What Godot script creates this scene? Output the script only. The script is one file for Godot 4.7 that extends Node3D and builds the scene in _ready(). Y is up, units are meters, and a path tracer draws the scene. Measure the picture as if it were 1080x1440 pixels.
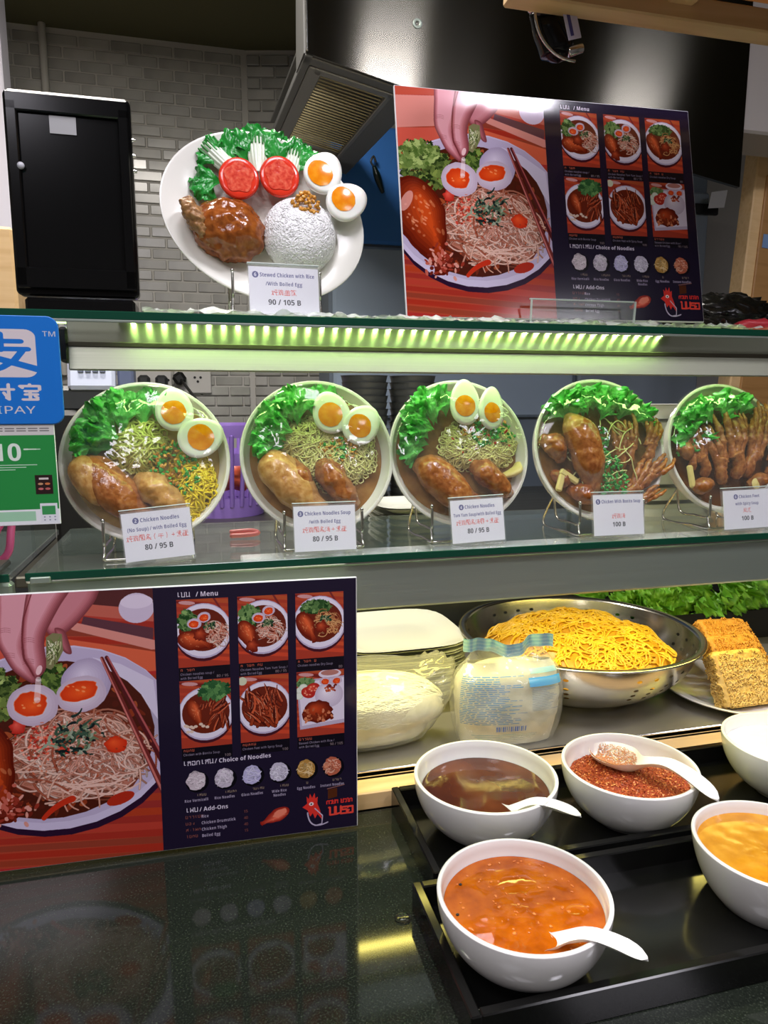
extends Node3D
# A food-court noodle counter: replica dishes on glass shelves, menu boards, sauce bowls on black trays.

var rng := RandomNumberGenerator.new()
var noise := FastNoiseLite.new()
var M := {}
var taken := {}
var ts: TextServer
var clip := Rect2i(0, 0, 4096, 4096)
var solid := {}
var stroke_font := {}


func _ready():
	rng.seed = 7
	noise.seed = 11
	noise.frequency = 1.0
	ts = TextServerManager.get_primary_interface()
	set_camera_and_light()
	make_materials()
	build_setting()
	build_hood()
	build_shelves()
	build_counter()
	build_back_kitchen()
	build_menu_boards()
	build_replica_bowls()
	build_rice_plate()
	build_price_cards()
	build_signs()
	build_prep_area()
	build_trays_and_bowls()
	build_small_things()


# ---------------------------------------------------------------- camera, sky, lamps

func set_camera_and_light():
	var cam := Camera3D.new()
	cam.name = "camera"
	cam.keep_aspect = Camera3D.KEEP_HEIGHT
	cam.fov = 71.508
	cam.near = 0.05
	cam.far = 40.0
	add_child(cam)
	cam.transform = Transform3D(Basis.from_euler(Vector3(deg_to_rad(-9.0), deg_to_rad(-14.3), 0)), Vector3(0, 1.40, 0))
	var env := Environment.new()
	env.background_mode = Environment.BG_COLOR
	env.background_color = Color(0.02, 0.02, 0.02)
	env.tonemap_mode = Environment.TONE_MAPPER_LINEAR
	env.tonemap_exposure = 0.92
	env.sdfgi_enabled = true
	env.ssao_enabled = true
	env.ssil_enabled = true
	var we := WorldEnvironment.new()
	we.name = "environment"
	we.environment = env
	add_child(we)


# a lamp: an area light just in front of its glowing face; by default it shines straight down
func area(called: String, at: Vector3, size: Vector2, energy: float, color: Color, down := Vector3(0, -1, 0), side := Vector3(1, 0, 0)):
	var l := AreaLight3D.new()
	l.name = called
	l.area_size = size
	l.light_energy = energy
	l.light_color = color
	l.shadow_enabled = true
	l.area_range = 12.0
	l.area_attenuation = 2.0
	add_child(l, true)
	var z := -down.normalized()
	var x := (side - z * side.dot(z)).normalized()
	l.transform = Transform3D(Basis(x, z.cross(x), z), at)
	return l


# ---------------------------------------------------------------- naming

func numbered(called: String) -> String:
	if not taken.has(called):
		taken[called] = 0
		return called
	taken[called] += 1
	return "%s_%03d" % [called, taken[called]]


func tag(o: Node, label: String, category: String, group := ""):
	o.set_meta("label", label)
	o.set_meta("category", category)
	if group:
		o.set_meta("group", group)
	return o


func thing(called: String, label: String, category: String, at := Vector3.ZERO, group := "") -> Node3D:
	var o := Node3D.new()
	o.name = numbered(called)
	add_child(o, true)
	o.position = at
	tag(o, label, category, group)
	return o


func part(parent: Node, called: String, m: Mesh, material: Material, label := "") -> MeshInstance3D:
	var o := MeshInstance3D.new()
	o.name = called
	o.mesh = m
	o.material_override = material
	if label:
		o.set_meta("label", label)
	parent.add_child(o, true)
	return o


func single(called: String, m: Mesh, material: Material, label: String, category: String, group := "") -> MeshInstance3D:
	var o := MeshInstance3D.new()
	o.name = numbered(called)
	o.mesh = m
	o.material_override = material
	add_child(o, true)
	tag(o, label, category, group)
	return o


func struct(called: String, m: Mesh, material: Material) -> MeshInstance3D:
	var o := MeshInstance3D.new()
	o.name = numbered(called)
	o.mesh = m
	o.material_override = material
	o.set_meta("kind", "structure")
	add_child(o, true)
	return o


func copy(o: Node3D, label: String) -> Node3D:
	var c: Node3D = o.duplicate()
	var base: String = o.name
	if base.length() > 4 and base[base.length() - 4] == "_":
		base = base.substr(0, base.length() - 4)
	c.name = numbered(base)
	add_child(c, true)
	c.set_meta("label", label)
	return c


# ---------------------------------------------------------------- mesh building

class MB:
	var v := PackedVector3Array()
	var n := PackedVector3Array()
	var uv := PackedVector2Array()
	var c := PackedColorArray()
	var ix := PackedInt32Array()
	var col := Color.WHITE
	var colored := false

	func tri(a: Vector3, b: Vector3, d: Vector3):
		var nn := (b - a).cross(d - a).normalized()
		var k := v.size()
		for p in [a, d, b]:
			v.append(p)
			n.append(nn)
			uv.append(Vector2(p.x, p.y))
			c.append(col)
		ix.append_array(PackedInt32Array([k, k + 1, k + 2]))

	func quad(a: Vector3, b: Vector3, d: Vector3, e: Vector3):
		tri(a, b, d)
		tri(a, d, e)

	# a quad whose texture runs from its top left (a) to its bottom right (d); a, b, d, e run top left, bottom left, bottom right, top right
	func picture(a: Vector3, b: Vector3, d: Vector3, e: Vector3):
		var nn := (b - a).cross(d - a).normalized()
		var k := v.size()
		for p in [[a, 0, 0], [b, 0, 1], [d, 1, 1], [e, 1, 0]]:
			v.append(p[0])
			n.append(nn)
			uv.append(Vector2(p[1], p[2]))
			c.append(col)
		ix.append_array(PackedInt32Array([k, k + 2, k + 1, k, k + 3, k + 2]))

	# quad turned so that it faces away from the point «from»
	func face(a: Vector3, b: Vector3, d: Vector3, e: Vector3, from: Vector3):
		if (b - a).cross(d - a).dot((a + b + d + e) / 4.0 - from) < 0:
			quad(a, e, d, b)
		else:
			quad(a, b, d, e)

	func face3(a: Vector3, b: Vector3, d: Vector3, from: Vector3):
		if (b - a).cross(d - a).dot((a + b + d) / 3.0 - from) < 0:
			tri(a, d, b)
		else:
			tri(a, b, d)

	# chamfered box
	func box(at: Vector3, s: Vector3, b := 0.002, basis := Basis.IDENTITY):
		var h := s / 2.0
		b = minf(b, minf(h.x, minf(h.y, h.z)) * 0.9)
		var P := func(k: int, sg: Vector3) -> Vector3:
			var q := Vector3(h.x - b, h.y - b, h.z - b)
			q[k] += b
			return at + basis * (q * sg)
		for k in 3:
			var i := (k + 1) % 3
			var j := (k + 2) % 3
			for s0 in [-1, 1]:
				var ps := []
				for w in [[-1, -1], [1, -1], [1, 1], [-1, 1]]:
					var sg := Vector3.ONE
					sg[k] = s0
					sg[i] = w[0]
					sg[j] = w[1]
					ps.append(P.call(k, sg))
				face(ps[0], ps[1], ps[2], ps[3], at)
				if b > 0:
					for s1 in [-1, 1]:
						var e := []
						for s2 in [-1, 1]:
							var sg := Vector3.ONE
							sg[k] = s0
							sg[i] = s1
							sg[j] = s2
							e.append(sg)
						face(P.call(k, e[0]), P.call(i, e[0]), P.call(i, e[1]), P.call(k, e[1]), at)
		if b > 0:
			for x in [-1, 1]:
				for y in [-1, 1]:
					for z in [-1, 1]:
						var sg := Vector3(x, y, z)
						face3(P.call(0, sg), P.call(1, sg), P.call(2, sg), at)

	# smooth surface over a grid of points (rows of nv); wraps where asked; outside is du x dv
	func points(p: PackedVector3Array, nu: int, nv: int, cu := false, cv := false, cols := PackedColorArray()):
		var k := v.size()
		for i in nu:
			for j in nv:
				var i0 := (i - 1 + nu) % nu if cu else maxi(i - 1, 0)
				var i1 := (i + 1) % nu if cu else mini(i + 1, nu - 1)
				var j0 := (j - 1 + nv) % nv if cv else maxi(j - 1, 0)
				var j1 := (j + 1) % nv if cv else mini(j + 1, nv - 1)
				var du := p[i1 * nv + j] - p[i0 * nv + j]
				var dv := p[i * nv + j1] - p[i * nv + j0]
				var nn := du.cross(dv)
				if nn.length_squared() < 1e-18:
					var jj := j1 if j0 == j else j0
					var ii := i1 if i0 == i else i0
					nn = (p[i1 * nv + jj] - p[i0 * nv + jj]).cross(dv)
					if nn.length_squared() < 1e-18:
						nn = du.cross(p[ii * nv + j1] - p[ii * nv + j0])
				v.append(p[i * nv + j])
				n.append(nn.normalized())
				uv.append(Vector2(float(i) / maxi(1, nu - 1), float(j) / maxi(1, nv - 1)))
				c.append(cols[i * nv + j] if cols.size() else col)
		for i in (nu if cu else nu - 1):
			for j in (nv if cv else nv - 1):
				var i2 := (i + 1) % nu
				var j2 := (j + 1) % nv
				var a := k + i * nv + j
				var b := k + i * nv + j2
				var d := k + i2 * nv + j2
				var e := k + i2 * nv + j
				ix.append_array(PackedInt32Array([a, b, d, a, d, e]))

	func grid(nu: int, nv: int, f: Callable, cu := false, cv := false):
		var p := PackedVector3Array()
		for i in nu:
			for j in nv:
				p.append(f.call(float(i) / (nu if cu else nu - 1), float(j) / (nv if cv else nv - 1)))
		points(p, nu, nv, cu, cv)

	# round tube along points; r is one radius or one for each point
	func tube(pts: PackedVector3Array, r, sides := 6, noise: FastNoiseLite = null, amp := 0.0, freq := 1.0, flat := 1.0):
		var m := pts.size()
		var out := PackedVector3Array()
		var t0 := (pts[1] - pts[0]).normalized()
		var x := t0.cross(Vector3(0.31, 0.87, 0.39)).normalized()
		for i in m:
			var t := (pts[mini(i + 1, m - 1)] - pts[maxi(i - 1, 0)]).normalized()
			x = (x - t * x.dot(t)).normalized()
			var y := x.cross(t)
			var rr: float = r if r is float else r[i]
			for j in sides:
				var a := TAU * j / sides
				var d := x * cos(a) + y * sin(a) * flat
				var q := pts[i] + d * rr
				if noise:
					q = pts[i] + d * rr * (1.0 + amp * noise.get_noise_3dv(q * freq))
				out.append(q)
		# caps
		var s := out.slice(0, sides)
		var e := out.slice(out.size() - sides)
		var full := PackedVector3Array()
		for j in sides:
			full.append(pts[0] - t0 * (r if r is float else r[0]) * 0.4)
		full.append_array(out)
		var tn := (pts[m - 1] - pts[m - 2]).normalized()
		for j in sides:
			full.append(pts[m - 1] + tn * (r if r is float else r[m - 1]) * 0.4)
		points(full, m + 2, sides, false, true)

	# turned shape round y: profile of (radius, height)
	func lathe(prof: PackedVector2Array, sides := 48, at := Vector3.ZERO, basis := Basis.IDENTITY):
		var p := PackedVector3Array()
		for q in prof:
			for j in sides:
				var a := TAU * j / sides
				p.append(at + basis * Vector3(q.x * cos(a), q.y, q.x * sin(a)))
		points(p, prof.size(), sides, false, true)

	# lumpy ellipsoid
	func ball(at: Vector3, r: Vector3, nu := 12, nv := 16, noise: FastNoiseLite = null, amp := 0.0, freq := 1.0, basis := Basis.IDENTITY):
		var p := PackedVector3Array()
		for i in nu + 1:
			var th := PI * i / nu
			for j in nv:
				var a := TAU * j / nv
				var d := Vector3(sin(th) * cos(a), -cos(th), sin(th) * sin(a))
				var q := at + basis * (d * r)
				if noise:
					q += basis * (d * r) * amp * noise.get_noise_3dv(q * freq)
				p.append(q)
		points(p, nu + 1, nv, false, true)

	# flat outline (counter-clockwise seen from +z) pushed from z0 to z1, placed by t
	func prism(poly: PackedVector2Array, z0: float, z1: float, t := Transform3D.IDENTITY, bevel := 0.0):
		var m := poly.size()
		var tris := Geometry2D.triangulate_polygon(poly)
		var inner := poly
		if bevel > 0:
			var off := Geometry2D.offset_polygon(poly, -bevel, Geometry2D.JOIN_MITER)
			if off.size() and off[0].size() == m:
				inner = off[0]
				var best := 0
				for k in m:
					if inner[k].distance_to(poly[0]) < inner[best].distance_to(poly[0]):
						best = k
				var turned := PackedVector2Array()
				for k in m:
					turned.append(inner[(best + k) % m])
				inner = turned
			else:
				bevel = 0.0
		for side in 2:
			var z := z1 if side else z0
			var it := Geometry2D.triangulate_polygon(inner)
			for k in it.size() / 3:
				var q := []
				for w in 3:
					q.append(t * Vector3(inner[it[k * 3 + w]].x, inner[it[k * 3 + w]].y, z))
				var up := t.basis.z * (1.0 if z1 > z0 else -1.0) * (1.0 if side else -1.0)
				if (q[1] - q[0]).cross(q[2] - q[0]).dot(up) < 0:
					tri(q[0], q[2], q[1])
				else:
					tri(q[0], q[1], q[2])
		var mid := Vector2.ZERO
		for q in poly:
			mid += q / m
		var dz := bevel * signf(z1 - z0)
		for k in m:
			var a := poly[k]
			var b := poly[(k + 1) % m]
			var ia := inner[k]
			var ib := inner[(k + 1) % m]
			var out := Vector3((b - a).y, -(b - a).x, 0) * 1.0
			var ref := t * (Vector3(((a + b) / 2.0).x, ((a + b) / 2.0).y, (z0 + z1) / 2.0) - out.normalized() * 0.001)
			face(t * Vector3(a.x, a.y, z0 + dz), t * Vector3(b.x, b.y, z0 + dz), t * Vector3(b.x, b.y, z1 - dz), t * Vector3(a.x, a.y, z1 - dz), ref)
			if bevel > 0:
				face(t * Vector3(a.x, a.y, z1 - dz), t * Vector3(b.x, b.y, z1 - dz), t * Vector3(ib.x, ib.y, z1), t * Vector3(ia.x, ia.y, z1), ref)
				face(t * Vector3(a.x, a.y, z0 + dz), t * Vector3(b.x, b.y, z0 + dz), t * Vector3(ib.x, ib.y, z0), t * Vector3(ia.x, ia.y, z0), ref)

	func done() -> ArrayMesh:
		var arrays := []
		arrays.resize(Mesh.ARRAY_MAX)
		arrays[Mesh.ARRAY_VERTEX] = v
		arrays[Mesh.ARRAY_NORMAL] = n
		arrays[Mesh.ARRAY_TEX_UV] = uv
		if colored:
			arrays[Mesh.ARRAY_COLOR] = c
		arrays[Mesh.ARRAY_INDEX] = ix
		var m := ArrayMesh.new()
		m.add_surface_from_arrays(Mesh.PRIMITIVE_TRIANGLES, arrays)
		return m


func box_mesh(at: Vector3, s: Vector3, b := 0.002, basis := Basis.IDENTITY) -> ArrayMesh:
	var m := MB.new()
	m.box(at, s, b, basis)
	return m.done()


func round_rect(w: float, h: float, r: float, k := 6) -> PackedVector2Array:
	var p := PackedVector2Array()
	for c in [[1, 1, 0], [-1, 1, 1], [-1, -1, 2], [1, -1, 3]]:
		for i in k + 1:
			var a: float = PI / 2 * (c[2] + float(i) / k)
			p.append(Vector2(c[0] * (w / 2 - r) + r * cos(a), c[1] * (h / 2 - r) + r * sin(a)))
	return p


func curve(pts: Array, steps: int) -> PackedVector3Array:
	var c := Curve3D.new()
	for i in pts.size():
		var a: Vector3 = pts[maxi(i - 1, 0)]
		var b: Vector3 = pts[mini(i + 1, pts.size() - 1)]
		c.add_point(pts[i], -(b - a) / 6.0, (b - a) / 6.0)
	var out := PackedVector3Array()
	var n := pts.size() - 1
	for i in steps + 1:
		var f := float(i) / steps * n
		var k := mini(int(f), n - 1)
		out.append(c.sample(k, f - k))
	return out


func spread(r: Array, steps: int) -> PackedFloat32Array:
	var out := PackedFloat32Array()
	for i in steps + 1:
		var f := float(i) / steps * (r.size() - 1)
		var k := mini(int(f), r.size() - 2)
		var t := f - k
		t = t * t * (3 - 2 * t)
		out.append(lerpf(r[k], r[k + 1], t))
	return out


# ---------------------------------------------------------------- materials

func mat(color: Color, rough := 0.5, metal := 0.0, spec := 0.5) -> StandardMaterial3D:
	var m := StandardMaterial3D.new()
	m.albedo_color = color
	m.roughness = rough
	m.metallic = metal
	m.metallic_specular = spec
	return m


func noise_tex(size: int, freq: float, ramp: Array, octaves := 4, sd := 1, kind := FastNoiseLite.TYPE_SIMPLEX_SMOOTH) -> NoiseTexture2D:
	var n := FastNoiseLite.new()
	n.seed = sd
	n.noise_type = kind
	n.frequency = freq
	n.fractal_octaves = octaves
	var t := NoiseTexture2D.new()
	t.width = size
	t.height = size
	t.seamless = true
	t.noise = n
	if ramp.size():
		var g := Gradient.new()
		var off := PackedFloat32Array()
		var cols := PackedColorArray()
		for i in ramp.size():
			off.append(float(i) / (ramp.size() - 1))
			cols.append(ramp[i])
		g.offsets = off
		g.colors = cols
		t.color_ramp = g
	return t


# mottled colour on world-scale triplanar noise; «per» is repeats per metre
func mottled(ramp: Array, per: float, rough: float, bump := 0.0, freq := 0.02, spec := 0.5, sd := 1) -> StandardMaterial3D:
	var m := mat(Color.WHITE, rough, 0.0, spec)
	m.albedo_texture = noise_tex(256, freq, ramp, 4, sd)
	m.uv1_triplanar = true
	m.uv1_scale = Vector3.ONE * per
	if bump > 0:
		m.heightmap_enabled = true
		m.heightmap_texture = m.albedo_texture
		m.heightmap_scale = bump
	return m


func pane(color: Color, alpha: float, rough := 0.03) -> StandardMaterial3D:
	var m := mat(Color(color, alpha), rough)
	m.transparency = BaseMaterial3D.TRANSPARENCY_ALPHA
	m.cull_mode = BaseMaterial3D.CULL_DISABLED
	return m


func c8(r: int, g: int, b: int) -> Color:
	return Color8(r, g, b)


func brushed(color: Color, rough: float, per: Vector3, aniso := 0.0) -> StandardMaterial3D:
	var m := mat(color, rough, 1.0)
	var im := Image.create_empty(256, 256, false, Image.FORMAT_RGB8)
	var r := RandomNumberGenerator.new()
	r.seed = 5
	for y in 256:
		var g := r.randf_range(0.72, 1.0)
		im.fill_rect(Rect2i(0, y, 256, 1), Color(g, g, g))
	for k in 900:
		var g := r.randf_range(0.68, 1.0)
		im.fill_rect(Rect2i(r.randi() % 256, r.randi() % 256, 20 + r.randi() % 120, 1), Color(g, g, g))
	m.roughness_texture = ImageTexture.create_from_image(im)
	m.uv1_triplanar = aniso == 0.0
	m.uv1_scale = per
	if aniso != 0.0:
		m.anisotropy_enabled = true
		m.anisotropy = aniso
	return m


func make_materials():
	M.white_glaze = mat(c8(238, 236, 232), 0.08, 0.0, 0.5)
	M.cream_glaze = mat(c8(236, 238, 226), 0.18, 0.0, 0.5)
	M.white_card = mat(c8(236, 236, 238), 0.55)
	M.black_gloss = mat(c8(12, 12, 12), 0.16, 0.0, 0.35)
	M.black_matt = mat(c8(18, 18, 17), 0.5)
	M.black_lacquer = mat(c8(16, 16, 15), 0.13)
	M.dark_grey = mat(c8(58, 60, 60), 0.4)
	M.chrome = mat(c8(215, 215, 210), 0.12, 1.0)
	M.wire = mat(c8(190, 190, 182), 0.25, 1.0)
	M.steel = brushed(c8(164, 176, 164), 0.5, Vector3(0.6, 9, 0.6))
	M.steel.metallic = 0.75
	M.deck_steel = mat(c8(176, 172, 158), 0.42, 0.75)
	M.glass = pane(c8(200, 230, 215), 0.05)
	M.glass_edge = mat(c8(14, 66, 48), 0.12)
	M.acrylic = pane(c8(235, 240, 240), 0.07)
	M.acrylic_edge = mat(c8(205, 215, 210), 0.15)
	M.film = pane(c8(250, 250, 245), 0.035, 0.06)
	M.bag_film = pane(c8(245, 246, 235), 0.13, 0.12)
	M.wood = mottled([c8(206, 168, 114), c8(224, 190, 138), c8(214, 178, 124)], 3.0, 0.5, 0.0, 0.012)
	M.wood.uv1_scale = Vector3(0.7, 8, 8)
	M.wood_dark = mottled([c8(150, 108, 58), c8(172, 128, 74), c8(160, 116, 64)], 3.0, 0.5, 0.0, 0.012)
	M.wood_dark.uv1_scale = Vector3(0.7, 8, 8)
	M.lettuce = mottled([c8(46, 152, 56), c8(92, 196, 88), c8(150, 224, 128)], 9.0, 0.26, 0.08, 0.03)
	M.lettuce.backlight_enabled = true
	M.lettuce.backlight = c8(40, 90, 30)
	M.dark_leaf = mottled([c8(22, 112, 36), c8(40, 146, 54), c8(62, 168, 72)], 9.0, 0.2, 0.06, 0.02)
	M.fresh_lettuce = mottled([c8(70, 132, 34), c8(112, 176, 56), c8(160, 206, 92)], 9.0, 0.4, 0.06, 0.02)
	M.fresh_lettuce.backlight_enabled = true
	M.fresh_lettuce.backlight = c8(70, 110, 30)
	M.egg_white = mat(c8(244, 243, 232), 0.22)
	M.egg_white.subsurf_scatter_enabled = true
	M.egg_white.subsurf_scatter_strength = 0.15
	M.yolk = mottled([c8(236, 126, 8), c8(246, 150, 22), c8(250, 168, 46)], 14.0, 0.14, 0.04, 0.02)
	M.chicken = mottled([c8(108, 56, 22), c8(154, 92, 46), c8(192, 138, 82)], 12.0, 0.2, 0.22, 0.03)
	M.chicken_pale = mottled([c8(150, 98, 46), c8(186, 138, 78), c8(214, 178, 120)], 12.0, 0.24, 0.22, 0.03)
	M.chicken_dark = mottled([c8(96, 42, 12), c8(146, 78, 30), c8(182, 110, 50)], 12.0, 0.14, 0.2, 0.03)
	M.meat = mottled([c8(112, 74, 40), c8(156, 112, 66), c8(184, 146, 94)], 22.0, 0.45, 0.25, 0.03)
	M.foot_skin = mottled([c8(116, 60, 24), c8(166, 100, 48), c8(206, 148, 86)], 14.0, 0.24, 0.18, 0.04)
	M.broth = mottled([c8(112, 74, 34), c8(148, 104, 54), c8(174, 130, 74)], 6.0, 0.12, 0.0, 0.02)
	M.broth_clear = mottled([c8(160, 124, 66), c8(186, 150, 88), c8(204, 172, 108)], 6.0, 0.12, 0.0, 0.02)
	M.noodle_pale = mat(c8(218, 222, 120), 0.3)
	M.noodle_thin = mat(c8(224, 220, 146), 0.3)
	M.noodle_yellow = mat(c8(232, 206, 30), 0.35)
	M.herb = mottled([c8(24, 118, 36), c8(50, 156, 58), c8(96, 184, 84)], 20.0, 0.4, 0.0, 0.03)
	M.fried = mottled([c8(180, 116, 30), c8(208, 146, 50), c8(226, 176, 86)], 20.0, 0.35, 0.0, 0.03)
	M.chili = mat(c8(196, 44, 22), 0.3)
	M.bamboo = mat(c8(214, 196, 120), 0.35)
	M.rice = mat(c8(240, 240, 238), 0.4)
	M.tomato = mat(c8(222, 56, 34), 0.16)
	M.tomato_flesh = mottled([c8(190, 44, 34), c8(222, 84, 62), c8(236, 130, 100)], 16.0, 0.14, 0.1, 0.03)
	M.cucumber = mat(c8(222, 234, 210), 0.3)
	M.cucumber_skin = mat(c8(52, 136, 56), 0.3)
	M.sleeve = mat(c8(226, 230, 226), 0.2)
	M.brick = mottled([c8(150, 150, 144), c8(172, 171, 165), c8(188, 187, 181)], 1.3, 0.2, 0.15, 0.01)
	M.brick_light = mottled([c8(162, 161, 155), c8(184, 183, 177), c8(198, 197, 191)], 1.3, 0.16, 0.15, 0.01)
	M.brick_dark = mottled([c8(144, 144, 138), c8(164, 163, 157), c8(180, 179, 173)], 1.3, 0.24, 0.15, 0.01)
	M.grout = mat(c8(190, 188, 181), 0.8)
	M.dark_ceiling = mat(c8(96, 94, 66), 0.9)
	M.plain_wall = mat(c8(150, 145, 138), 0.8)
	M.floor = mottled([c8(96, 92, 88), c8(110, 106, 102)], 1.0, 0.4)
	M.lamp_white = mat(c8(255, 255, 255), 0.5)
	M.lamp_white.emission_enabled = true
	M.lamp_white.emission = Color(1.0, 0.97, 0.98)
	M.lamp_white.emission_energy_multiplier = 2.0
	M.led_green = mat(c8(255, 255, 255), 0.5)
	M.led_green.emission_enabled = true
	M.led_green.emission = Color(0.80, 1.0, 0.56)
	M.led_green.emission_energy_multiplier = 190.0
	M.led_soft = M.led_green.duplicate()
	M.led_soft.emission_energy_multiplier = 2.0
	M.led_warm = mat(c8(255, 255, 255), 0.5)
	M.led_warm.emission_enabled = true
	M.led_warm.emission = Color(1.0, 0.93, 0.50)
	M.led_warm.emission_energy_multiplier = 5.0
	M.rail = brushed(c8(176, 178, 160), 0.6, Vector3(0.6, 9, 0.6))
	M.rail.metallic = 0.9
	M.rear_steel = brushed(c8(120, 118, 108), 0.5, Vector3(0.8, 6, 6))
	M.dark_bowl = mat(c8(74, 76, 74), 0.35)
	M.rail_streak = mat(c8(186, 190, 168), 0.42, 1.0)
	M.rail_streak.anisotropy_enabled = true
	M.rail_streak.anisotropy = -0.9
	# speckled black granite
	var gt := noise_tex(512, 0.16, [c8(16, 20, 16), c8(27, 32, 26), c8(33, 38, 31), c8(42, 47, 39), c8(96, 104, 90)], 3, 3)
	M.granite = mat(Color.WHITE, 0.075)
	M.granite.albedo_texture = gt
	M.granite.uv1_triplanar = true
	M.granite.uv1_scale = Vector3.ONE * 4.5
	M.white_bowl = mat(c8(236, 234, 224), 0.16)
	M.broth_dark = mottled([c8(70, 38, 18), c8(96, 56, 26), c8(120, 76, 40)], 6.0, 0.12, 0.0, 0.02)
	M.noodle_block = mottled([c8(188, 184, 150), c8(214, 211, 184), c8(232, 230, 208)], 5.0, 0.35, 0.05, 0.015)
	M.noodle_white = mat(c8(234, 232, 206), 0.3)
	M.bag_seal = mat(c8(150, 214, 232), 0.2)
	var sealim := Image.create_empty(256, 8, false, Image.FORMAT_RGB8)
	for x in 256:
		sealim.fill_rect(Rect2i(x, 0, 1, 8), c8(206, 234, 240).lerp(c8(66, 158, 210), (0.9 if x % 6 < 3 else 0.1) * (0.35 + 0.65 * absf(sin(x * 0.045)))))
	M.bag_seal = mat(Color.WHITE, 0.15)
	sealim.rotate_90(CLOCKWISE)
	M.bag_seal.albedo_texture = ImageTexture.create_from_image(sealim)
	M.colander = brushed(c8(206, 202, 190), 0.24, Vector3(4, 4, 4))
	M.noodle_egg = mottled([c8(158, 104, 14), c8(190, 138, 28), c8(212, 164, 46)], 6.0, 0.4, 0.1, 0.02)
	M.noodle_egg_light = mottled([c8(196, 142, 22), c8(216, 172, 42), c8(230, 194, 66)], 5.0, 0.35, 0.0, 0.015)
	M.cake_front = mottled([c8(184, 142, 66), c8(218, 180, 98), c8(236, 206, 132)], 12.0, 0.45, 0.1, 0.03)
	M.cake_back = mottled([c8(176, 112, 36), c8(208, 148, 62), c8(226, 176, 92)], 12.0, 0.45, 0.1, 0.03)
	M.tea = mottled([c8(60, 28, 12), c8(80, 40, 20), c8(102, 56, 30)], 3.0, 0.06, 0.0, 0.012)
	M.chilli_heap = mottled([c8(110, 30, 10), c8(156, 58, 20), c8(184, 84, 36)], 26.0, 0.7, 0.1, 0.04)
	M.sugar = mat(c8(246, 244, 238), 0.85)
	M.soup = mottled([c8(150, 66, 2), c8(178, 86, 4), c8(194, 104, 14)], 7.0, 0.05, 0.02, 0.02)
	M.sauce = mottled([c8(198, 126, 14), c8(216, 146, 28), c8(228, 164, 48)], 7.0, 0.15, 0.02, 0.02)
	M.spoon_white = mat(c8(240, 239, 236), 0.06)
	M.crinkle = pane(c8(240, 246, 236), 0.55, 0.12)
	M.bag_black = mat(c8(22, 22, 20), 0.22)
	M.water = mat(Color(1, 1, 1, 0.0), 0.0)
	M.water.refraction_enabled = true
	M.water.refraction_scale = 0.033


# ---------------------------------------------------------------- room, hood, back kitchen

func brick_rows(parent: Node3D, t: Transform3D, x0: float, x1: float, y0: float, y1: float, most: int):
	# glazed bricks laid in running bond on the wall plane t (x along the wall, y up, z out); «most» of them as parts, the rest joined
	var bw := 0.118
	var bh := 0.043
	var shapes := []
	for k in 4:
		var m := MB.new()
		m.box(Vector3(0, 0, -0.006), Vector3(bw - 0.006, bh - 0.005, 0.016), 0.003)
		shapes.append(m.done())
	var cells := []
	var row := 0
	var y := y1 - bh / 2
	while y > y0:
		var x := x0 + (0.0 if row % 2 else -bw / 2)
		while x < x1:
			var a := maxf(x, x0)
			var b := minf(x + bw, x1)
			if b - a > 0.02:
				cells.append([a, b, y])
			x += bw
		y -= bh
		row += 1
	var rest := MB.new()
	var count := 0
	for q in cells:
		var full: bool = q[1] - q[0] > bw - 0.001
		var tilt := Basis.from_euler(Vector3(rng.randf_range(-0.02, 0.02), rng.randf_range(-0.012, 0.012), 0))
		var at := Vector3((q[0] + q[1]) / 2, q[2], rng.randf_range(-0.0015, 0.0015))
		if count < most:
			var mesh: Mesh = shapes[0]
			if not full:
				mesh = box_mesh(Vector3(0, 0, -0.006), Vector3(q[1] - q[0] - 0.006, bh - 0.005, 0.016), 0.003)
			var o := part(parent, "brick", mesh, [M.brick, M.brick, M.brick_light, M.brick_dark][rng.randi() % 4])
			o.transform = t * Transform3D(tilt, at)
			count += 1
		else:
			rest.box(t * at, Vector3(q[1] - q[0] - 0.006, bh - 0.005, 0.016), 0.003, t.basis)
	if rest.v.size():
		part(parent, "bricks", rest.done(), M.brick).set_meta("kind", "stuff")


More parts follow.
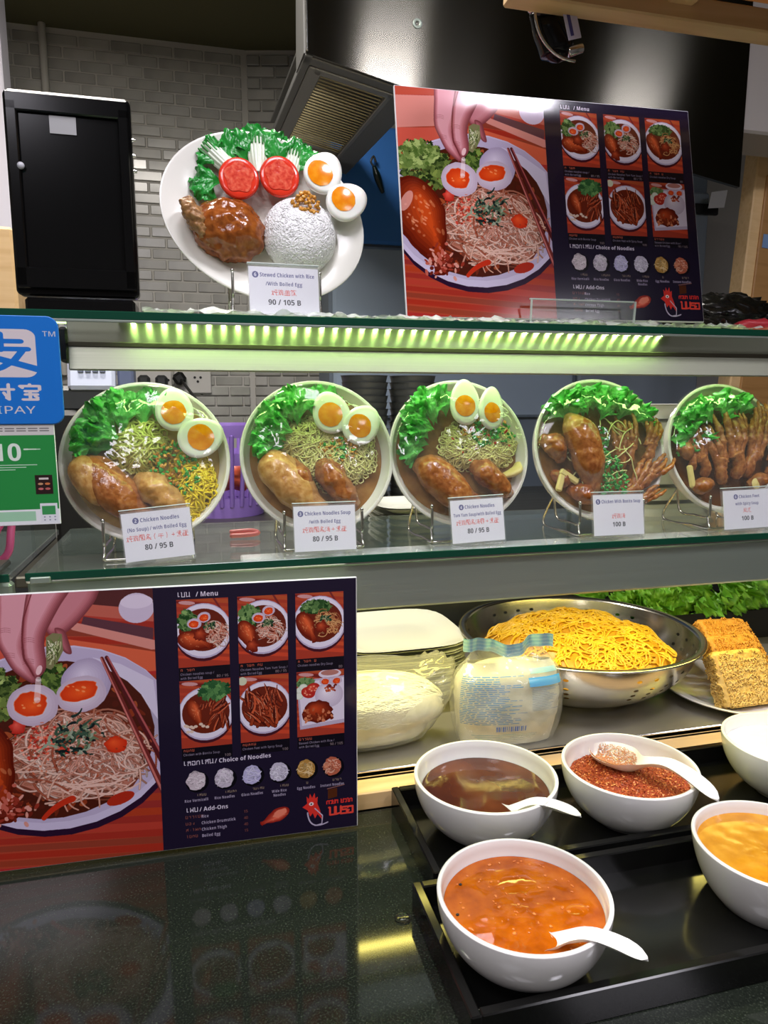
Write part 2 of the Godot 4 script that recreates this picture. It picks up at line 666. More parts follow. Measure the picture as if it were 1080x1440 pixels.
func build_setting():
	struct("floor", box_mesh(Vector3(0.9, -0.05, 0), Vector3(6.8, 0.1, 6.7), 0), M.floor)
	struct("ceiling", box_mesh(Vector3(0.9, 2.86, 0), Vector3(6.8, 0.1, 6.7), 0), M.dark_ceiling)
	struct("wall_left", box_mesh(Vector3(-2.45, 1.4, 0), Vector3(0.1, 2.82, 6.6), 0), M.plain_wall)
	struct("wall_right", box_mesh(Vector3(4.25, 1.4, 0), Vector3(0.1, 2.82, 6.6), 0), M.plain_wall)
	struct("wall_front", box_mesh(Vector3(0.9, 1.4, 3.25), Vector3(6.6, 2.82, 0.1), 0), M.plain_wall)
	var back := struct("wall_back", box_mesh(Vector3(0.9, 1.4, -3.26), Vector3(6.6, 2.82, 0.1), 0), M.grout)
	brick_rows(back, Transform3D(Basis.IDENTITY, Vector3(0, 0, -3.207)), -0.82, 0.215, 1.30, 2.79, 300)
	# the wall turns a little towards the room behind the hood
	var t := Transform3D(Basis.from_euler(Vector3(0, deg_to_rad(-14.3), 0)), Vector3(0.232, 0, -3.2))
	var turn := MB.new()
	turn.box(t * Vector3(0.37, 1.4, -0.06), Vector3(0.74, 2.82, 0.1), 0, t.basis)
	var corner := struct("wall_corner", turn.done(), M.grout)
	brick_rows(corner, t, 0.0, 0.72, 1.30, 2.79, 240)
	# ceiling panel lights over the customers' side: a glowing panel in a frame, and an area light of its size
	var n := 0
	for p in [[0.88, 0.02, 0.26, 1.8], [2.15, 0.05, 0.30, 0.9], [-0.55, 0.30, 0.55, 1.5], [0.12, -0.28, 0.45, 1.3], [1.6, 1.5, 0.55, 1.3], [-0.9, 1.5, 0.55, 1.5]]:
		var o := thing("ceiling_panel_light", ["square ceiling panel light above the right end of the counter", "square ceiling panel light farthest to the right", "large square ceiling panel light above the left menu board", "square ceiling panel light over the oval plate of rice", "large square ceiling panel light behind the viewer to the right", "large square ceiling panel light behind the viewer to the left"][n], "ceiling light", Vector3(p[0], 2.81, p[1]))
		var f := MB.new()
		for s in [-1, 1]:
			f.box(Vector3(s * (p[2] / 2 + 0.012), -0.02, 0), Vector3(0.024, 0.045, p[2] + 0.048), 0.003)
			f.box(Vector3(0, -0.02, s * (p[2] / 2 + 0.012)), Vector3(p[2], 0.045, 0.024), 0.003)
		part(o, "frame", f.done(), M.white_card)
		part(o, "glowing_panel", box_mesh(Vector3(0, -0.015, 0), Vector3(p[2], 0.02, p[2]), 0.0), M.lamp_white)
		area("panel_light", Vector3(p[0], 2.77, p[1]), Vector2(p[2], p[2]), p[3], Color(0.97, 0.955, 1.0))
		n += 1
	# one dim kitchen lamp over the cooking line
	var k := thing("kitchen_ceiling_light", "small ceiling light over the cooking line behind the counter", "ceiling light", Vector3(-0.2, 2.81, -1.45))
	part(k, "frame", box_mesh(Vector3(0, -0.01, 0), Vector3(0.64, 0.03, 0.14), 0.004), M.white_card)
	part(k, "glowing_panel", box_mesh(Vector3(0, -0.03, 0), Vector3(0.6, 0.012, 0.1), 0.0), M.lamp_white)
	area("kitchen_light", Vector3(-0.2, 2.765, -1.45), Vector2(0.6, 0.1), 3.6, Color(1.0, 0.97, 0.93))


func build_hood():
	var o := thing("range_hood", "brushed steel range hood with a slatted grease filter underneath", "range hood", Vector3(0.255, 1.9, -1.7))
	var inv := -o.position
	# front sheet with its sloping lower edge
	var poly := PackedVector2Array([Vector2(0.255, 2.157), Vector2(0.53, 2.099), Vector2(1.405, 1.955), Vector2(1.405, 2.81), Vector2(0.255, 2.81)])
	var m := MB.new()
	m.prism(poly, -1.712, -1.700, Transform3D(Basis.IDENTITY, inv), 0.0)
	var fs := mat(c8(100, 98, 89), 0.17, 1.0)
	fs.anisotropy_enabled = true
	fs.anisotropy = -0.95
	var sheet := part(o, "front_sheet", m.done(), fs)
	# UV along the sheet so that the brushing runs across it
	part(o, "seam_strip", box_mesh(inv + Vector3(0.258, 2.48, -1.698), Vector3(0.004, 0.64, 0.004), 0.001), M.chrome)
	var bolt := MB.new()
	bolt.lathe(PackedVector2Array([Vector2(0.004, 0), Vector2(0.006, 0.0015), Vector2(0.0105, 0.0015), Vector2(0.011, 0)]), 20, inv + Vector3(0.512, 2.245, -1.699), Basis(Vector3.RIGHT, PI / 2))
	part(o, "rivet", bolt.done(), M.steel)
	# underside: a sloping tray that holds the filter
	var P0 := Vector3(0.255, 2.1566, -1.704)
	var e1 := Vector3(0.2752, -0.0577, 0).normalized()
	var e2 := Vector3(-0.0122, 0.0821, -0.9966).normalized()
	var up := e1.cross(e2).normalized()
	if up.y < 0:
		up = -up
	var b := Basis(e1, up, -e2)
	var at := func(a: float, d: float, h := 0.0) -> Vector3: return inv + P0 + e1 * a + e2 * d + up * h
	var grey := mat(c8(118, 118, 116), 0.5, 0.6)
	var pan := MB.new()
	pan.box(at.call(0.009, 0.43, 0.012), Vector3(0.018, 0.03, 0.86), 0.002, b)
	pan.box(at.call(0.248, 0.43, 0.012), Vector3(0.062, 0.03, 0.86), 0.002, b)
	pan.box(at.call(0.14, 0.026, 0.012), Vector3(0.28, 0.03, 0.04), 0.002, b)
	pan.box(at.call(0.14, 0.79, 0.012), Vector3(0.28, 0.03, 0.14), 0.002, b)
	pan.box(at.call(0.14, 0.46, 0.10), Vector3(0.28, 0.01, 0.86), 0.002, b)
	part(o, "underside_tray", pan.done(), grey)
	var fr := MB.new()
	fr.box(at.call(0.034, 0.385, 0.002), Vector3(0.032, 0.016, 0.67), 0.002, b)
	fr.box(at.call(0.2165, 0.385, 0.002), Vector3(0.012, 0.016, 0.67), 0.002, b)
	fr.box(at.call(0.126, 0.064, 0.002), Vector3(0.19, 0.016, 0.032), 0.002, b)
	fr.box(at.call(0.126, 0.70, 0.002), Vector3(0.19, 0.016, 0.032), 0.002, b)
	part(o, "filter_frame", fr.done(), mat(c8(140, 139, 136), 0.4, 0.5))
	var brass := mat(c8(176, 164, 128), 0.4, 0.6)
	for i in 27:
		var s := MB.new()
		s.box(at.call(0.131, 0.094 + i * 0.0219, 0.006), Vector3(0.163, 0.004, 0.0125), 0.001, b * Basis(Vector3.RIGHT, 0.35))
		part(o, "filter_slat", s.done(), brass)
	var side := MB.new()
	side.prism(PackedVector2Array([Vector2(-1.71, 2.16), Vector2(-1.84, 2.172), Vector2(-1.77, 2.81), Vector2(-1.71, 2.81)]), 0.0, 0.01, Transform3D(Basis(Vector3(0, 0, 1), Vector3.UP, Vector3(-1, 0, 0)), inv + Vector3(0.262, 0, 0)), 0.0)
	part(o, "side_sheet", side.done(), grey)
	# pale duct cover beside the hood
	single("duct_cover", box_mesh(Vector3(1.60, 2.45, -1.80), Vector3(0.40, 0.70, 0.16), 0.006), mat(c8(176, 170, 164), 0.5), "pale grey wall panel to the right of the steel range hood", "wall panel")


func build_shelves():
	# upper and lower display shelves: glass, dark green ground edge, steel rail
	var up := thing("upper_display_shelf", "upper glass shelf with a dark green edge and ribbed-looking steel rail", "display shelf", Vector3(0.45, 1.42, -0.93))
	var i := -up.position
	part(up, "glass_plate", box_mesh(i + Vector3(0.42, 1.484, -0.925), Vector3(2.20, 0.008, 0.27), 0.001), M.glass)
	part(up, "glass_edge", box_mesh(i + Vector3(0.42, 1.484, -0.7885), Vector3(2.20, 0.0085, 0.0022), 0.0006), M.glass_edge)
	part(up, "light_lip", box_mesh(i + Vector3(0.42, 1.4784, -0.7885), Vector3(1.90, 0.0028, 0.0028), 0.0006), M.steel)
	var band := MB.new()
	band.box(i + Vector3(0.62, 1.469, -0.8085), Vector3(1.50, 0.0235, 0.004), 0.0008, Basis(Vector3.RIGHT, 0.16))
	part(up, "rail_upper_band", band.done(), M.rail_streak)
	part(up, "rail_groove", box_mesh(i + Vector3(0.62, 1.4565, -0.8095), Vector3(1.50, 0.005, 0.006), 0.0005), mat(c8(60, 56, 40), 0.5))
	var low := MB.new()
	low.box(i + Vector3(0.62, 1.4425, -0.8070), Vector3(1.50, 0.0262, 0.004), 0.001, Basis(Vector3.RIGHT, -0.24))
	part(up, "rail_lower_band", low.done(), M.rail)
	for x in [-0.135, 1.36]:
		part(up, "rail_bracket", box_mesh(i + Vector3(x, 1.456, -0.825), Vector3(0.010, 0.036, 0.03), 0.003), M.black_matt)
	var lo := thing("lower_display_shelf", "lower glass shelf with a green edge and a broad brushed steel front rail", "display shelf", Vector3(0.45, 1.15, -0.93))
	i = -lo.position
	part(lo, "glass_plate", box_mesh(i + Vector3(0.66, 1.216, -0.93), Vector3(1.69, 0.008, 0.27), 0.001), M.glass)
	part(lo, "glass_edge", box_mesh(i + Vector3(0.66, 1.216, -0.7945), Vector3(1.69, 0.0085, 0.0022), 0.0006), M.glass_edge)
	part(lo, "rail_top_lip", box_mesh(i + Vector3(0.66, 1.2105, -0.7985), Vector3(1.69, 0.003, 0.006), 0.0008), M.chrome)
	part(lo, "front_rail", box_mesh(i + Vector3(0.66, 1.180, -0.8080), Vector3(1.69, 0.058, 0.016), 0.003), M.steel)
	part(lo, "end_clip", box_mesh(i + Vector3(-0.170, 1.2125, -0.7955), Vector3(0.020, 0.007, 0.010), 0.001), M.steel)
	var side := thing("side_display_shelf", "short end of a neighbouring glass shelf and steel rail at far left", "display shelf", Vector3(-0.42, 1.15, -0.93))
	i = -side.position
	part(side, "glass_plate", box_mesh(i + Vector3(-0.45, 1.216, -0.93), Vector3(0.50, 0.008, 0.27), 0.001), M.glass)
	part(side, "glass_edge", box_mesh(i + Vector3(-0.45, 1.216, -0.7945), Vector3(0.50, 0.0085, 0.0022), 0.0006), M.glass_edge)
	part(side, "front_rail", box_mesh(i + Vector3(-0.45, 1.180, -0.808), Vector3(0.50, 0.058, 0.016), 0.003), M.steel)
	# posts that carry the shelves, outside the frame at both ends
	for x in [[-0.66, "left"], [1.46, "right"]]:
		var p := MB.new()
		p.lathe(PackedVector2Array([Vector2(0.0, 0.9), Vector2(0.03, 0.9), Vector2(0.03, 0.906), Vector2(0.013, 0.91), Vector2(0.013, 1.5), Vector2(0, 1.502)]), 24, Vector3(x[0], 0.028, -1.05))
		single("shelf_post", p.done(), M.chrome, "slim chrome post carrying the glass shelves at their %s end" % x[1], "post")
	# LED strip under the front edge of the upper glass: it lights the rail and the bowls
	var led := thing("led_strip", "row of small green-white LEDs under the front edge of the upper shelf", "led strip", Vector3(0.25, 1.4765, -0.8015))
	part(led, "strip_tape", box_mesh(Vector3(0, 0.0030, 0), Vector3(0.66, 0.0005, 0.006), 0.0), M.white_card)
	var chip := box_mesh(Vector3.ZERO, Vector3(0.0042, 0.0008, 0.003), 0.0)
	for k in 42:
		var c := part(led, "led", chip, M.led_green)
		c.position = Vector3(-0.315 + k * 0.01535, 0.0022, 0)
	area("led_strip_light", Vector3(0.25, 1.4776, -0.7950), Vector2(0.64, 0.004), 0.016, Color(0.80, 1.0, 0.58), Vector3(0, -1, 0.18))
	# a second strip behind the rail lights the upper halves of the bowls
	var led2 := thing("led_strip", "second LED strip hidden behind the upper rail, shining down on the bowls", "led strip", Vector3(0.34, 1.4765, -0.826))
	part(led2, "strip_tape", box_mesh(Vector3(0, 0.0026, 0), Vector3(0.98, 0.001, 0.006), 0.0), M.led_soft)
	area("led_strip_light", Vector3(0.34, 1.4762, -0.826), Vector2(0.96, 0.006), 0.062, Color(0.80, 1.0, 0.58), Vector3(0, -0.95, -0.31))
	# warm light under the lower shelf, behind its rail
	var warm := thing("shelf_light", "warm slim light bar fixed under the lower shelf behind the steel rail", "light bar", Vector3(0.50, 1.158, -0.862))
	part(warm, "housing", box_mesh(Vector3(0, 0.0275, 0), Vector3(0.92, 0.05, 0.03), 0.002), M.white_card)
	part(warm, "glowing_diffuser", box_mesh(Vector3(0, 0.0, 0), Vector3(0.90, 0.005, 0.022), 0.001), M.led_warm)
	area("shelf_light_beam", Vector3(0.50, 1.153, -0.862), Vector2(0.90, 0.022), 0.140, Color(1.0, 0.93, 0.46), Vector3(0, -1, -0.25))


func build_counter():
	var o := thing("stone_counter", "glossy black speckled granite counter in front of the shelves", "counter", Vector3(0.3, 0, -0.58))
	var i := -o.position
	part(o, "granite_top", box_mesh(i + Vector3(0.5, 0.88, -0.575), Vector3(3.4, 0.04, 0.43), 0.004), M.granite)
	part(o, "front_panel", box_mesh(i + Vector3(0.5, 0.43, -0.60), Vector3(3.3, 0.86, 0.36), 0.004), M.black_matt)
	var w := thing("wood_edge_strip", "pale wood strip along the back edge of the black counter", "trim", Vector3(0.6, 0.9, -0.805))
	part(w, "strip", box_mesh(Vector3(0.0, 0.0115, 0.0005), Vector3(3.0, 0.023, 0.033), 0.0015), M.wood)
	var d := thing("steel_prep_table", "brushed steel prep table behind the counter holding noodles and plates", "prep table", Vector3(0.6, 0, -1.05))
	i = -d.position
	part(d, "table_top", box_mesh(i + Vector3(0.6, 0.9285, -1.052), Vector3(3.0, 0.009, 0.462), 0.002), M.deck_steel)
	part(d, "front_lip", box_mesh(i + Vector3(0.6, 0.9285, -0.8225), Vector3(3.0, 0.0095, 0.003), 0.001), M.chrome)
	part(d, "cabinet", box_mesh(i + Vector3(0.6, 0.4615, -1.055), Vector3(2.9, 0.923, 0.44), 0.004), M.dark_grey)
	# higher table behind it
	var t := thing("rear_steel_table", "higher steel table behind the shelves with stacked dishes on it", "table", Vector3(0.62, 0, -1.78))
	i = -t.position
	part(t, "table_top", box_mesh(i + Vector3(0.62, 1.09, -1.785), Vector3(1.88, 0.02, 0.97), 0.003), M.rear_steel)
	part(t, "cabinet", box_mesh(i + Vector3(0.62, 0.54, -1.79), Vector3(1.80, 1.08, 0.94), 0.004), M.dark_grey)


func build_back_kitchen():
	# tall blue-grey refrigerator behind the hood
	var o := thing("blue_refrigerator", "tall blue and grey refrigerator standing behind the steel hood", "refrigerator", Vector3(1.18, 0, -2.80))
	var i := Vector3(-1.18, 0, 2.48)
	part(o, "body", box_mesh(i + Vector3(1.26, 1.18, -2.47), Vector3(1.58, 2.36, 0.26), 0.01), mat(c8(110, 122, 134), 0.45))
	part(o, "upper_door", box_mesh(i + Vector3(0.97, 2.16, -2.325), Vector3(0.98, 0.40, 0.03), 0.01), mat(c8(62, 124, 206), 0.4))
	part(o, "middle_door", box_mesh(i + Vector3(0.97, 1.64, -2.325), Vector3(0.98, 0.62, 0.03), 0.01), mat(c8(146, 162, 178), 0.4))
	part(o, "side_door", box_mesh(i + Vector3(1.76, 1.78, -2.325), Vector3(0.56, 0.90, 0.03), 0.01), mat(c8(140, 152, 164), 0.4))
	part(o, "dark_ledge", box_mesh(i + Vector3(1.76, 2.16, -2.303), Vector3(0.62, 0.04, 0.02), 0.004), M.black_matt)
	var pl := thing("hanging_peeler", "dark green and steel peeler hanging on the blue refrigerator", "peeler", Vector3(0.640, 2.13, -2.612))
	var h := MB.new()
	h.tube(curve([Vector3(0.02, 0, 0.004), Vector3(0.0, 0.05, 0.008), Vector3(-0.012, 0.085, 0.006)], 10), spread([0.007, 0.013, 0.008], 10), 10)
	part(pl, "handle", h.done(), mat(c8(20, 36, 34), 0.3))
	var bl := MB.new()
	bl.tube(curve([Vector3(-0.012, 0.083, 0.006), Vector3(-0.024, 0.10, 0.008), Vector3(-0.014, 0.118, 0.008), Vector3(-0.006, 0.10, 0.006)], 12), 0.004, 6)
	part(pl, "blade_loop", bl.done(), M.dark_grey)
	var pr := PackedVector2Array([Vector2(0, 0), Vector2(0.075, 0.008), Vector2(0.085, 0.075), Vector2(0.012, 0.062)])
	var pm := MB.new()
	pm.prism(pr, 0.0, 0.0012)
	var pa := single("paper_notice", pm.done(), M.white_card, "small blank white paper stuck below the dark ledge of the refrigerator", "paper")
	pa.position = Vector3(1.985, 2.15, -2.572)
	var post := MB.new()
	post.box(Vector3(0, 0.55, 0), Vector3(0.05, 1.30, 0.05), 0.004)
	var bp := single("black_post", post.done(), M.black_matt, "narrow black post right of the refrigerator, beside the wooden post", "post")
	bp.transform = Transform3D(Basis(Vector3(0, 0, 1), -0.035), Vector3(1.865, 1.10, -2.20))
	var wp := thing("wooden_post", "pale wooden post at the right edge of the kitchen opening", "post", Vector3(1.60, 1.10, -1.95))
	wp.rotation.z = -0.06
	part(wp, "post", box_mesh(Vector3(0.07, 0.64, 0), Vector3(0.17, 1.24, 0.06), 0.004), M.wood)
	part(wp, "inset_board", box_mesh(Vector3(0.075, 0.50, 0.032), Vector3(0.11, 0.94, 0.01), 0.003), M.wood_dark)
	part(wp, "sticker", box_mesh(Vector3(0.055, 0.78, 0.0385), Vector3(0.05, 0.04, 0.001), 0.0), mat(c8(120, 150, 190), 0.4), "small blue and white sticker")
	# left edge: a white door post and a wooden cabinet end
	struct("trim_left", box_mesh(Vector3(-0.60, 2.0, -2.6), Vector3(0.115, 1.6, 0.10), 0.004), mat(c8(226, 224, 236), 0.5))
	var wc := thing("wooden_cabinet", "wood-fronted tall cabinet end behind the black tablet kiosk at far left", "cabinet", Vector3(-0.50, 0, -1.72))
	part(wc, "wood_panel", box_mesh(Vector3(0, 1.60, 0), Vector3(0.31, 0.27, 0.24), 0.006), M.wood)
	part(wc, "lower_body", box_mesh(Vector3(0, 0.73, 0), Vector3(0.30, 1.46, 0.23), 0.006), M.dark_grey)
	# conduit on the tiles
	var cd := MB.new()
	cd.tube(curve([Vector3(-0.53, 2.81, -3.185), Vector3(-0.531, 2.4, -3.185), Vector3(-0.535, 1.5, -3.185)], 12), 0.014, 10)
	single("wall_conduit", cd.done(), mat(c8(196, 194, 186), 0.4), "thin white conduit running down the grey brick wall", "conduit")
	# twin power outlet with a plug and its cable
	for k in 2:
		var ou := thing("wall_outlet", ["white double wall outlet with two dark plugs in it", "white wall outlet with three holes and a black plug at its left"][k], "outlet", Vector3([-0.19, -0.028][k], 1.43, -3.196))
		part(ou, "plate", box_mesh(Vector3(0, 0.045, 0.005), Vector3(0.152, 0.10, 0.012), 0.004), mat(c8(206, 204, 198), 0.3))
		var ho := MB.new()
		for q in ([[-0.012, 0.062], [0.012, 0.062], [0, 0.045]] if k else [[0.05, 0.062], [0.062, 0.05]]):
			ho.lathe(PackedVector2Array([Vector2(0.0, 0.0), Vector2(0.0055, 0.0), Vector2(0.0055, 0.001)]), 10, Vector3(q[0] + 0.02 * k, q[1], 0.0118), Basis(Vector3.RIGHT, PI / 2))
		part(ou, "socket_hole", ho.done(), M.black_matt)
		if k == 0:
			for x in [-0.035, 0.035]:
				var pg := MB.new()
				pg.box(Vector3(x, 0.045, 0.03), Vector3(0.05, 0.05, 0.04), 0.012)
				part(ou, "plug", pg.done(), M.dark_grey)
	var cb := MB.new()
	cb.tube(curve([Vector3(-0.085, 1.49, -3.15), Vector3(-0.06, 1.46, -3.08), Vector3(0.03, 1.33, -2.6), Vector3(0.06, 1.24, -2.25), Vector3(0.075, 1.115, -2.06)], 24), 0.006, 8)
	cb.box(Vector3(-0.082, 1.487, -3.165), Vector3(0.05, 0.05, 0.06), 0.012, Basis(Vector3(0, 0, 1), 0.6))
	single("power_cable", cb.done(), M.black_matt, "black plug and power cable running from the outlet down behind the bowls", "cable")
	# purple basket
	var ba := thing("purple_basket", "purple plastic basket with slots standing behind the first two bowls", "basket", Vector3(0.055, 1.10, -1.93))
	var pm2 := mat(c8(138, 108, 190), 0.35)
	var ring := func(y0: float, y1: float, r0: float, r1: float) -> MB:
		var q := MB.new()
		q.lathe(PackedVector2Array([Vector2(r0, y0), Vector2(r1, y1), Vector2(r1 - 0.004, y1), Vector2(r0 - 0.004, y0), Vector2(r0, y0)]), 40)
		return q
	part(ba, "rim", ring.call(0.205, 0.236, 0.128, 0.132).done(), pm2)
	part(ba, "middle_band", ring.call(0.135, 0.165, 0.118, 0.122).done(), pm2)
	part(ba, "lower_band", ring.call(0.0, 0.05, 0.10, 0.106).done(), pm2)
	var base := MB.new()
	base.lathe(PackedVector2Array([Vector2(0, 0.002), Vector2(0.10, 0.002), Vector2(0.10, 0.006), Vector2(0, 0.006)]), 40)
	part(ba, "bottom", base.done(), pm2)
	for k in 26:
		var a := TAU * k / 26
		var s := MB.new()
		s.tube(PackedVector3Array([Vector3(cos(a) * 0.103, 0.03, sin(a) * 0.103), Vector3(cos(a) * 0.129, 0.21, sin(a) * 0.129)]), 0.006, 6)
		part(ba, "upright_slat", s.done(), pm2)
	var it := MB.new()
	it.ball(Vector3(0.02, 0.10, 0.02), Vector3(0.07, 0.04, 0.06), 10, 14, noise, 0.5, 30)
	var inb := single("red_packet", it.done(), mat(c8(214, 96, 70), 0.4), "orange-red packet lying in the purple basket", "packet")
	inb.position = Vector3(0.055, 1.105, -1.93)
	# card machine
	var pos := thing("card_machine", "white keypad unit on a black base behind the blue payment sign", "card machine", Vector3(-0.205, 1.10, -1.52))
	part(pos, "base", box_mesh(Vector3(0, 0.14, 0), Vector3(0.15, 0.28, 0.12), 0.01), M.black_matt)
	part(pos, "neck", box_mesh(Vector3(0, 0.30, 0.0), Vector3(0.11, 0.05, 0.09), 0.008), M.dark_grey)
	var tb := Basis(Vector3.RIGHT, -0.25)
	part(pos, "keypad_housing", box_mesh(Vector3(0.005, 0.36, 0.03), Vector3(0.085, 0.09, 0.03), 0.006, tb), mat(c8(206, 214, 232), 0.4))
	for r in 4:
		for c in 4:
			part(pos, "key", box_mesh(tb * Vector3(-0.018 + c * 0.013, 0.026 - r * 0.012, 0.0165) + Vector3(0.005, 0.36, 0.03), Vector3(0.010, 0.009, 0.004), 0.001, tb), mat(c8(90, 98, 116), 0.5))
	part(pos, "side_panel", box_mesh(Vector3(0.065, 0.34, 0.0), Vector3(0.03, 0.12, 0.06), 0.004), mat(c8(110, 120, 150), 0.4))
	# dark bowls stacked behind bowls two and three
	var prof := PackedVector2Array([Vector2(0, 0), Vector2(0.03, 0), Vector2(0.034, 0.006), Vector2(0.05, 0.03), Vector2(0.056, 0.055), Vector2(0.058, 0.056), Vector2(0.053, 0.055), Vector2(0.046, 0.032), Vector2(0.03, 0.01), Vector2(0, 0.008)])
	var dm := MB.new()
	dm.lathe(prof, 32)
	var dmesh := dm.done()
	var words := ["lowest", "second", "third", "fourth", "fifth", "sixth", "seventh", "eighth", "ninth", "tenth", "eleventh", "twelfth", "thirteenth", "fourteenth", "fifteenth", "sixteenth", "seventeenth", "eighteenth", "nineteenth", "topmost"]
	for s in 2:
		for k in 20:
			var who := "%s%s in the %s stack" % [words[k], "" if k in [0, 19] else " from the bottom", ["left", "right"][s]]
			var bo := single("black_bowl", dmesh, M.dark_bowl, "small black bowl %s behind the noodle bowls" % who, "bowl", "black bowls stacked behind the shelf")
			bo.position = Vector3([0.385, 0.505][s] + rng.randf_range(-0.002, 0.002), 1.10 + k * 0.0158, -1.70)
	# white dishes at the back
	var plate := MB.new()
	plate.prism(round_rect(0.185, 0.185, 0.05), 0.0, 0.006, Transform3D(Basis(Vector3.RIGHT, -PI / 2), Vector3.ZERO), 0.002)
	var pl2 := MB.new()
	pl2.grid(40, 10, func(u, v):
		var a: float = u * TAU
		var k := pow(pow(absf(cos(a)), 4.0) + pow(absf(sin(a)), 4.0), -0.25)
		return Vector3(cos(a) * k * lerpf(0.0, 0.092, v), 0.004 + 0.014 * smoothstep(0.6, 1.0, v), -sin(a) * k * lerpf(0.0, 0.092, v)), true, false)
	pl2.grid(40, 8, func(u, v):
		var a: float = u * TAU
		var k := pow(pow(absf(cos(a)), 4.0) + pow(absf(sin(a)), 4.0), -0.25)
		return Vector3(cos(a) * k * lerpf(0.093, 0.0, v), 0.015 - 0.014 * smoothstep(0.0, 0.4, v), -sin(a) * k * lerpf(0.093, 0.0, v)), true, false)
	M.square_plate = pl2.done()
	var names := ["lowest", "second from the bottom", "third from the bottom", "third from the top", "second from the top", "topmost"]
	for k in 6:
		var q := single("white_plate", M.square_plate, M.cream_glaze, "square white plate seen through the glass shelf, %s of its stack" % names[k], "plate", "square plates on the rear table")
		q.position = Vector3(0.43, 1.102 + k * 0.0135, -1.42)
		q.scale = Vector3(1.0, 1.0, 1.0)
	for k in 8:
		var tr := single("white_tray", M.serving_tray if M.has("serving_tray") else make_tray(), M.cream_glaze, "oblong white dish right of the fourth bowl, number %s from the bottom of the stack" % ["one", "two", "three", "four", "five", "six", "seven", "eight"][k], "dish", "oblong white dishes on the rear table")
		tr.position = Vector3(1.035, 1.102 + k * 0.0365, -1.43)


func make_tray() -> ArrayMesh:
	var m := MB.new()
	for s in 2:
		m.grid(48, 9, func(u, v):
			var a: float = u * TAU
			var k := pow(pow(absf(cos(a)), 6.0) + pow(absf(sin(a)), 6.0), -1.0 / 6.0)
			var w: float = v if s == 0 else 1.0 - v
			var e := lerpf(0.0, 1.0, w)
			return Vector3(cos(a) * k * 0.10 * e, (0.010 if s == 0 else 0.0) + 0.030 * smoothstep(0.72, 1.0, w) - (0.002 if s == 0 else 0.0) * smoothstep(0.8, 1.0, w) * 4.0, -sin(a) * k * 0.075 * e), true, false)
	M.serving_tray = m.done()
	return M.serving_tray


# ---------------------------------------------------------------- printing: flat pictures and lettering computed into textures

func p_span(im: Image, x0: int, x1: int, y: int, col: Color):
	x0 = maxi(x0, clip.position.x)
	x1 = mini(x1, clip.end.x)
	if x1 <= x0 or y < clip.position.y or y >= clip.end.y:
		return
	if col.a > 0.99:
		im.fill_rect(Rect2i(x0, y, x1 - x0, 1), col)
	else:
		if not solid.has(col):
			var s := Image.create_empty(2048, 1, false, Image.FORMAT_RGBA8)
			s.fill(col)
			solid[col] = s
		im.blend_rect(solid[col], Rect2i(0, 0, x1 - x0, 1), Vector2i(x0, y))


func p_poly(im: Image, pts: PackedVector2Array, col: Color):
	var y0 := 1e9
	var y1 := -1e9
	for p in pts:
		y0 = minf(y0, p.y)
		y1 = maxf(y1, p.y)
	var n := pts.size()
	for y in range(maxi(int(floor(y0)), clip.position.y), mini(int(ceil(y1)) + 1, clip.end.y)):
		var yc := y + 0.5
		var xs := []
		for k in n:
			var a := pts[k]
			var b := pts[(k + 1) % n]
			if (a.y <= yc) != (b.y <= yc):
				xs.append(a.x + (yc - a.y) / (b.y - a.y) * (b.x - a.x))
		if xs.size() == 2:
			p_span(im, int(round(minf(xs[0], xs[1]))), int(round(maxf(xs[0], xs[1]))), y, col)
		elif xs.size() > 2:
			xs.sort()
			for k in xs.size() / 2:
				p_span(im, int(round(xs[k * 2])), int(round(xs[k * 2 + 1])), y, col)


func ell_pts(c: Vector2, r: Vector2, rot := 0.0, n := 28, wob := 0.0, sd := 0.0) -> PackedVector2Array:
	var out := PackedVector2Array()
	for k in n:
		var a := TAU * k / n
		var w := 1.0 + wob * noise.get_noise_2d(cos(a) * 1.7 + sd, sin(a) * 1.7 + sd * 3.1) * 2.0
		out.append(c + Vector2(cos(a) * r.x, sin(a) * r.y).rotated(rot) * w)
	return out


func p_ell(im: Image, c: Vector2, r: Vector2, col: Color, rot := 0.0, wob := 0.0, sd := 0.0):
	p_poly(im, ell_pts(c, r, rot, 28, wob, sd), col)


# a rounded form printed with its own photographed light: from edge colour to the colour of its lit middle
func p_form(im: Image, c: Vector2, r: Vector2, edge: Color, middle: Color, rot := 0.0, wob := 0.0, sd := 0.0, off := Vector2(-0.25, -0.3), steps := 9):
	for k in steps:
		var t := float(k) / (steps - 1)
		p_poly(im, ell_pts(c + Vector2(off.x * r.x, off.y * r.y).rotated(rot) * t, r * (1.0 - t * 0.92), rot, 28, wob * (1.0 - t), sd), edge.lerp(middle, t))


func p_line(im: Image, pts: PackedVector2Array, w0: float, w1: float, col: Color):
	var n := pts.size()
	for k in n - 1:
		var a := pts[k]
		var b := pts[k + 1]
		var wa := lerpf(w0, w1, float(k) / (n - 1)) / 2
		var wb := lerpf(w0, w1, float(k + 1) / (n - 1)) / 2
		var d := (b - a).normalized().orthogonal()
		p_poly(im, PackedVector2Array([a + d * wa, b + d * wb, b - d * wb, a - d * wa]), col)
		if wa > 1.2:
			p_poly(im, ell_pts(a, Vector2(wa, wa), 0, 10), col)
	var we := w1 / 2
	if we > 1.2:
		p_poly(im, ell_pts(pts[n - 1], Vector2(we, we), 0, 10), col)


func bend(a: Vector2, b: Vector2, h: float, n := 8) -> PackedVector2Array:
	var out := PackedVector2Array()
	var o := (b - a).orthogonal() * h
	for k in n + 1:
		var t := float(k) / n
		out.append(a.lerp(b, t) + o * 4 * t * (1 - t))
	return out


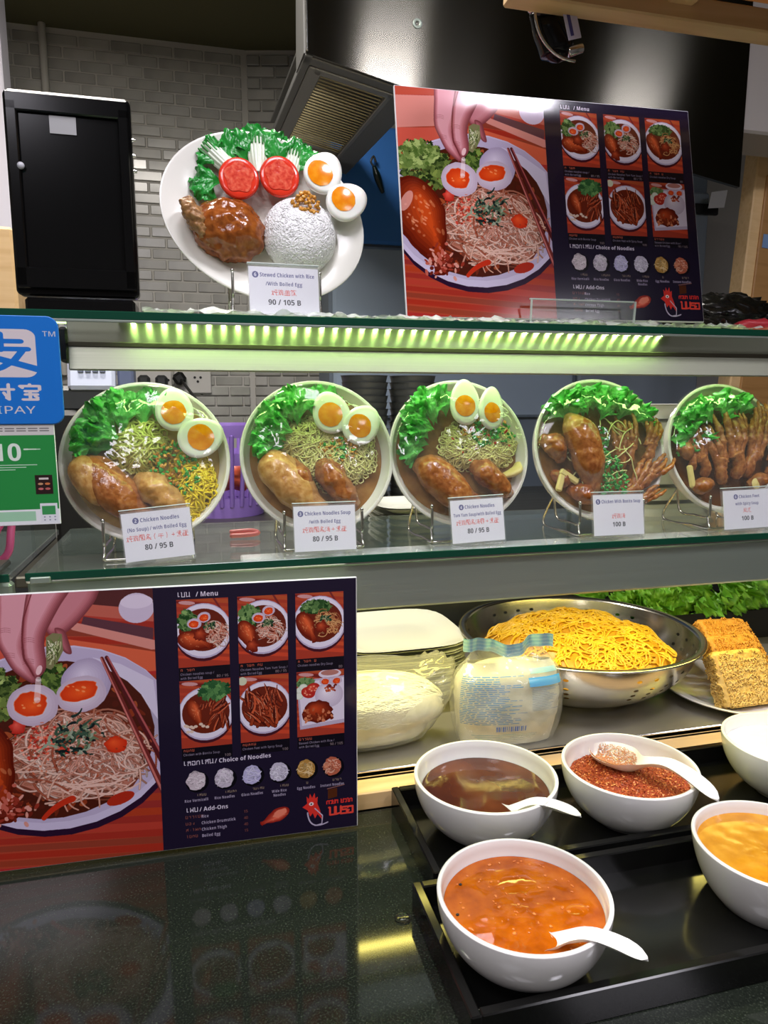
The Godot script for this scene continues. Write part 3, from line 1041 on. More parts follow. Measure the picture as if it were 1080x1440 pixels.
func font_rid(bold: bool) -> RID:
	if not M.has("font%s" % bold):
		var f := SystemFont.new()
		f.font_names = PackedStringArray(["Droid Sans"])
		f.font_weight = 700 if bold else 400
		M["font%s" % bold] = f
	return M["font%s" % bold].get_rids()[0]


func text_width(s: String, size: int, bold := false) -> float:
	var rid := font_rid(bold)
	var w := 0.0
	for ch in s:
		w += ts.font_get_glyph_advance(rid, size, ts.font_get_glyph_index(rid, size, ch.unicode_at(0), 0)).x
	return w


# lettering with its baseline at y; align 0 left, 1 middle, 2 right
func p_text(im: Image, s: String, x: float, y: float, size: int, col: Color, bold := false, align := 0, stretch := 1.0):
	var rid := font_rid(bold)
	var fs := Vector2i(size, 0)
	if align:
		x -= text_width(s, size, bold) * stretch * (0.5 if align == 1 else 1.0)
	for ch in s:
		var g := ts.font_get_glyph_index(rid, size, ch.unicode_at(0), 0)
		ts.font_render_glyph(rid, fs, g)
		var ti := ts.font_get_glyph_texture_idx(rid, fs, g)
		if ti >= 0:
			var rect := ts.font_get_glyph_uv_rect(rid, fs, g)
			if rect.size.x >= 1:
				var src := ts.font_get_texture_image(rid, fs, ti).get_region(Rect2i(rect))
				src.convert(Image.FORMAT_RGBA8)
				for yy in src.get_height():
					for xx in src.get_width():
						var a := src.get_pixel(xx, yy).a
						src.set_pixel(xx, yy, Color(col, a * col.a))
				if stretch != 1.0:
					src.resize(maxi(1, int(src.get_width() * stretch)), src.get_height())
				var o := ts.font_get_glyph_offset(rid, fs, g)
				im.blend_rect(src, Rect2i(Vector2i.ZERO, src.get_size()), Vector2i(int(x + o.x * stretch), int(y + o.y)))
		x += ts.font_get_glyph_advance(rid, size, g).x * stretch


# characters that the fonts lack, as pen strokes on a 10 by 10 grid (two digits a point)
const STROKES := {
	"支": "1292 5055 2676 7629 3699", "付": "3013 2329 4393 7079 7968 5567", "宝": "5051 22119193 3484 3686 2989 5459 7788",
	"炖": "2229 0314 4334 2509 2739 5191 7079 7999 5355 9395 5595", "鸡": "0141 4119 1349 6052 52824 8184 5255 5585 8589 8978 4787",
	"面": "0090 5012 0202 2292 9299 0299 4249 6269 4444 4664 0209", "粉": "2029 0444 0112 4132 2508 2749 6053 8093 5595 9598 9878 7559",
	"饭": "2002 1141 4133 2329 2938 6051 5191 5159 6474 7459 6599", "盖": "3141 7161 1292 5255 1494 0696 1619 9699 4649 6669 0999",
	"条": "4023 3071 7126 3399 1696 5659 3718 7789", "汤": "1122 0314 0926 4181 8144 4494 9489 8978 6547 7558",
	"蛋": "1191 5155 5373 2309 0508 4394 3565 3538 6568 3868 5559 0999", "凤": "2127 2709 2181 8187 8799 3363 6348 3478", "爪": "8031 2126 2609 5259 6163 7899",
	"煮": "2171 5053 0383 7036 3464 3467 6467 3666 1819 3839 5859 7889", "辣": "0141 2129 0343 2306 2549 7020 5191 6162 8182 5393 7379 5596",
	"(": "6044 4459", ")": "4054 5449", "+": "2575 5257", "干": "1282 0595 5259",
	"เ": "4148 4868", "ม": "2129 2979 7971 1121", "น": "2129 2978 7971 7989 1121", "ู": "",
	"ล": "2322 2272 7279 7434 3429 2939", "อ": "2322 2272 7279 7929 2926 2636", "ก": "2923 2342 4262 6273 7379", "ส": "2322 2272 7279 7434 3429 7191",
	"พ": "2129 2954 5479 7971", "ต": "2922 2242 4253 5362 6272 7279", "ี": "", "ย": "2124 2444 4426 2629 2979 7971", "ว": "2272 7279 7959",
	"ไ": "5159 5969 5131", "ร": "7222 2225 2575 7579 7929", "ค": "2922 2272 7279 2955", "ข": "2129 2979 7971 2141", "า": "2272 7279", "ป": "2129 2979 7970", "ง": "7279 7946", "ะ": "5464 5767", "โ": "5159 5131",
}


func p_chars(im: Image, s: String, x: float, y: float, size: float, w: float, col: Color, adv := 1.0) -> float:
	for ch in s:
		if STROKES.has(ch):
			for st in STROKES[ch].split(" "):
				var pts := PackedVector2Array()
				for k in st.length() / 2:
					pts.append(Vector2(x + st[k * 2].to_int() * size / 10.0, y + st[k * 2 + 1].to_int() * size / 10.0))
				if pts.size() > 1:
					p_line(im, pts, w, w, col)
		x += size * adv
	return x


func printed(im: Image, rough := 0.25, spec := 0.5) -> StandardMaterial3D:
	var m := mat(Color.WHITE, rough, 0.0, spec)
	m.albedo_texture = ImageTexture.create_from_image(im)
	m.texture_repeat = false
	return m


# ---------------------------------------------------------------- the menu boards

func lettuce_print(im: Image, c: Vector2, r: Vector2, count: int, dark: Color, light: Color, s := 1.0):
	for k in count:
		var a := rng.randf() * TAU
		var d := sqrt(rng.randf())
		var q := c + Vector2(cos(a) * r.x, sin(a) * r.y) * d
		var t := rng.randf()
		p_ell(im, q, Vector2(rng.randf_range(8, 24), rng.randf_range(6, 15)) * s, dark.lerp(light, t * t if k < count * 0.6 else t), rng.randf() * TAU, 0.4, k * 1.7)


func noodle_print(im: Image, c: Vector2, r: Vector2, count: int, w: float, cols: Array):
	# strands in layers, each with a darker rim so that they read apart; the undermost are the darkest
	for k in count:
		var a := rng.randf() * TAU
		var d := sqrt(rng.randf()) * 0.9
		var q := c + Vector2(cos(a) * r.x, sin(a) * r.y) * d
		var dir := Vector2(1, 0).rotated(rng.randf_range(-0.9, 0.9) + (0.6 if q.x > c.x else -0.2))
		var l := rng.randf_range(0.3, 0.85) * r.x
		var col: Color = cols[rng.randi() % cols.size()]
		var deep := 1.0 - float(k) / count
		col = col.darkened(0.32 * deep * deep)
		var line := bend(q - dir * l / 2, q + dir * l / 2, rng.randf_range(-0.42, 0.42), 9)
		if w > 4.0:
			p_line(im, line, w * 1.45, w * 1.2, col.darkened(0.26))
		p_line(im, line, w, w * 0.8, col)
		if w > 4.0 and k % 3 == 0:
			p_line(im, line, w * 0.35, w * 0.25, col.lightened(0.35))


func egg_print(im: Image, c: Vector2, r: Vector2, yolk: Vector2, yr: Vector2, rot := 0.0):
	p_form(im, c, r, c8(196, 176, 196), c8(240, 230, 240), rot, 0.03, 1.0, Vector2(-0.1, -0.1))
	p_ell(im, c + yolk, yr * 1.04, c8(236, 140, 90), rot, 0.08, 2.0)
	p_form(im, c + yolk, yr, c8(216, 58, 18), c8(246, 96, 34), rot, 0.08, 2.0, Vector2(0.1, 0.2))
	for k in 7:
		p_ell(im, c + yolk + Vector2(rng.randf_range(-0.6, 0.6) * yr.x, rng.randf_range(-0.6, 0.6) * yr.y), yr * rng.randf_range(0.05, 0.13), Color(1.0, 0.62, 0.38, 0.8), 0.4)


func leg_print(im: Image, c: Vector2, r: Vector2, rot: float, dark: Color, light: Color):
	# drumstick: round end towards -x, bone end towards +x before turning
	var body := PackedVector2Array()
	for k in 40:
		var t := float(k) / 39.0
		var x := lerpf(-1.0, 1.0, t)
		body.append(Vector2(x, -_leg(x)))
	for k in 40:
		var t := float(k) / 39.0
		var x := lerpf(1.0, -1.0, t)
		body.append(Vector2(x, _leg(x)))
	for s in 8:
		var f := 1.0 - s / 8.5
		var q := PackedVector2Array()
		for p in body:
			q.append(c + (Vector2(p.x * r.x * lerpf(1.0, f, 0.7), p.y * r.y * f) + Vector2(-0.04 * s * r.x * 0.6, -0.035 * s * r.y)).rotated(rot))
		p_poly(im, q, dark.lerp(light, s / 7.0))
	for k in 16:
		var p := Vector2(rng.randf_range(-0.8, 0.3) * r.x, rng.randf_range(-0.6, 0.4) * r.y)
		p_ell(im, c + p.rotated(rot), Vector2(r.x * rng.randf_range(0.02, 0.09), r.y * 0.05), Color(1.0, 0.72, 0.5, 0.35), rot + rng.randf_range(-0.5, 0.5))


func _leg(x: float) -> float:
	if x < 0.15:
		return sqrt(maxf(0.0, 1.0 - pow((x + 0.15) / 0.86, 2.0))) * 0.95 if x < -0.15 else lerpf(0.95, 0.72, (x + 0.15) / 0.3)
	return lerpf(0.72, 0.22, smoothstep(0.15, 0.8, x)) + (0.10 * smoothstep(0.8, 0.92, x)) - 0.3 * smoothstep(0.95, 1.0, x)


func feet_print(im: Image, c: Vector2, r: Vector2, count: int, tilt: float):
	for k in count:
		var q := c + Vector2(rng.randf_range(-1, 1) * r.x, rng.randf_range(-1, 1) * r.y) * 0.8
		var dir := Vector2(0, 1).rotated(tilt + rng.randf_range(-0.7, 0.7))
		var l := r.y * rng.randf_range(0.35, 0.6)
		var w := r.x * rng.randf_range(0.10, 0.17)
		var col := c8(120, 36, 16).lerp(c8(206, 92, 54), rng.randf())
		p_line(im, bend(q - dir * l, q + dir * l, rng.randf_range(-0.15, 0.15), 5), w * 0.6, w * 1.2, c8(76, 20, 12))
		p_line(im, bend(q - dir * l, q + dir * l, rng.randf_range(-0.15, 0.15), 5), w * 0.4, w * 0.9, col)
		p_line(im, bend(q - dir * l * 0.8 + Vector2(-w * 0.15, 0), q + dir * l * 0.4 + Vector2(-w * 0.15, 0), 0.05, 4), w * 0.12, w * 0.2, Color(1.0, 0.75, 0.6, 0.6))


func dish_print(im: Image, rect: Rect2, kind: int):
	clip = Rect2i(rect)
	var o := rect.position
	var s := rect.size.x / 100.0
	var P := func(x: float, y: float) -> Vector2: return o + Vector2(x, y) * s
	var R := func(x: float, y: float) -> Vector2: return Vector2(x, y) * s
	im.fill_rect(clip, c8(168, 58, 40))
	for k in 10:
		p_line(im, PackedVector2Array([P.call(-10, k * 15 - 20), P.call(110, k * 15 - 6)]), 5 * s, 9 * s, c8(176 + (k * 37) % 34, 62 + (k * 17) % 24, 44))
	p_line(im, PackedVector2Array([P.call(2, 4), P.call(60, 14)]), 5 * s, 8 * s, c8(118, 34, 30))
	p_ell(im, P.call(20, 7), R.call(16, 4), c8(206, 150, 150), 0.1)
	if kind < 3:
		p_line(im, PackedVector2Array([P.call(72, 0), P.call(98, 46)]), 4 * s, 3 * s, c8(120, 40, 40))
	if kind == 5:
		p_ell(im, P.call(70, 8), R.call(24, 10), c8(226, 214, 228))
		p_ell(im, P.call(70, 6), R.call(19, 6), c8(180, 120, 110))
		p_poly(im, PackedVector2Array([P.call(2, 50), P.call(20, 18), P.call(108, 14), P.call(108, 118), P.call(6, 126)]), c8(190, 176, 200))
		p_poly(im, PackedVector2Array([P.call(6, 52), P.call(23, 22), P.call(106, 18), P.call(104, 110), P.call(10, 118)]), c8(226, 216, 232))
		lettuce_print(im, P.call(16, 24), R.call(18, 9), 40, c8(30, 70, 30), c8(140, 170, 110), s * 0.35)
		for q in [[8, 40], [5, 52], [14, 34]]:
			p_ell(im, P.call(q[0], q[1]), R.call(9, 8), c8(206, 216, 196))
			p_ell(im, P.call(q[0], q[1]), R.call(7, 6), c8(226, 232, 216))
		for q in [[24, 46, 0.4], [34, 38, -0.3]]:
			p_form(im, P.call(q[0], q[1]), R.call(15, 12), c8(176, 34, 30), c8(226, 84, 62), q[2])
			for k in 6:
				p_ell(im, P.call(q[0] + cos(k) * 7, q[1] + sin(k) * 5), R.call(2.2, 1.8), c8(238, 150, 120))
		p_form(im, P.call(68, 54), R.call(30, 28), c8(200, 186, 206), c8(244, 236, 246))
		egg_print(im, P.call(60, 24), R.call(12, 9), R.call(0, 1), R.call(8, 6), 0.1)
		egg_print(im, P.call(84, 24), R.call(12, 9), R.call(0, 1), R.call(8, 6), -0.1)
		for k in 22:
			p_ell(im, P.call(70 + rng.randf_range(-12, 12), 39 + rng.randf_range(-6, 7)), R.call(3, 2), [c8(150, 40, 30), c8(206, 100, 60), c8(110, 30, 20)][k % 3], rng.randf() * 3)
		p_form(im, P.call(44, 90), R.call(34, 25), c8(96, 22, 12), c8(206, 76, 34), 0.1, 0.15, 4.0)
		for k in 40:
			p_ell(im, P.call(44 + rng.randf_range(-30, 30), 96 + rng.randf_range(-12, 14)), R.call(4, 2.4), [c8(120, 40, 20), c8(180, 92, 56), c8(214, 130, 90)][k % 3], rng.randf() * 3)
		clip = Rect2i(0, 0, 4096, 4096)
		return
	# bowl
	var cy: float = [66, 66, 64, 72, 70][kind]
	p_ell(im, P.call(50, cy + 5), R.call(55, 58), c8(70, 22, 34))
	p_ell(im, P.call(50, cy), R.call(55, 57), c8(190, 178, 206))
	p_ell(im, P.call(50, cy - 1), R.call(53, 54), c8(228, 220, 236))
	p_ell(im, P.call(50, cy - 2), R.call(47, 44), c8(104, 34, 20))
	if kind < 3:
		lettuce_print(im, P.call([20, 24, 42][kind], [44, 40, 30][kind]), R.call([18, 20, 30][kind], [20, 20, 12][kind]), 110, c8(24, 60, 24), c8(136, 170, 100), s * 0.35)
		noodle_print(im, P.call([74, 66, 66][kind], [74, 72, 66][kind]), R.call(27, 28), 130, 1.7 * s, [c8(214, 150, 130), c8(236, 190, 170), c8(196, 110, 84), c8(226, 206, 190)] if kind < 2 else [c8(196, 130, 80), c8(222, 170, 110), c8(166, 90, 54)])
		if kind < 2:
			egg_print(im, P.call([52, 62][kind], [38, 32][kind]), R.call(13, 11), R.call(0, 1), R.call(9, 7), -0.2)
			egg_print(im, P.call([33, 42][kind], [50, 46][kind]), R.call(14, 11), R.call(-1, 1), R.call(9.5, 7), 0.05)
		leg_print(im, P.call([34, 20, 24][kind], [88, 84, 74][kind]), R.call(36, 19 if kind else 21), [0.35, 1.2, 1.1][kind], c8(106, 24, 10), c8(220, 96, 50))
		p_form(im, P.call([44, 28, 54][kind], [74, 104, 74][kind]), R.call(13, 12), c8(110, 26, 14), c8(204, 84, 46), 0.3, 0.3, 3.0)
		for k in 34:
			p_ell(im, P.call([62, 60, 62][kind] + rng.randf_range(-11, 11), [56, 58, 56][kind] + rng.randf_range(-6, 6)), R.call(3.4, 1.6), [c8(34, 66, 44), c8(86, 110, 70), c8(20, 44, 30), c8(150, 150, 110)][k % 4], rng.randf() * 3)
	else:
		if kind == 3:
			lettuce_print(im, P.call(68, 26), R.call(28, 17), 120, c8(20, 66, 34), c8(110, 160, 90), s * 0.4)
			leg_print(im, P.call(30, 72), R.call(34, 15), 1.25, c8(110, 30, 12), c8(216, 96, 52))
			feet_print(im, P.call(66, 74), R.call(30, 30), 16, 0.5)
			feet_print(im, P.call(50, 52), R.call(24, 10), 6, 0.2)
			for k in 10:
				p_ell(im, P.call(18 + rng.randf_range(-12, 40), 102 + rng.randf_range(-9, 9)), R.call(4, 3), c8(222, 196, 176))
		else:
			p_ell(im, P.call(6, 10), R.call(9, 9), c8(206, 210, 180))
			feet_print(im, P.call(50, 70), R.call(44, 36), 44, -0.5)
			feet_print(im, P.call(64, 56), R.call(16, 34), 9, 0.15)
	clip = Rect2i(0, 0, 4096, 4096)


func hand_print(im: Image, P: Callable):
	# a hand that comes down from the top edge and pinches seasoning between its fingertips
	var Q := func(x: float, y: float) -> Vector2: return P.call(0.87 * x + 240.0, 45.0 + (y - 60.0) * 1.015)
	var dark := c8(126, 58, 64)
	var mid := c8(188, 108, 116)
	var light := c8(222, 156, 166)
	var shapes := [
		[[345, 40], [500, 40], [478, 150], [432, 212], [380, 262], [322, 300], [256, 300], [230, 250], [250, 170], [310, 100]],
		[[276, 270], [322, 284], [345, 340], [360, 398], [330, 392], [300, 350]],
		[[20, 40], [6, 150], [6, 290], [42, 372], [90, 450], [172, 514], [200, 500], [186, 450], [170, 400], [150, 330], [190, 200], [190, 40]],
		[[172, 40], [128, 190], [120, 300], [128, 392], [162, 452], [186, 494], [216, 482], [240, 440], [228, 340], [238, 280], [300, 170], [350, 100], [360, 40]],
	]
	for k in shapes.size():
		var pts := PackedVector2Array()
		var c := Curve2D.new()
		var n: int = shapes[k].size()
		for i in n + 1:
			var p: Vector2 = Q.call(shapes[k][i % n][0], shapes[k][i % n][1])
			var q: Vector2 = Q.call(shapes[k][(i + 1) % n][0], shapes[k][(i + 1) % n][1])
			var o: Vector2 = Q.call(shapes[k][(i + n - 1) % n][0], shapes[k][(i + n - 1) % n][1])
			c.add_point(p, -(q - o) / 7.0, (q - o) / 7.0)
		for i in 60:
			pts.append(c.sample_baked(c.get_baked_length() * i / 60.0))
		for s in 8:
			var t := s / 7.0
			var inset := Geometry2D.offset_polygon(pts, -s * 4.6, Geometry2D.JOIN_ROUND)
			for poly in inset:
				var sh := PackedVector2Array()
				for p in poly:
					sh.append(p + Vector2(-s * 1.6, -s * 0.5))
				p_poly(im, sh, dark.lerp(mid, minf(1.0, t * 1.8)) if t < 0.55 else mid.lerp(light, (t - 0.55) / 0.45 * (0.4 if k < 2 else 1.0)))
	# knuckle creases, nails and the dark gap between the two fingers
	for q in [[40, 240], [150, 300], [60, 360], [150, 400]]:
		for w in 3:
			p_line(im, bend(Q.call(q[0] - 22, q[1] + w * 9), Q.call(q[0] + 30, q[1] + 4 + w * 9), 0.12, 6), 2.5, 2.5, Color(0.55, 0.25, 0.28, 0.35))
	p_line(im, PackedVector2Array([Q.call(178, 60), Q.call(132, 200), Q.call(124, 300), Q.call(134, 392), Q.call(178, 478)]), 4, 7, c8(120, 48, 54))
	p_ell(im, Q.call(204, 456), Vector2(11, 22), c8(240, 196, 200), 0.35)
	# glass shaker held behind the fingertips
	p_poly(im, PackedVector2Array([Q.call(236, 306), Q.call(268, 290), Q.call(312, 300), Q.call(318, 380), Q.call(296, 420), Q.call(262, 462), Q.call(238, 450)]), c8(128, 124, 84))
	for k in 34:
		p_line(im, bend(Q.call(rng.randf_range(242, 308), rng.randf_range(304, 380)), Q.call(rng.randf_range(240, 300), rng.randf_range(350, 440)), 0.1, 3), 4, 3, [c8(110, 130, 70), c8(196, 198, 150), c8(76, 84, 44), c8(222, 220, 190)][k % 4])


func soften(im: Image, r: Rect2i, by: float):
	var part_ := im.get_region(r)
	part_.resize(int(r.size.x * by), int(r.size.y * by), Image.INTERPOLATE_LANCZOS)
	part_.resize(r.size.x, r.size.y, Image.INTERPOLATE_CUBIC)
	im.blit_rect(part_, Rect2i(Vector2i.ZERO, r.size), r.position)


func menu_print() -> Image:
	var im := Image.create_empty(1700, 1202, false, Image.FORMAT_RGBA8)
	var navy := c8(30, 22, 44)
	im.fill(navy)
	clip = Rect2i(0, 0, 818, 1202)
	# big photograph; P takes points measured on it
	var P := func(cx: float, cy: float) -> Vector2:
		var xl := 20.0 + 0.057 * (cy - 45.0)
		var yt := 45.0 + 0.1 * (cx - 20.0)
		return Vector2((cx - xl) / 868.0 * 818.0, (cy - yt) / (1422.0 - yt) * 1202.0)
	im.fill_rect(clip, c8(176, 66, 44))
	for k in 46:
		var y := k * 34.0 - 100
		p_line(im, PackedVector2Array([Vector2(-20, y), Vector2(840, y + 60)]), 24, 34, c8(142 + (k * 23) % 40, 46 + (k * 13) % 26, 30 + (k * 7) % 18))
	p_poly(im, PackedVector2Array([P.call(20, 100), P.call(300, 110), P.call(300, 290), P.call(20, 300)]), c8(212, 132, 120))
	p_poly(im, PackedVector2Array([P.call(20, 40), P.call(300, 40), P.call(300, 105), P.call(20, 100)]), c8(184, 74, 54))
	p_poly(im, PackedVector2Array([P.call(20, 300), P.call(300, 300), P.call(300, 420), P.call(20, 420)]), c8(206, 84, 66))
	# blurred things at the far side of the table
	p_poly(im, PackedVector2Array([P.call(560, 60), P.call(900, 80), P.call(900, 240), P.call(560, 150)]), c8(84, 40, 40))
	p_poly(im, PackedVector2Array([P.call(560, 150), P.call(900, 235), P.call(900, 290), P.call(540, 200)]), c8(190, 96, 80))
	p_poly(im, PackedVector2Array([P.call(600, 220), P.call(900, 320), P.call(900, 380), P.call(590, 260)]), c8(92, 52, 62))
	p_line(im, PackedVector2Array([P.call(560, 260), P.call(900, 400)]), 34, 44, c8(214, 140, 128))
	p_ell(im, P.call(825, 215), Vector2(72, 66), c8(206, 190, 212))
	p_ell(im, P.call(825, 185), Vector2(66, 30), c8(222, 208, 226))
	p_line(im, PackedVector2Array([P.call(470, 330), P.call(900, 480)]), 60, 90, c8(214, 96, 64))
	# bowl
	p_ell(im, P.call(500, 800) + Vector2(6, 22), Vector2(486, 412), c8(40, 16, 44), -0.06)
	p_ell(im, P.call(500, 795), Vector2(486, 410), c8(206, 194, 222), -0.06)
	p_ell(im, P.call(500, 780), Vector2(478, 388), c8(190, 176, 206), -0.06)
	p_poly(im, PackedVector2Array([P.call(640, 420), P.call(760, 470), P.call(905, 570), P.call(945, 840), P.call(900, 760), P.call(800, 620), P.call(700, 520)]), c8(214, 204, 226))
	p_poly(im, PackedVector2Array([P.call(780, 600), P.call(850, 640), P.call(940, 780), P.call(940, 900), P.call(880, 800)]), c8(176, 166, 192))
	p_ell(im, P.call(480, 800), Vector2(410, 350), c8(74, 26, 16), -0.06)
	for k in 260:
		var a := rng.randf() * TAU
		var d := sqrt(rng.randf()) * 0.94
		p_ell(im, P.call(480, 800) + Vector2(cos(a) * 400 * d, sin(a) * 340 * d), Vector2(rng.randf_range(8, 30), rng.randf_range(6, 14)), [c8(112, 38, 20), c8(142, 54, 28), c8(84, 28, 18), c8(164, 76, 40)][k % 4], rng.randf() * 3)
	# lettuce
	lettuce_print(im, P.call(170, 530), Vector2(160, 130), 420, c8(24, 44, 16), c8(140, 160, 76))
	lettuce_print(im, P.call(150, 470), Vector2(110, 70), 120, c8(76, 104, 40), c8(176, 196, 116))
	lettuce_print(im, P.call(500, 505), Vector2(70, 60), 90, c8(30, 54, 20), c8(130, 156, 70))
	# noodles
	p_ell(im, P.call(580, 900), Vector2(276, 196), c8(120, 56, 40), 0.1, 0.1, 3.0)
	p_ell(im, P.call(580, 895), Vector2(262, 182), c8(186, 116, 96), 0.1, 0.1, 3.0)
	noodle_print(im, P.call(590, 890), Vector2(270, 185), 420, 7, [c8(206, 146, 124), c8(226, 176, 156), c8(184, 112, 88), c8(166, 84, 60), c8(236, 200, 184)])
	noodle_print(im, P.call(690, 960), Vector2(150, 80), 120, 6, [c8(214, 150, 130), c8(236, 196, 180), c8(190, 116, 94)])
	for k in 9:
		p_line(im, bend(P.call(500 + k * 14, 1010 + (k * 37) % 60), P.call(760 + k * 12, 1000 + (k * 53) % 90), rng.randf_range(-0.25, 0.1)), 8, 6, c8(230, 188, 172))
	for k in 6:
		p_line(im, bend(P.call(520 + k * 46, 1060), P.call(540 + k * 46, 1160), rng.randf_range(-0.4, 0.4)), 9, 6, c8(206, 150, 130))
	p_line(im, bend(P.call(440, 1180), P.call(560, 1100), 0.08), 20, 30, c8(196, 48, 24))
	p_ell(im, P.call(770, 1130), Vector2(60, 26), c8(176, 42, 24), -0.3)
	# chilli flakes and red pieces
	for k in 130:
		p_ell(im, P.call(430 + rng.randfn() * 55, 790 + rng.randfn() * 45), Vector2(rng.randf_range(3, 8), rng.randf_range(3, 6)), [c8(206, 54, 40), c8(232, 110, 84), c8(170, 34, 24), c8(240, 160, 140)][k % 4], rng.randf() * 3)
	p_form(im, P.call(745, 860), Vector2(46, 38), c8(206, 46, 20), c8(240, 90, 40), 0.2, 0.1)
	p_form(im, P.call(330, 710), Vector2(30, 34), c8(190, 40, 30), c8(236, 96, 80), 0.2, 0.2)
	p_form(im, P.call(520, 855), Vector2(24, 20), c8(186, 40, 24), c8(230, 80, 60), 0.2, 0.2)
	# eggs
	p_form(im, P.call(615, 540), Vector2(100, 110), c8(176, 160, 190), c8(222, 210, 230), 0.35, 0.02)
	egg_print(im, P.call(595, 590), Vector2(102, 80), Vector2(-8, -14), Vector2(76, 42), -0.18)
	egg_print(im, P.call(393, 612), Vector2(100, 92), Vector2(-8, -6), Vector2(64, 52), 0.05)
	# herbs on the noodles
	for k in 90:
		var q: Vector2 = P.call(555 + rng.randfn() * 55, 800 + rng.randfn() * 38)
		p_line(im, bend(q, q + Vector2(rng.randf_range(-45, 45), rng.randf_range(-34, 34)), rng.randf_range(-0.3, 0.3), 4), 13, 5, [c8(30, 50, 44), c8(58, 84, 66), c8(104, 124, 92), c8(20, 34, 34), c8(150, 164, 140)][k % 5])
	# drumstick
	leg_print(im, P.call(190, 890), Vector2(270, 150), 1.22, c8(92, 20, 8), c8(206, 74, 26))
	for k in 80:
		p_ell(im, P.call(290 + rng.randfn() * 45, 1100 + rng.randfn() * 40), Vector2(rng.randf_range(6, 18), rng.randf_range(5, 10)), [c8(150, 50, 36), c8(110, 32, 22), c8(196, 96, 80), c8(220, 150, 136)][k % 4], rng.randf() * 3)
	p_ell(im, P.call(90, 740), Vector2(26, 60), Color(0.95, 0.72, 0.7, 0.7), 0.5)
	for k in 14:
		p_ell(im, P.call(150 + rng.randfn() * 40, 830 + rng.randfn() * 50), Vector2(rng.randf_range(5, 14), 5), Color(1.0, 0.7, 0.55, 0.55), 0.6)
	# chopsticks
	p_line(im, PackedVector2Array([P.call(700, 430), P.call(965, 990)]), 16, 30, c8(84, 26, 30))
	p_line(im, PackedVector2Array([P.call(705, 430), P.call(970, 980)]), 6, 10, c8(176, 84, 84))
	p_line(im, PackedVector2Array([P.call(680, 430), P.call(965, 1130)]), 14, 30, c8(112, 40, 38))
	p_line(im, PackedVector2Array([P.call(676, 430), P.call(955, 1120)]), 5, 10, c8(200, 112, 104))
	for k in 160:
		p_ell(im, P.call(560 + rng.randfn() * 130, 900 + rng.randfn() * 80), Vector2(rng.randf_range(3, 9), rng.randf_range(2, 5)), [Color(0.62, 0.22, 0.12, 0.7), Color(0.95, 0.8, 0.72, 0.6), Color(0.35, 0.14, 0.08, 0.5), Color(0.85, 0.4, 0.25, 0.6)][k % 4], rng.randf() * 3)
	hand_print(im, P)
	# white stream of seasoning on the egg
	p_line(im, PackedVector2Array([P.call(415, 490), P.call(410, 590)]), 22, 26, Color(1, 0.93, 0.95, 0.6))
	clip = Rect2i(0, 0, 4096, 4096)
	soften(im, Rect2i(0, 0, 818, 1202), 0.42)
	# dark half
	var white := c8(226, 216, 232)
	var pale := c8(190, 178, 200)
	var xe := p_chars(im, "เมนู", 912, 24, 24, 3, white, 0.82)
	p_text(im, "/ Menu", xe + 4, 47, 28, white, true)
	var xs := [913.0, 1170.0, 1424.0]
	var rects := []
	for r in 2:
		for c in 3:
			rects.append(Rect2(xs[c], [58.0, 423.0][r], 218, [304.0, 310.0][r]))
	var cap := [["Chicken noodles soup /", "with Boiled Egg", "80 / 95"], ["Chicken Noodles Tom Yum Soup /", "with Boiled Egg", "80 / 95"], ["Chicken noodles Dry Soup", "", "80"],
		["Chicken with Bonito Soup", "", "100"], ["Chicken Feet with Spicy Soup", "", "100"], ["Stewed Chicken with Rice /", "with Boiled Egg", "90 / 105"]]
	for k in 6:
		im.fill_rect(Rect2i(rects[k].position.x, rects[k].position.y, 218, 362 if k < 3 else 368), c8(18, 13, 24))
		dish_print(im, rects[k], k)
		soften(im, Rect2i(rects[k]), 0.7)
		var y: float = rects[k].end.y
		p_chars(im, ["ก๋วยตี", "ก๋วยตีตม", "ก๋วยตีย", "ตมกน", "ตมลกน", "ขาวมน"][k], xs[k % 3] + 6, y + 5, 13, 2, c8(196, 96, 70), 0.95)
		p_text(im, cap[k][0], xs[k % 3] + 6, y + 36, 15, pale, false, 0, 0.92)
		p_text(im, cap[k][1], xs[k % 3] + 6, y + 54, 15, pale, false, 0, 0.92)
		p_text(im, cap[k][2], xs[k % 3] + 212, y + 54, 17, c8(170, 150, 150), false, 2)
	xe = p_chars(im, "เลอกเสน", 912, 792, 24, 3, white, 0.8)
	p_text(im, "/ Choice of Noodles", xe + 6, 815, 27, white, true)
	var kinds := [["Rice Vermicelli", "", c8(232, 220, 226), c8(206, 190, 198)], ["Rice Noodles", "", c8(224, 214, 226), c8(200, 188, 204)], ["Glass Noodles", "", c8(206, 200, 232), c8(184, 178, 216)],
		["Wide Rice", "Noodles", c8(226, 220, 236), c8(196, 188, 208)], ["Egg Noodles", "", c8(220, 180, 110), c8(180, 134, 66)], ["Instant Noodles", "", c8(226, 150, 116), c8(186, 96, 70)]]
	for k in 6:
		var c := Vector2(969 + k * 123, 890)
		p_ell(im, c + Vector2(6, 6), Vector2(50, 50), c8(14, 10, 20))
		p_ell(im, c, Vector2(42, 46), kinds[k][3], 0, 0.08, k * 2.0)
		clip = Rect2i(c.x - 48, c.y - 50, 96, 100)
		noodle_print(im, c, Vector2(38, 40), 60, 4, [kinds[k][2], kinds[k][3], kinds[k][2].lightened(0.3)])
		clip = Rect2i(0, 0, 4096, 4096)
		p_chars(im, ["เสนมี", "เสนลก", "วนเสน", "เสนย", "มี", "มามา"][k], c.x, c.y + 62, 12, 2, c8(150, 130, 110), 0.9)
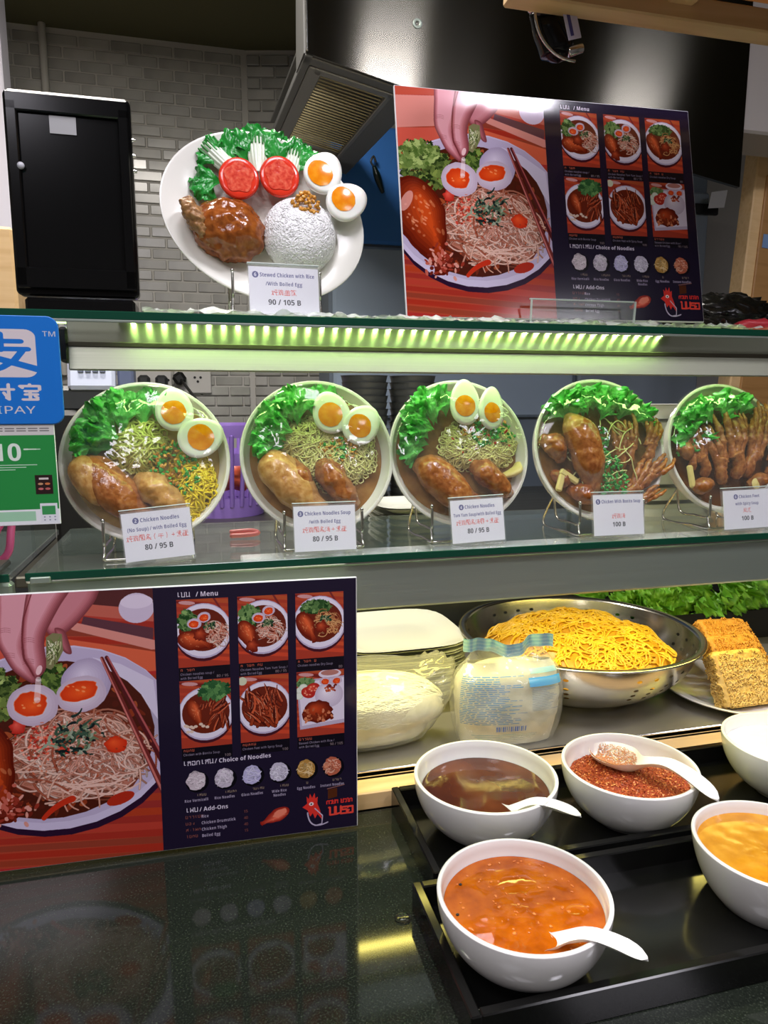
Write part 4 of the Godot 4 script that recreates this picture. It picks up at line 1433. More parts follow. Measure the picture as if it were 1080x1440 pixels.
		p_text(im, kinds[k][0], c.x, c.y + 98, 17, pale, true, 1, 0.86)
		p_text(im, kinds[k][1], c.x, c.y + 118, 17, pale, true, 1, 0.86)
	xe = p_chars(im, "เพม", 916, 1014, 24, 3, white, 0.8)
	p_text(im, "/ Add-Ons", xe + 6, 1037, 27, white, true)
	for k in 4:
		p_chars(im, ["ขาวเปล", "นอง", "สะโพก", "ไขตม"][k], 916, 1052 + k * 31, 15, 2, c8(150, 84, 70), 0.9)
		p_text(im, ["Rice", "Chicken Drumstick", "Chicken Thigh", "Boiled Egg"][k], 986, 1069 + k * 31, 19, pale, true, 0, 0.88)
		p_text(im, ["15", "40", "40", "15"][k], 1174, 1069 + k * 31, 18, c8(150, 84, 70), false, 0)
	leg_print(im, Vector2(1314, 1106), Vector2(72, 34), PI - 0.42, c8(150, 34, 24), c8(236, 110, 84))
	p_ell(im, Vector2(1338, 1092), Vector2(34, 17), c8(236, 130, 104), -0.4, 0.1)
	# cockerel emblem
	var red := c8(222, 52, 44)
	p_poly(im, PackedVector2Array([Vector2(1464, 1062), Vector2(1462, 1026), Vector2(1472, 1040), Vector2(1478, 1014), Vector2(1488, 1036), Vector2(1500, 1012), Vector2(1503, 1040), Vector2(1514, 1034), Vector2(1512, 1066), Vector2(1524, 1100), Vector2(1534, 1150), Vector2(1512, 1120), Vector2(1500, 1140), Vector2(1490, 1112), Vector2(1478, 1128), Vector2(1466, 1096), Vector2(1442, 1078)]), red)
	p_ell(im, Vector2(1484, 1066), Vector2(11, 9), c8(240, 220, 220))
	p_ell(im, Vector2(1484, 1067), Vector2(4, 4), c8(30, 20, 30))
	p_line(im, PackedVector2Array([Vector2(1500, 1090), Vector2(1536, 1130), Vector2(1532, 1170), Vector2(1500, 1176)]), 5, 5, pale)
	p_line(im, bend(Vector2(1466, 1108), Vector2(1560, 1166), -0.35, 14), 7, 6, pale)
	p_line(im, PackedVector2Array([Vector2(1560, 1000), Vector2(1640, 988)]), 4, 4, c8(150, 100, 90))
	p_poly(im, PackedVector2Array([Vector2(1562, 1004), Vector2(1606, 1000), Vector2(1606, 1044), Vector2(1562, 1052)]), c8(84, 40, 20))
	p_chars(im, "กวยตียวไก", 1552, 1056, 22, 5, red, 0.62)
	p_chars(im, "มนรอ", 1562, 1090, 46, 9, c8(232, 70, 56), 0.62)
	return im


func build_menu_boards():
	M.menu = printed(menu_print(), 0.12)
	var w := 0.42
	var h := 0.297
	for k in 2:
		var o := thing("menu_board", ["large printed menu board on the upper shelf, leaning back in a clear holder", "large printed menu board standing on the black counter, cut off at left"][k], "menu board", Vector3.ZERO, "printed menu boards")
		part(o, "board", box_mesh(Vector3(0, h / 2, -0.0022), Vector3(w + 0.002, h + 0.002, 0.004), 0.0006), mat(c8(222, 220, 224), 0.3))
		var m := MB.new()
		m.picture(Vector3(-w / 2, h, 0.0001), Vector3(-w / 2, 0, 0.0001), Vector3(w / 2, 0, 0.0001), Vector3(w / 2, h, 0.0001))
		part(o, "printed_sheet", m.done(), M.menu, "printed sheet with a noodle photograph, six dishes and noodle choices")
		var pose: Array = [[0.4639, 1.5041, -0.8721, -0.0304, 0.2126, 0.0076], [-0.0510, 0.9068, -0.7568, -0.0212, 0.0263, -0.007]][k]
		o.position = Vector3(pose[0], pose[1], pose[2])
		o.basis = Basis(Vector3.UP, pose[3]) * Basis(Vector3.RIGHT, -pose[4]) * Basis(Vector3(0, 0, 1), pose[5])
	# clear holder in front of and under the upper board
	var hd := thing("menu_holder", "clear acrylic stand holding the upper menu board by its lower edge", "display stand", Vector3(0.485, 1.488, -0.866))
	hd.rotation.y = -0.0304
	var b := Basis(Vector3.RIGHT, -0.2126)
	var b2 := Basis(Vector3.RIGHT, 0.06)
	part(hd, "front_lip", box_mesh(Vector3(0, 0.020, 0.010), Vector3(0.145, 0.036, 0.0025), 0.0006, b2), M.acrylic)
	for s in [[Vector3(0, 0.0385, 0.006), Vector3(0.147, 0.002, 0.0035)], [Vector3(-0.073, 0.020, 0.010), Vector3(0.002, 0.037, 0.0032)], [Vector3(0.073, 0.020, 0.010), Vector3(0.002, 0.037, 0.0032)]]:
		part(hd, "lip_edge", box_mesh(s[0], s[1], 0.0004, b2), M.acrylic_edge)
	part(hd, "foot_plate", box_mesh(Vector3(0, 0.0025, 0.015), Vector3(0.145, 0.003, 0.07), 0.0006), M.acrylic)
	part(hd, "rest_block", box_mesh(Vector3(0, 0.0095, -0.006), Vector3(0.145, 0.011, 0.012), 0.0006), M.acrylic)
	part(hd, "back_plate", box_mesh(Vector3(0, 0.055, -0.0235), Vector3(0.145, 0.09, 0.003), 0.0006, b), M.acrylic)


# ---------------------------------------------------------------- price cards, payment sign, green card

func card_print(no: String, l1: String, l2: String, red: String, price: String) -> Image:
	var im := Image.create_empty(440, 300, false, Image.FORMAT_RGBA8)
	im.fill(c8(238, 238, 242))
	var blue := c8(78, 78, 136)
	var w := text_width(l1, 34, true) * 0.92
	var k := minf(0.92, 348.0 / text_width(l1, 34, true))
	w = text_width(l1, 34, true) * k
	var x0 := 220 - (w + 46) / 2
	p_ell(im, Vector2(x0 + 18, 50), Vector2(20, 20), blue)
	p_text(im, no, x0 + 18, 61, 30, c8(240, 240, 250), true, 1)
	p_text(im, l1, x0 + 46, 62, 34, blue, true, 0, k)
	k = minf(0.92, 400.0 / maxf(1.0, text_width(l2, 32, true)))
	p_text(im, l2, 220, 116, 32, c8(92, 92, 140), true, 1, k)
	var n := red.length()
	p_chars(im, red, 220 - n * 20, 140, 38, 3.4, c8(226, 92, 80), 1.05)
	p_text(im, price, 220, 236, 46, c8(30, 30, 40), true, 1)
	return im


func build_price_cards():
	var defs := [
		[Vector3(-0.0490, 1.2205, -0.8015), "2", "Chicken Noodles", "(No Soup) / with Boiled Egg", "炖鸡面条(干)+煮蛋", "80 / 95 B", "first noodle bowl from the left", -0.05, 0.073, 0.085],
		[Vector3(0.1365, 1.2205, -0.812), "3", "Chicken Noodles Soup", "/with Boiled Egg", "炖鸡面条汤+煮蛋", "80 / 95 B", "second noodle bowl from the left", -0.0, 0.073, 0.0],
		[Vector3(0.3295, 1.2205, -0.812), "4", "Chicken Noodles", "Tom Yam Soup/with Boiled Egg", "炖鸡面条汤辣+煮蛋", "80 / 95 B", "third noodle bowl", 0.02, 0.070, 0.03],
		[Vector3(0.5260, 1.2205, -0.812), "5", "Chicken With Bonito Soup", "", "炖鸡汤", "100 B", "fourth bowl with drumstick and feet", 0.03, 0.075, -0.01],
		[Vector3(0.7260, 1.2205, -0.812), "6", "Chicken Feet", "with Spicy Soup", "凤爪", "100 B", "rightmost bowl of chicken feet", 0.03, 0.078, 0.01],
		[Vector3(0.0950, 1.4885, -0.815), "6", "Stewed Chicken with Rice", "/With Boiled Egg", "炖鸡盖饭", "90 / 105 B", "oval rice plate, upper shelf", 0.03, 0.077, 0.0],
	]
	for d in defs:
		var w: float = d[8]
		var h := 0.053
		var lean := Basis(Vector3(0, 0, 1), d[9]) * Basis(Vector3.UP, d[7]) * Basis(Vector3.RIGHT, -0.16)
		var o := thing("price_card", "price card \"%s\" before the %s" % [d[2], d[6]], "price card", d[0] + Vector3(0, 0.0035 + absf(d[9]) * 0.036, 0), "white price cards in clear stands")
		o.basis = lean
		part(o, "card", box_mesh(Vector3(0, h / 2, -0.0005), Vector3(w, h, 0.0008), 0.0), M.white_card)
		var m := MB.new()
		m.picture(Vector3(-w / 2, h, 0.0), Vector3(-w / 2, 0, 0.0), Vector3(w / 2, 0, 0.0), Vector3(w / 2, h, 0.0))
		part(o, "printed_face", m.done(), printed(card_print(d[1], d[2], d[3], d[4], d[5]), 0.4))
		var s := thing("card_stand", "clear bent card stand before the %s" % d[6], "card stand", d[0] + Vector3(0, absf(d[9]) * 0.036, 0), "clear card stands")
		s.basis = lean
		part(s, "front_sheet", box_mesh(Vector3(0, h / 2 + 0.003, 0.0012), Vector3(w + 0.002, h + 0.005, 0.001), 0.0), M.acrylic)
		part(s, "back_sheet", box_mesh(Vector3(0, h / 2 + 0.004, -0.003), Vector3(w + 0.002, h + 0.007, 0.001), 0.0), M.acrylic)
		part(s, "top_edge", box_mesh(Vector3(0, h + 0.0072, -0.0012), Vector3(w + 0.003, 0.0012, 0.0045), 0.0003), M.acrylic_edge)
		part(s, "foot", box_mesh(Vector3(0, 0.0012, -0.012), Vector3(w + 0.002, 0.0014, 0.026), 0.0003, Basis(Vector3.RIGHT, 0.16)), M.acrylic)


func build_signs():
	# blue payment sign
	var im := Image.create_empty(600, 560, false, Image.FORMAT_RGBA8)
	var blue := c8(22, 112, 200)
	im.fill(blue)
	var pale := c8(214, 204, 206)
	var q := PackedVector2Array()
	for p in round_rect(250, 250, 40):
		q.append(Vector2(300, 190) + p)
	p_poly(im, q, pale)
	# the mark on the pale square
	p_line(im, PackedVector2Array([Vector2(228, 128), Vector2(372, 128)]), 24, 24, blue)
	p_line(im, PackedVector2Array([Vector2(300, 92), Vector2(300, 172)]), 26, 26, blue)
	p_line(im, PackedVector2Array([Vector2(206, 168), Vector2(396, 168)]), 24, 24, blue)
	p_line(im, PackedVector2Array([Vector2(376, 176), Vector2(346, 226), Vector2(300, 264), Vector2(252, 284), Vector2(212, 268), Vector2(206, 236), Vector2(236, 214), Vector2(286, 218), Vector2(360, 246), Vector2(426, 272)]), 26, 32, blue)
	p_chars(im, "支付宝", 162, 352, 88, 13, pale, 1.06)
	p_text(im, "ALIPAY", 300, 506, 54, pale, false, 1, 1.28)
	p_text(im, "TM", 476, 100, 36, pale, false, 1)
	var o := thing("payment_sign", "blue rounded payment sign with white characters on the shelf front at far left", "sign", Vector3(-0.1875, 1.375, -0.782))
	var m := MB.new()
	m.prism(round_rect(0.107, 0.106, 0.011), -0.0035, 0.0, Transform3D(Basis.IDENTITY, Vector3(0, 0.053, 0)), 0.0006)
	part(o, "plate", m.done(), mat(c8(30, 116, 200), 0.35))
	var f := MB.new()
	var rr := round_rect(0.105, 0.104, 0.010)
	var tri := Geometry2D.triangulate_polygon(rr)
	for k in tri.size() / 3:
		for w in 3:
			var v2 := rr[tri[k * 3 + w]]
			f.v.append(Vector3(v2.x, v2.y + 0.053, 0.0003))
			f.n.append(Vector3(0, 0, 1))
			f.uv.append(Vector2(v2.x / 0.105 + 0.5, 0.5 - v2.y / 0.104))
			f.c.append(Color.WHITE)
		f.ix.append_array(PackedInt32Array([k * 3, k * 3 + 2, k * 3 + 1]))
	part(o, "printed_face", f.done(), printed(im.get_region(Rect2i(94, 0, 412, 560)), 0.3))
	# green promotion card, without its cartoon animal
	var g := Image.create_empty(440, 520, false, Image.FORMAT_RGBA8)
	g.fill(c8(40, 140, 66))
	g.fill_rect(Rect2i(0, 0, 440, 56), c8(206, 204, 200))
	for k in 8:
		for r in 2:
			p_line(g, PackedVector2Array([Vector2(14 + k * 52, 22 + r * 12), Vector2(52 + k * 52, 22 + r * 12)]), 6, 6, c8(120, 118, 116))
	p_text(g, "10", 288, 186, 122, c8(222, 232, 220), true, 2)
	p_line(g, PackedVector2Array([Vector2(300, 128), Vector2(372, 128)]), 8, 4, c8(206, 224, 206))
	for r in 3:
		p_line(g, PackedVector2Array([Vector2(90 + r * 40, 208 + r * 12), Vector2(352 - r * 50, 208 + r * 12)]), 4, 4, c8(190, 216, 192))
	g.fill_rect(Rect2i(338, 262, 80, 100), c8(44, 26, 26))
	g.fill_rect(Rect2i(356, 276, 44, 10), c8(214, 206, 200))
	for k in 4:
		p_ell(g, Vector2(362 + (k % 2) * 32, 308 + (k / 2) * 26), Vector2(12, 6), [c8(196, 150, 110), c8(206, 120, 70), c8(200, 110, 110), c8(190, 100, 96)][k])
	g.fill_rect(Rect2i(0, 440, 440, 80), c8(232, 234, 236))
	g.fill_rect(Rect2i(0, 450, 330, 50), c8(160, 206, 172))
	g.fill_rect(Rect2i(352, 410, 80, 100), c8(226, 228, 232))
	g.fill_rect(Rect2i(360, 424, 62, 46), c8(60, 150, 84))
	for k in 6:
		p_ell(g, Vector2(370 + (k % 3) * 24, 482 + (k / 3) * 16), Vector2(4, 4), c8(150, 156, 170))
	var gc := thing("promotion_card", "green and white promotion card with the number 10, hanging below the blue sign", "card", Vector3(-0.190, 1.273, -0.783))
	part(gc, "card", box_mesh(Vector3(0, 0.0515, -0.0016), Vector3(0.091, 0.103, 0.0024), 0.0005), M.white_card)
	var gm := MB.new()
	gm.picture(Vector3(-0.045, 0.1025, 0.0), Vector3(-0.045, 0.0005, 0.0), Vector3(0.045, 0.0005, 0.0), Vector3(0.045, 0.1025, 0.0))
	part(gc, "printed_face", gm.done(), printed(g, 0.3))
	# slim stand that carries both
	var st := thing("sign_stand", "slim grey stand behind the blue sign and the green card", "stand", Vector3(-0.232, 1.2205, -0.80))
	part(st, "foot", box_mesh(Vector3(0, 0.004, -0.01), Vector3(0.05, 0.007, 0.05), 0.002), M.dark_grey)
	part(st, "upright", box_mesh(Vector3(0, 0.118, 0.0105), Vector3(0.016, 0.224, 0.004), 0.001), M.dark_grey)


# ---------------------------------------------------------------- replica dishes

# half an egg with its cut face towards +z
func egg_half(parent: Node3D, at: Vector3, a: float, b: float, rot: float, tip := Vector3.ZERO, yo := Vector2.ZERO, yr := 0.0, label := "halved boiled egg with an orange yolk"):
	if parent.name.begins_with("replica_noodle"):
		a *= 1.12
		b *= 1.12
		yr *= 1.1
	var m := MB.new()
	m.grid(36, 15, func(u, v):
		var t: float = -TAU * u
		var o := Vector2(cos(t) * b * (1.0 - 0.13 * sin(t)), sin(t) * a)
		var r: float
		var z: float
		if v < 0.5:
			r = v / 0.5 * 0.97
			z = 0.0006 * (1 - r * r)
		else:
			var q: float = (v - 0.5) / 0.5 * PI / 2
			r = cos(q)
			z = -b * 0.85 * sin(q) - 0.0008
			if v < 0.54:
				r = 1.0
				z = -0.0008
		return Vector3(o.x * r, o.y * r, z), true, false)
	var e := part(parent, "egg_half", m.done(), M.egg_white, label)
	var basis := Basis(Vector3(0, 0, 1), rot)
	basis = Basis.from_euler(tip) * basis
	e.transform = Transform3D(basis, at)
	if yr == 0.0:
		yr = b * 0.66
	var y := MB.new()
	y.grid(24, 8, func(u, v):
		var t: float = -TAU * u
		var w := 1.0 + 0.05 * noise.get_noise_2d(cos(t) * 1.3 + at.x * 90, sin(t) * 1.3 + at.y * 90)
		return Vector3(cos(t) * yr * v * w, sin(t) * yr * v * w, 0.0012 * (1.0 - v * v) + 0.0004), true, false)
	var yk := part(e, "yolk", y.done(), M.yolk, "orange yolk")
	yk.position = Vector3(yo.x, yo.y - a * 0.1, 0.0005)
	return e


# one frilly leaf from «from», fanning out along angle «dir» in the xy plane, crumpled towards its edge
func leaf(from: Vector3, dir: float, length: float, width: float, lift: float, sd: float, ruffle := 0.008, nu := 44, nv := 20) -> ArrayMesh:
	var m := MB.new()
	var half := clampf(width / length * 0.9, 0.25, 1.3)
	m.grid(nu, nv, func(u, v):
		var k: float = (u - 0.5) * 2.0
		var ang: float = dir + k * half * (0.45 + 0.55 * v)
		var edge: float = 1.0 + 0.09 * noise.get_noise_2d(k * 3.0 + sd * 7.0, sd) + 0.07 * noise.get_noise_2d(k * 8.0, sd * 3.0 + 5.0) + 0.018 * sin(k * 34.0 + sd)
		var r: float = length * v * lerpf(1.0, edge, v) * (1.0 - 0.16 * k * k)
		var p := from + Vector3(cos(ang) * r, sin(ang) * r, 0)
		var free := pow(maxf(absf(k) * v, v * v), 1.2)
		var z: float = lift * sin(v * 2.4) - lift * 0.4 * k * k * v
		z += ruffle * free * 2.3 * noise.get_noise_3d(p.x * 60.0, p.y * 60.0, sd * 3.0)
		z += ruffle * free * 1.1 * sin(k * 9.0 + sd * 5.0 + v * 3.0) * v
		z += ruffle * 0.55 * noise.get_noise_3d(p.x * 190.0, p.y * 190.0, sd * 5.0) * v
		p += Vector3(noise.get_noise_3d(p.x * 90.0, p.y * 90.0, sd), noise.get_noise_3d(p.x * 90.0, p.y * 90.0, sd + 9.0), 0) * ruffle * 0.5 * free
		return p + Vector3(0, 0, z), false, false)
	return m.done()


func strands(m: MB, c: Vector3, r: Vector2, dome: float, count: int, rad: float, long := 1.0, wave := 1.0, aim := 99.0):
	for k in count:
		var a := rng.randf() * TAU
		var d := sqrt(rng.randf())
		var p := Vector2(cos(a) * r.x, sin(a) * r.y) * d
		var dir := rng.randf() * TAU if aim > 90.0 else aim + rng.randfn() * 0.45
		var pts := PackedVector3Array()
		var turn := rng.randf_range(-1.0, 1.0) * wave
		var n := 12
		var layer := rng.randf_range(-0.5, 0.6) * rad * 4.0
		for i in n:
			var f := Vector2(p.x / r.x, p.y / r.y).length()
			if f > 1.0:
				dir += 0.9 * signf(turn + 0.01)
			pts.append(c + Vector3(p.x, p.y, dome * sqrt(maxf(0.0, 1.0 - minf(1.0, f * f))) + layer + rad * 1.5 * sin(i * 1.1 + k)))
			dir += turn * 0.35 + rng.randf_range(-0.25, 0.25) * wave
			p += Vector2(cos(dir), sin(dir)) * 0.0042 * long
		m.tube(pts, rad, 5)


func flakes(m: MB, c: Vector3, r: Vector2, count: int, size: float, z0 := 0.0, zr := 0.002):
	for k in count:
		var a := rng.randf() * TAU
		var d := sqrt(rng.randf())
		var b := Basis.from_euler(Vector3(rng.randf_range(-0.8, 0.8), rng.randf_range(-0.8, 0.8), rng.randf() * TAU))
		m.ball(c + Vector3(cos(a) * r.x * d, sin(a) * r.y * d, z0 + rng.randf_range(0, zr)), Vector3(size * rng.randf_range(0.6, 1.4), size * rng.randf_range(0.4, 0.8), size * 0.25), 4, 6, noise, 0.5, 300.0, b)


func drumstick(pts: Array, rad: Array, amp := 0.10, freq := 38.0, flat := 0.85, steps := 34, sides := 26) -> ArrayMesh:
	var m := MB.new()
	m.tube(curve(pts, steps), spread(rad, steps), sides, noise, amp, freq, flat)
	return m.done()


func chicken_foot(at: Vector3, ang: float, len: float, sd: int) -> ArrayMesh:
	# thin shank that splits low down into three long, tapering, knuckled toes
	var m := MB.new()
	var d := Vector3(cos(ang), sin(ang), 0)
	var s := Vector3(-sin(ang), cos(ang), 0)
	var z := Vector3(0, 0, 1)
	var r := len * 0.082
	var bow := (0.16 if sd % 2 else -0.16)
	m.tube(curve([at - z * r * 0.5, at + d * len * 0.14 + s * len * bow * 0.3 + z * r * 0.5, at + d * len * 0.32 + z * r * 0.7], 12), spread([r * 0.8, r * 1.1, r * 1.0, r * 1.25], 12), 12, noise, 0.3, 130.0)
	for k in 3:
		var o := (k - 1) * 0.15 + bow * 0.6
		var long: float = [0.62, 0.74, 0.58][(k + sd) % 3]
		var a := at + d * len * 0.26 + z * r * 0.5 + s * (k - 1) * r * 0.5
		var e := d * cos(o) + s * sin(o)
		var side := s * (k - 1 + bow * 3.0) * len * 0.05
		m.tube(curve([a, a + e * len * long * 0.35 + z * r * (0.9 - 0.3 * absf(k - 1)) + side * 0.4, a + e * len * long * 0.7 + z * r * 0.6 + side * 0.2, a + e * len * long - z * r * 0.2 - side], 22), spread([r * 0.95, r * 0.80, r * 0.62, r * 0.80, r * 0.55, r * 0.66, r * 0.42, r * 0.46, r * 0.16], 22), 10, noise, 0.32, 170.0)
	return m.done()


func bowl_mesh(R: float, depth: float, foot: float) -> ArrayMesh:
	# mouth at z = 0, opening towards +z
	var m := MB.new()
	var p := PackedVector2Array([Vector2(0, -depth), Vector2(foot, -depth), Vector2(foot + 0.002, -depth + 0.004)])
	for k in 9:
		var t := (k + 1) / 9.0
		p.append(Vector2(lerpf(foot, R - 0.001, lerpf(sin(t * PI / 2), t, 0.25)), lerpf(-depth + 0.004, -0.003, lerpf(1.0 - cos(t * PI / 2), t, 0.35))))
	for q in [Vector2(R, -0.0012), Vector2(R - 0.0008, 0.0), Vector2(R - 0.0035, 0.0003), Vector2(R - 0.005, -0.0010)]:
		p.append(q)
	for q in [[0.945, -0.004], [0.90, -0.009], [0.855, -0.015], [0.78, -0.025], [0.66, -0.037], [0.45, -0.049], [0.2, -0.054], [0.0, -0.055]]:
		p.append(Vector2(R * q[0], q[1]))
	m.lathe(p, 72, Vector3.ZERO, Basis(Vector3.RIGHT, PI / 2))
	return m.done()


func film_mesh(R: float, dome: float, sd: float) -> ArrayMesh:
	var m := MB.new()
	m.grid(64, 22, func(u, v):
		var t: float = -TAU * u
		var r: float = R * v
		var x := cos(t) * r
		var y := sin(t) * r
		var z := 0.0016 + dome * pow(maxf(0.0, 1.0 - v * v), 0.6)
		z += 0.0022 * v * noise.get_noise_3d(cos(t) * 6.0 * (0.5 + v), sin(t) * 6.0 * (0.5 + v), sd)
		z += 0.0012 * noise.get_noise_3d(x * 60.0, y * 60.0, sd + 5.0)
		if v > 0.985:
			z = -0.004
			x *= 1.012
			y *= 1.012
		return Vector3(x, y, z), true, false)
	return m.done()


func easel(called: String, label: String, at: Vector3, w: float, h: float, ledge: float) -> Node3D:
	# bent wire plate stand: two side wires with front hooks, joined at the back
	var o := thing(called, label, "plate stand", at, "wire plate stands")
	for s in [-1, 1]:
		var x: float = s * w / 2
		var m := MB.new()
		m.tube(curve([Vector3(x, ledge + 0.028, 0.0), Vector3(x, ledge + 0.010, 0.001), Vector3(x, ledge, -0.003), Vector3(x, ledge - 0.001, -0.03), Vector3(x, ledge, -0.062), Vector3(x, ledge + 0.03, -0.072), Vector3(x * 0.9, h, -0.088)], 40), 0.0017, 8)
		m.tube(curve([Vector3(x, ledge, -0.003), Vector3(x * 1.01, ledge * 0.5, 0.0), Vector3(x * 1.02, 0.0025, 0.001), Vector3(x * 1.02, 0.0018, -0.03), Vector3(x * 1.02, 0.0018, -0.10), Vector3(x, ledge + 0.03, -0.073)], 36), 0.0017, 8)
		m.ball(Vector3(x, ledge + 0.029, 0.0), Vector3.ONE * 0.0024, 6, 8)
		part(o, "side_wire", m.done(), M.wire)
	var c := MB.new()
	c.tube(PackedVector3Array([Vector3(-w / 2, 0.0018, 0.0008), Vector3(w / 2, 0.0018, 0.0008)]), 0.0016, 8)
	part(o, "front_crossbar", c.done(), M.wire)
	var b := MB.new()
	b.tube(PackedVector3Array([Vector3(-w * 0.45, h - 0.004, -0.088), Vector3(w * 0.45, h - 0.004, -0.088)]), 0.0016, 8)
	part(o, "back_crossbar", b.done(), M.wire)
	return o


